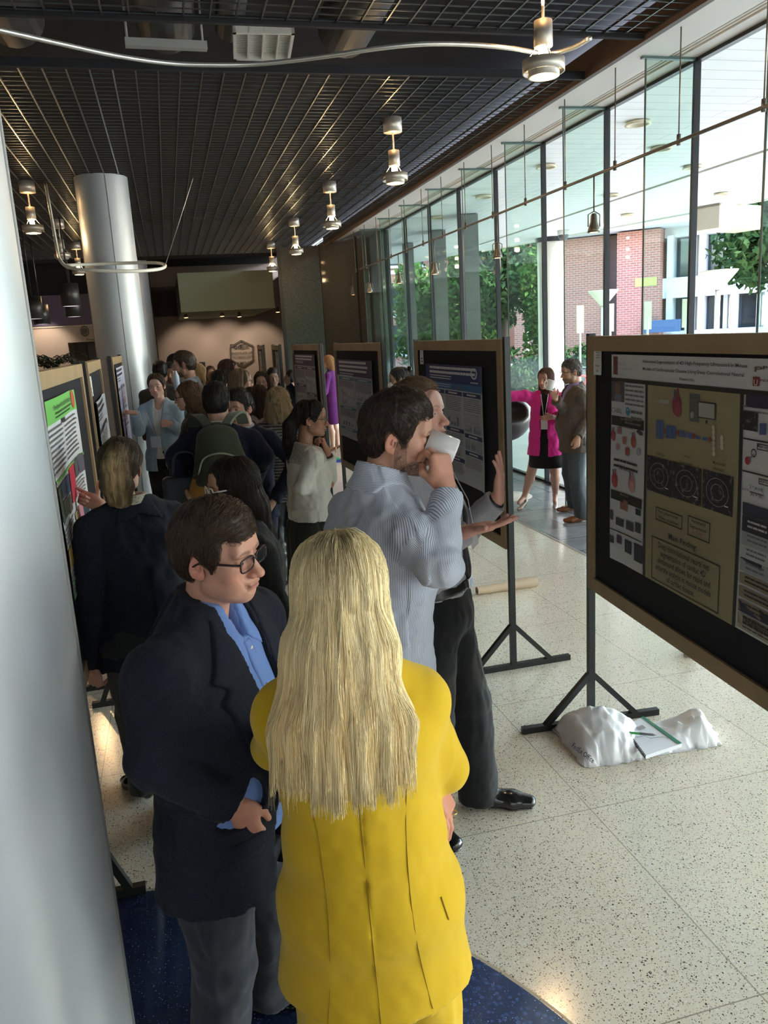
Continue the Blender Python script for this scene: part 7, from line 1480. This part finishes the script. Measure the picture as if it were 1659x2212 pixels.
# ---- 15 purple dress
f = Fig('woman with strawberry blonde hair in a purple dress far down the hall', 2.72, 14.0, -55, 1.70, 'f', res=.013, hres=.007, bulk=1.1, skin=(.58, .36, .28)); f.an[1][2] = f.an[-1][2] = .12
f.arm(-1, (-.20, .06, 1.12), (-.06, .24, 1.16), pose='fist'); f.arm(1, (.20, .06, 1.12), (.06, .24, 1.14), pose='fist'); f.head(-5, 8, 0); f.body(eyes=False, legs=True)
pur = cloth('purple_dress', (.10, .012, .13)); s = f.box(A3(-.3, -.3, .4), A3(.3, .3, 1.5)); f.tor(s, .012, .9, neck=False); s.cone(A3(0, 0, .92)*f.s, A3(0, 0, .55)*f.s, (.185, .14), (.16, .13), .03); s.plane(A3(0, 0, .52)*f.s, (0, 0, -1))
for q in (1, -1): f.slv(s, q, .06, .062, .05, t=.8)
f.obj(s, 'dress', pur); f.shoes(mat('tan_pump', (.3, .13, .08), .4), heel=.04, pump=True)
long_hair(f.hM, f.root, .007, [([(0, -.03, .02), (0, -.06, -.12)], [(.09, .09), (.09, .07)])], (.42, .22, .10), (.55, .33, .16), n=400, length=.15, rad=.002, lo=(-.15, -.2, -.25), hi=(.15, .12, .16), poly=[(.07, .09), (.05, .0), (.03, -.3), (-.3, -.3), (-.3, .2), (.07, .2)])
# ---- 16+ people seen only as heads and shoulders further back
def extra_person(label, px, py, h, hh, yaw, sex, hair, skin, coat, coatname, hyaw=0, res=.012, bulk=1.08, pose=None, gl=None, group=None, style='short', hc2=None, hpitch=3, shirt=None, stub=0):
    c = at(px, py, h=h); f = Fig(label, c[0], c[1], yaw, hh, sex, hp=c, res=res, hres=.0055, bulk=bulk, skin=skin, group=group)
    if pose: pose(f)
    f.head(hyaw, hpitch, 0); ep = f.body(eyes=True, hands=(1, -1) if pose else (), hres=.005, stub=stub); 
    m = cloth(coatname, coat); o, tf, s = f.top(m, 'jacket', V=VS if shirt else None)
    if shirt: f.top(cloth('inner_%d' % (shirt[0]*100), shirt), 'shirt', g=.006, hem=.95, flare=0, sleeves=(), neckz=1.505)
    f.trousers(greyt if sum(coat) > .06 else blackw, res=.016); f.shoes(leather)
    hc2 = hc2 or tuple(min(1, x*2.2) for x in hair)
    if style == 'short': short_hair(f.hM, f.root, .0055, hair, hc2, n=500, rad=.0014, top=.016, messy=.4)
    else:
        L_ = {'bob': -.14, 'long': -.30, 'bun': -.05}[style]
        long_hair(f.hM, f.root, .006, [([(0, -.04, .02), (0, -.06, L_*.5), (0, -.07, L_)], [(.088, .085), (.088, .07), (.07, .05)])] if style != 'bun' else [((0, -.11, .05), (.04, .04, .04))], hair, hc2, n=600, length=abs(L_)+.1, rad=.0016, lo=(-.15, -.2, L_-.08), hi=(.15, .13, .16), poly=[(.13, .088), (.085, .076), (.055, .045), (.04, -.02), (.015, -.1), (.0, -.5), (-.3, -.5), (-.3, .2), (.13, .2)] if style != 'bun' else SHORT, noise=.006)
    if gl: f.glasses(gl)
    return f
dk_, br_ = (.012, .010, .010), (.05, .03, .022)
f = extra_person('bearded man with dark straps over a pale blue checked shirt', 398, 788, 9.0, 1.86, -75, 'm', (.045, .03, .022), (.46, .27, .19), (.26, .32, .42), 'pale_check', stub=1.)
b = MB(); b.bar(f.T((.10, -.10, 1.46)), f.T((.06, -.16, 1.15)), .05, .012, up=(0, 1, 0)); b.build('strap', blackw, f.root); b = MB(); b.bar(f.T((-.10, -.10, 1.46)), f.T((-.06, -.16, 1.15)), .05, .012, up=(0, 1, 0)); b.build('strap', blackw, f.root)
extra_person('man with short black hair in a grey jacket behind the woman in light blue', 347, 806, 9.9, 1.80, 10, 'm', dk_, (.42, .25, .18), (.06, .062, .064), 'grey_jacket')
extra_person('man with trimmed dark beard in a black top, facing the camera', 369, 806, 10.6, 1.75, 190, 'm', dk_, (.34, .20, .14), (.014, .014, .016), 'black_top', stub=.8)
extra_person('woman with tousled black hair behind the bearded man', 380, 786, 11.2, 1.86, 150, 'f', dk_, (.30, .18, .13), (.05, .035, .03), 'brown_top', style='long')
extra_person('blonde woman whose head shows between the bearded man and the wall', 430, 808, 10.2, 1.76, 20, 'f', (.36, .25, .13), (.50, .33, .25), (.10, .09, .085), 'taupe_top', style='bob')
extra_person('woman with sleek auburn hair, tallest of the group under the hexagon sign', 494, 800, 9.6, 1.78, 75, 'f', (.05, .022, .020), (.50, .32, .25), (.05, .03, .03), 'dark_brown_top', style='bob', hyaw=5)
extra_person('woman with a short dark bob in front of the auburn haired woman', 480, 822, 8.9, 1.68, 60, 'f', dk_, (.40, .26, .20), (.02, .018, .02), 'black_coat', style='bob')
extra_person('older woman with grey blonde hair, glasses and a maroon scarf', 521, 824, 8.0, 1.70, 78, 'f', (.17, .12, .07), (.48, .30, .22), (.07, .008, .03), 'maroon_scarf', style='bob', gl=(.05, .04, .04), hc2=(.30, .22, .14))
extra_person('woman with dark parted hair behind the wavy blonde', 565, 825, 9.1, 1.64, 190, 'f', (.03, .018, .016), (.42, .26, .20), (.03, .028, .03), 'charcoal_top', style='bob')
extra_person('woman with straight brown hair just left of the wavy blonde', 560, 858, 7.4, 1.64, 0, 'f', (.035, .020, .015), (.45, .28, .2), (.35, .33, .30), 'cream_top', style='long', hc2=(.07, .04, .03))
def reach(f): f.arm(1, K(640, 852, 10.3), K(622, 830, 10.25), ('w', (-.3, 0, 1)), ('w', (0, -1, 0)), 'relaxed')
extra_person('person in a navy blazer reaching up beside the fourth right board', 634, 818, 10.7, 1.66, 60, 'm', dk_, (.50, .32, .25), (.018, .024, .05), 'navy_blazer', pose=reach)
f = extra_person('woman with a face mask and black hair clip behind the blue poster board', 862, 820, 7.8, 1.66, -80, 'f', (.02, .02, .022), (.40, .25, .17), (.10, .10, .11), 'grey_cardigan', style='bun', hc2=(.10, .10, .10))
s = SDF((-.09, .0, -.13), (.09, .15, .02), .004); s.ell((0, .065, -.065), (.062, .062, .055), .01); s.ell((0, .10, -.06), (.03, .03, .03), .02); s.plane((0, 0, -.018), (0, 0, 1)); s.plane((0, .02, 0), (0, -1, 0)); V, F = s.mesh(); mkobj('face_mask', [(V, F)], mat('mask_white', (.7, .72, .72), .8), f.root, f.hM)
s = SDF((-.06, -.19, .03), (.06, -.05, .17), .004); s.ell((0, -.12, .095), (.045, .025, .03), 0); s.noise(.008, (60, 60, 60), 2); V, F = s.mesh(); mkobj('hair_clip', [(V, F)], mat('clip_black', (.01, .01, .01), .25), f.root, f.hM)
for i, (px, py, h, hc, l) in enumerate([(455, 806, 13.5, (.10, .06, .05), 'dim person with reddish hair far back below the hexagon sign'), (463, 818, 12.6, (.14, .09, .06), 'dim person in a tan top far back, in front of the reddish haired one'), (437, 842, 12, dk_, 'dim dark haired person far back between the curly haired woman and the suit man'), (590, 815, 10.7, dk_, 'dim dark haired person far back by the fifth right board')]):
    extra_person(l, px, py, h, [1.66, 1.60, 1.50, 1.70][i], 180, 'f' if i < 2 else 'm', hc, (.30, .19, .14), (.12, .07, .05) if i < 2 else (.02, .02, .022), 'tan_top' if i < 2 else 'black_back_top', style='bob' if i < 2 else 'short', res=.016)
extra_person('person half hidden between the smiling man and the wavy blonde', 543, 862, 7.7, 1.58, 200, 'f', (.03, .018, .016), (.50, .32, .25), (.30, .30, .28), 'pale_top', style='bob')
e = empty('backdrop_table', at(560, 930, h=15)); e.location[2] = 0
b = MB(); b.box(-.9, -.35, .70, .9, .35, .76); b.build('tabletop', blackc, e); b = MB()
for k, (x, y) in enumerate(((-.85, -.3), (.85, -.3), (-.85, .3), (.85, .3))): b = MB(); b.box(x-.02, y-.02, 0, x+.02, y+.02, .7); b.build('leg', dark, e)
tag(e, 'dark table at the far end of the hall behind the crowd', 'table')
# water bottle held among the crowd
c = at(381, 822, h=8.6); e = empty('water_bottle', c); b = MB(); b.lathe([(.001, -.1), (.032, -.1), (.033, .04), (.015, .085), (.013, .1), (.001, .1)], n=16); b.build('bottle', mat('clear_blue', (.45, .55, .65), .1), e); tag(e, 'small clear water bottle held up in front of the man with the dark beard', 'bottle')
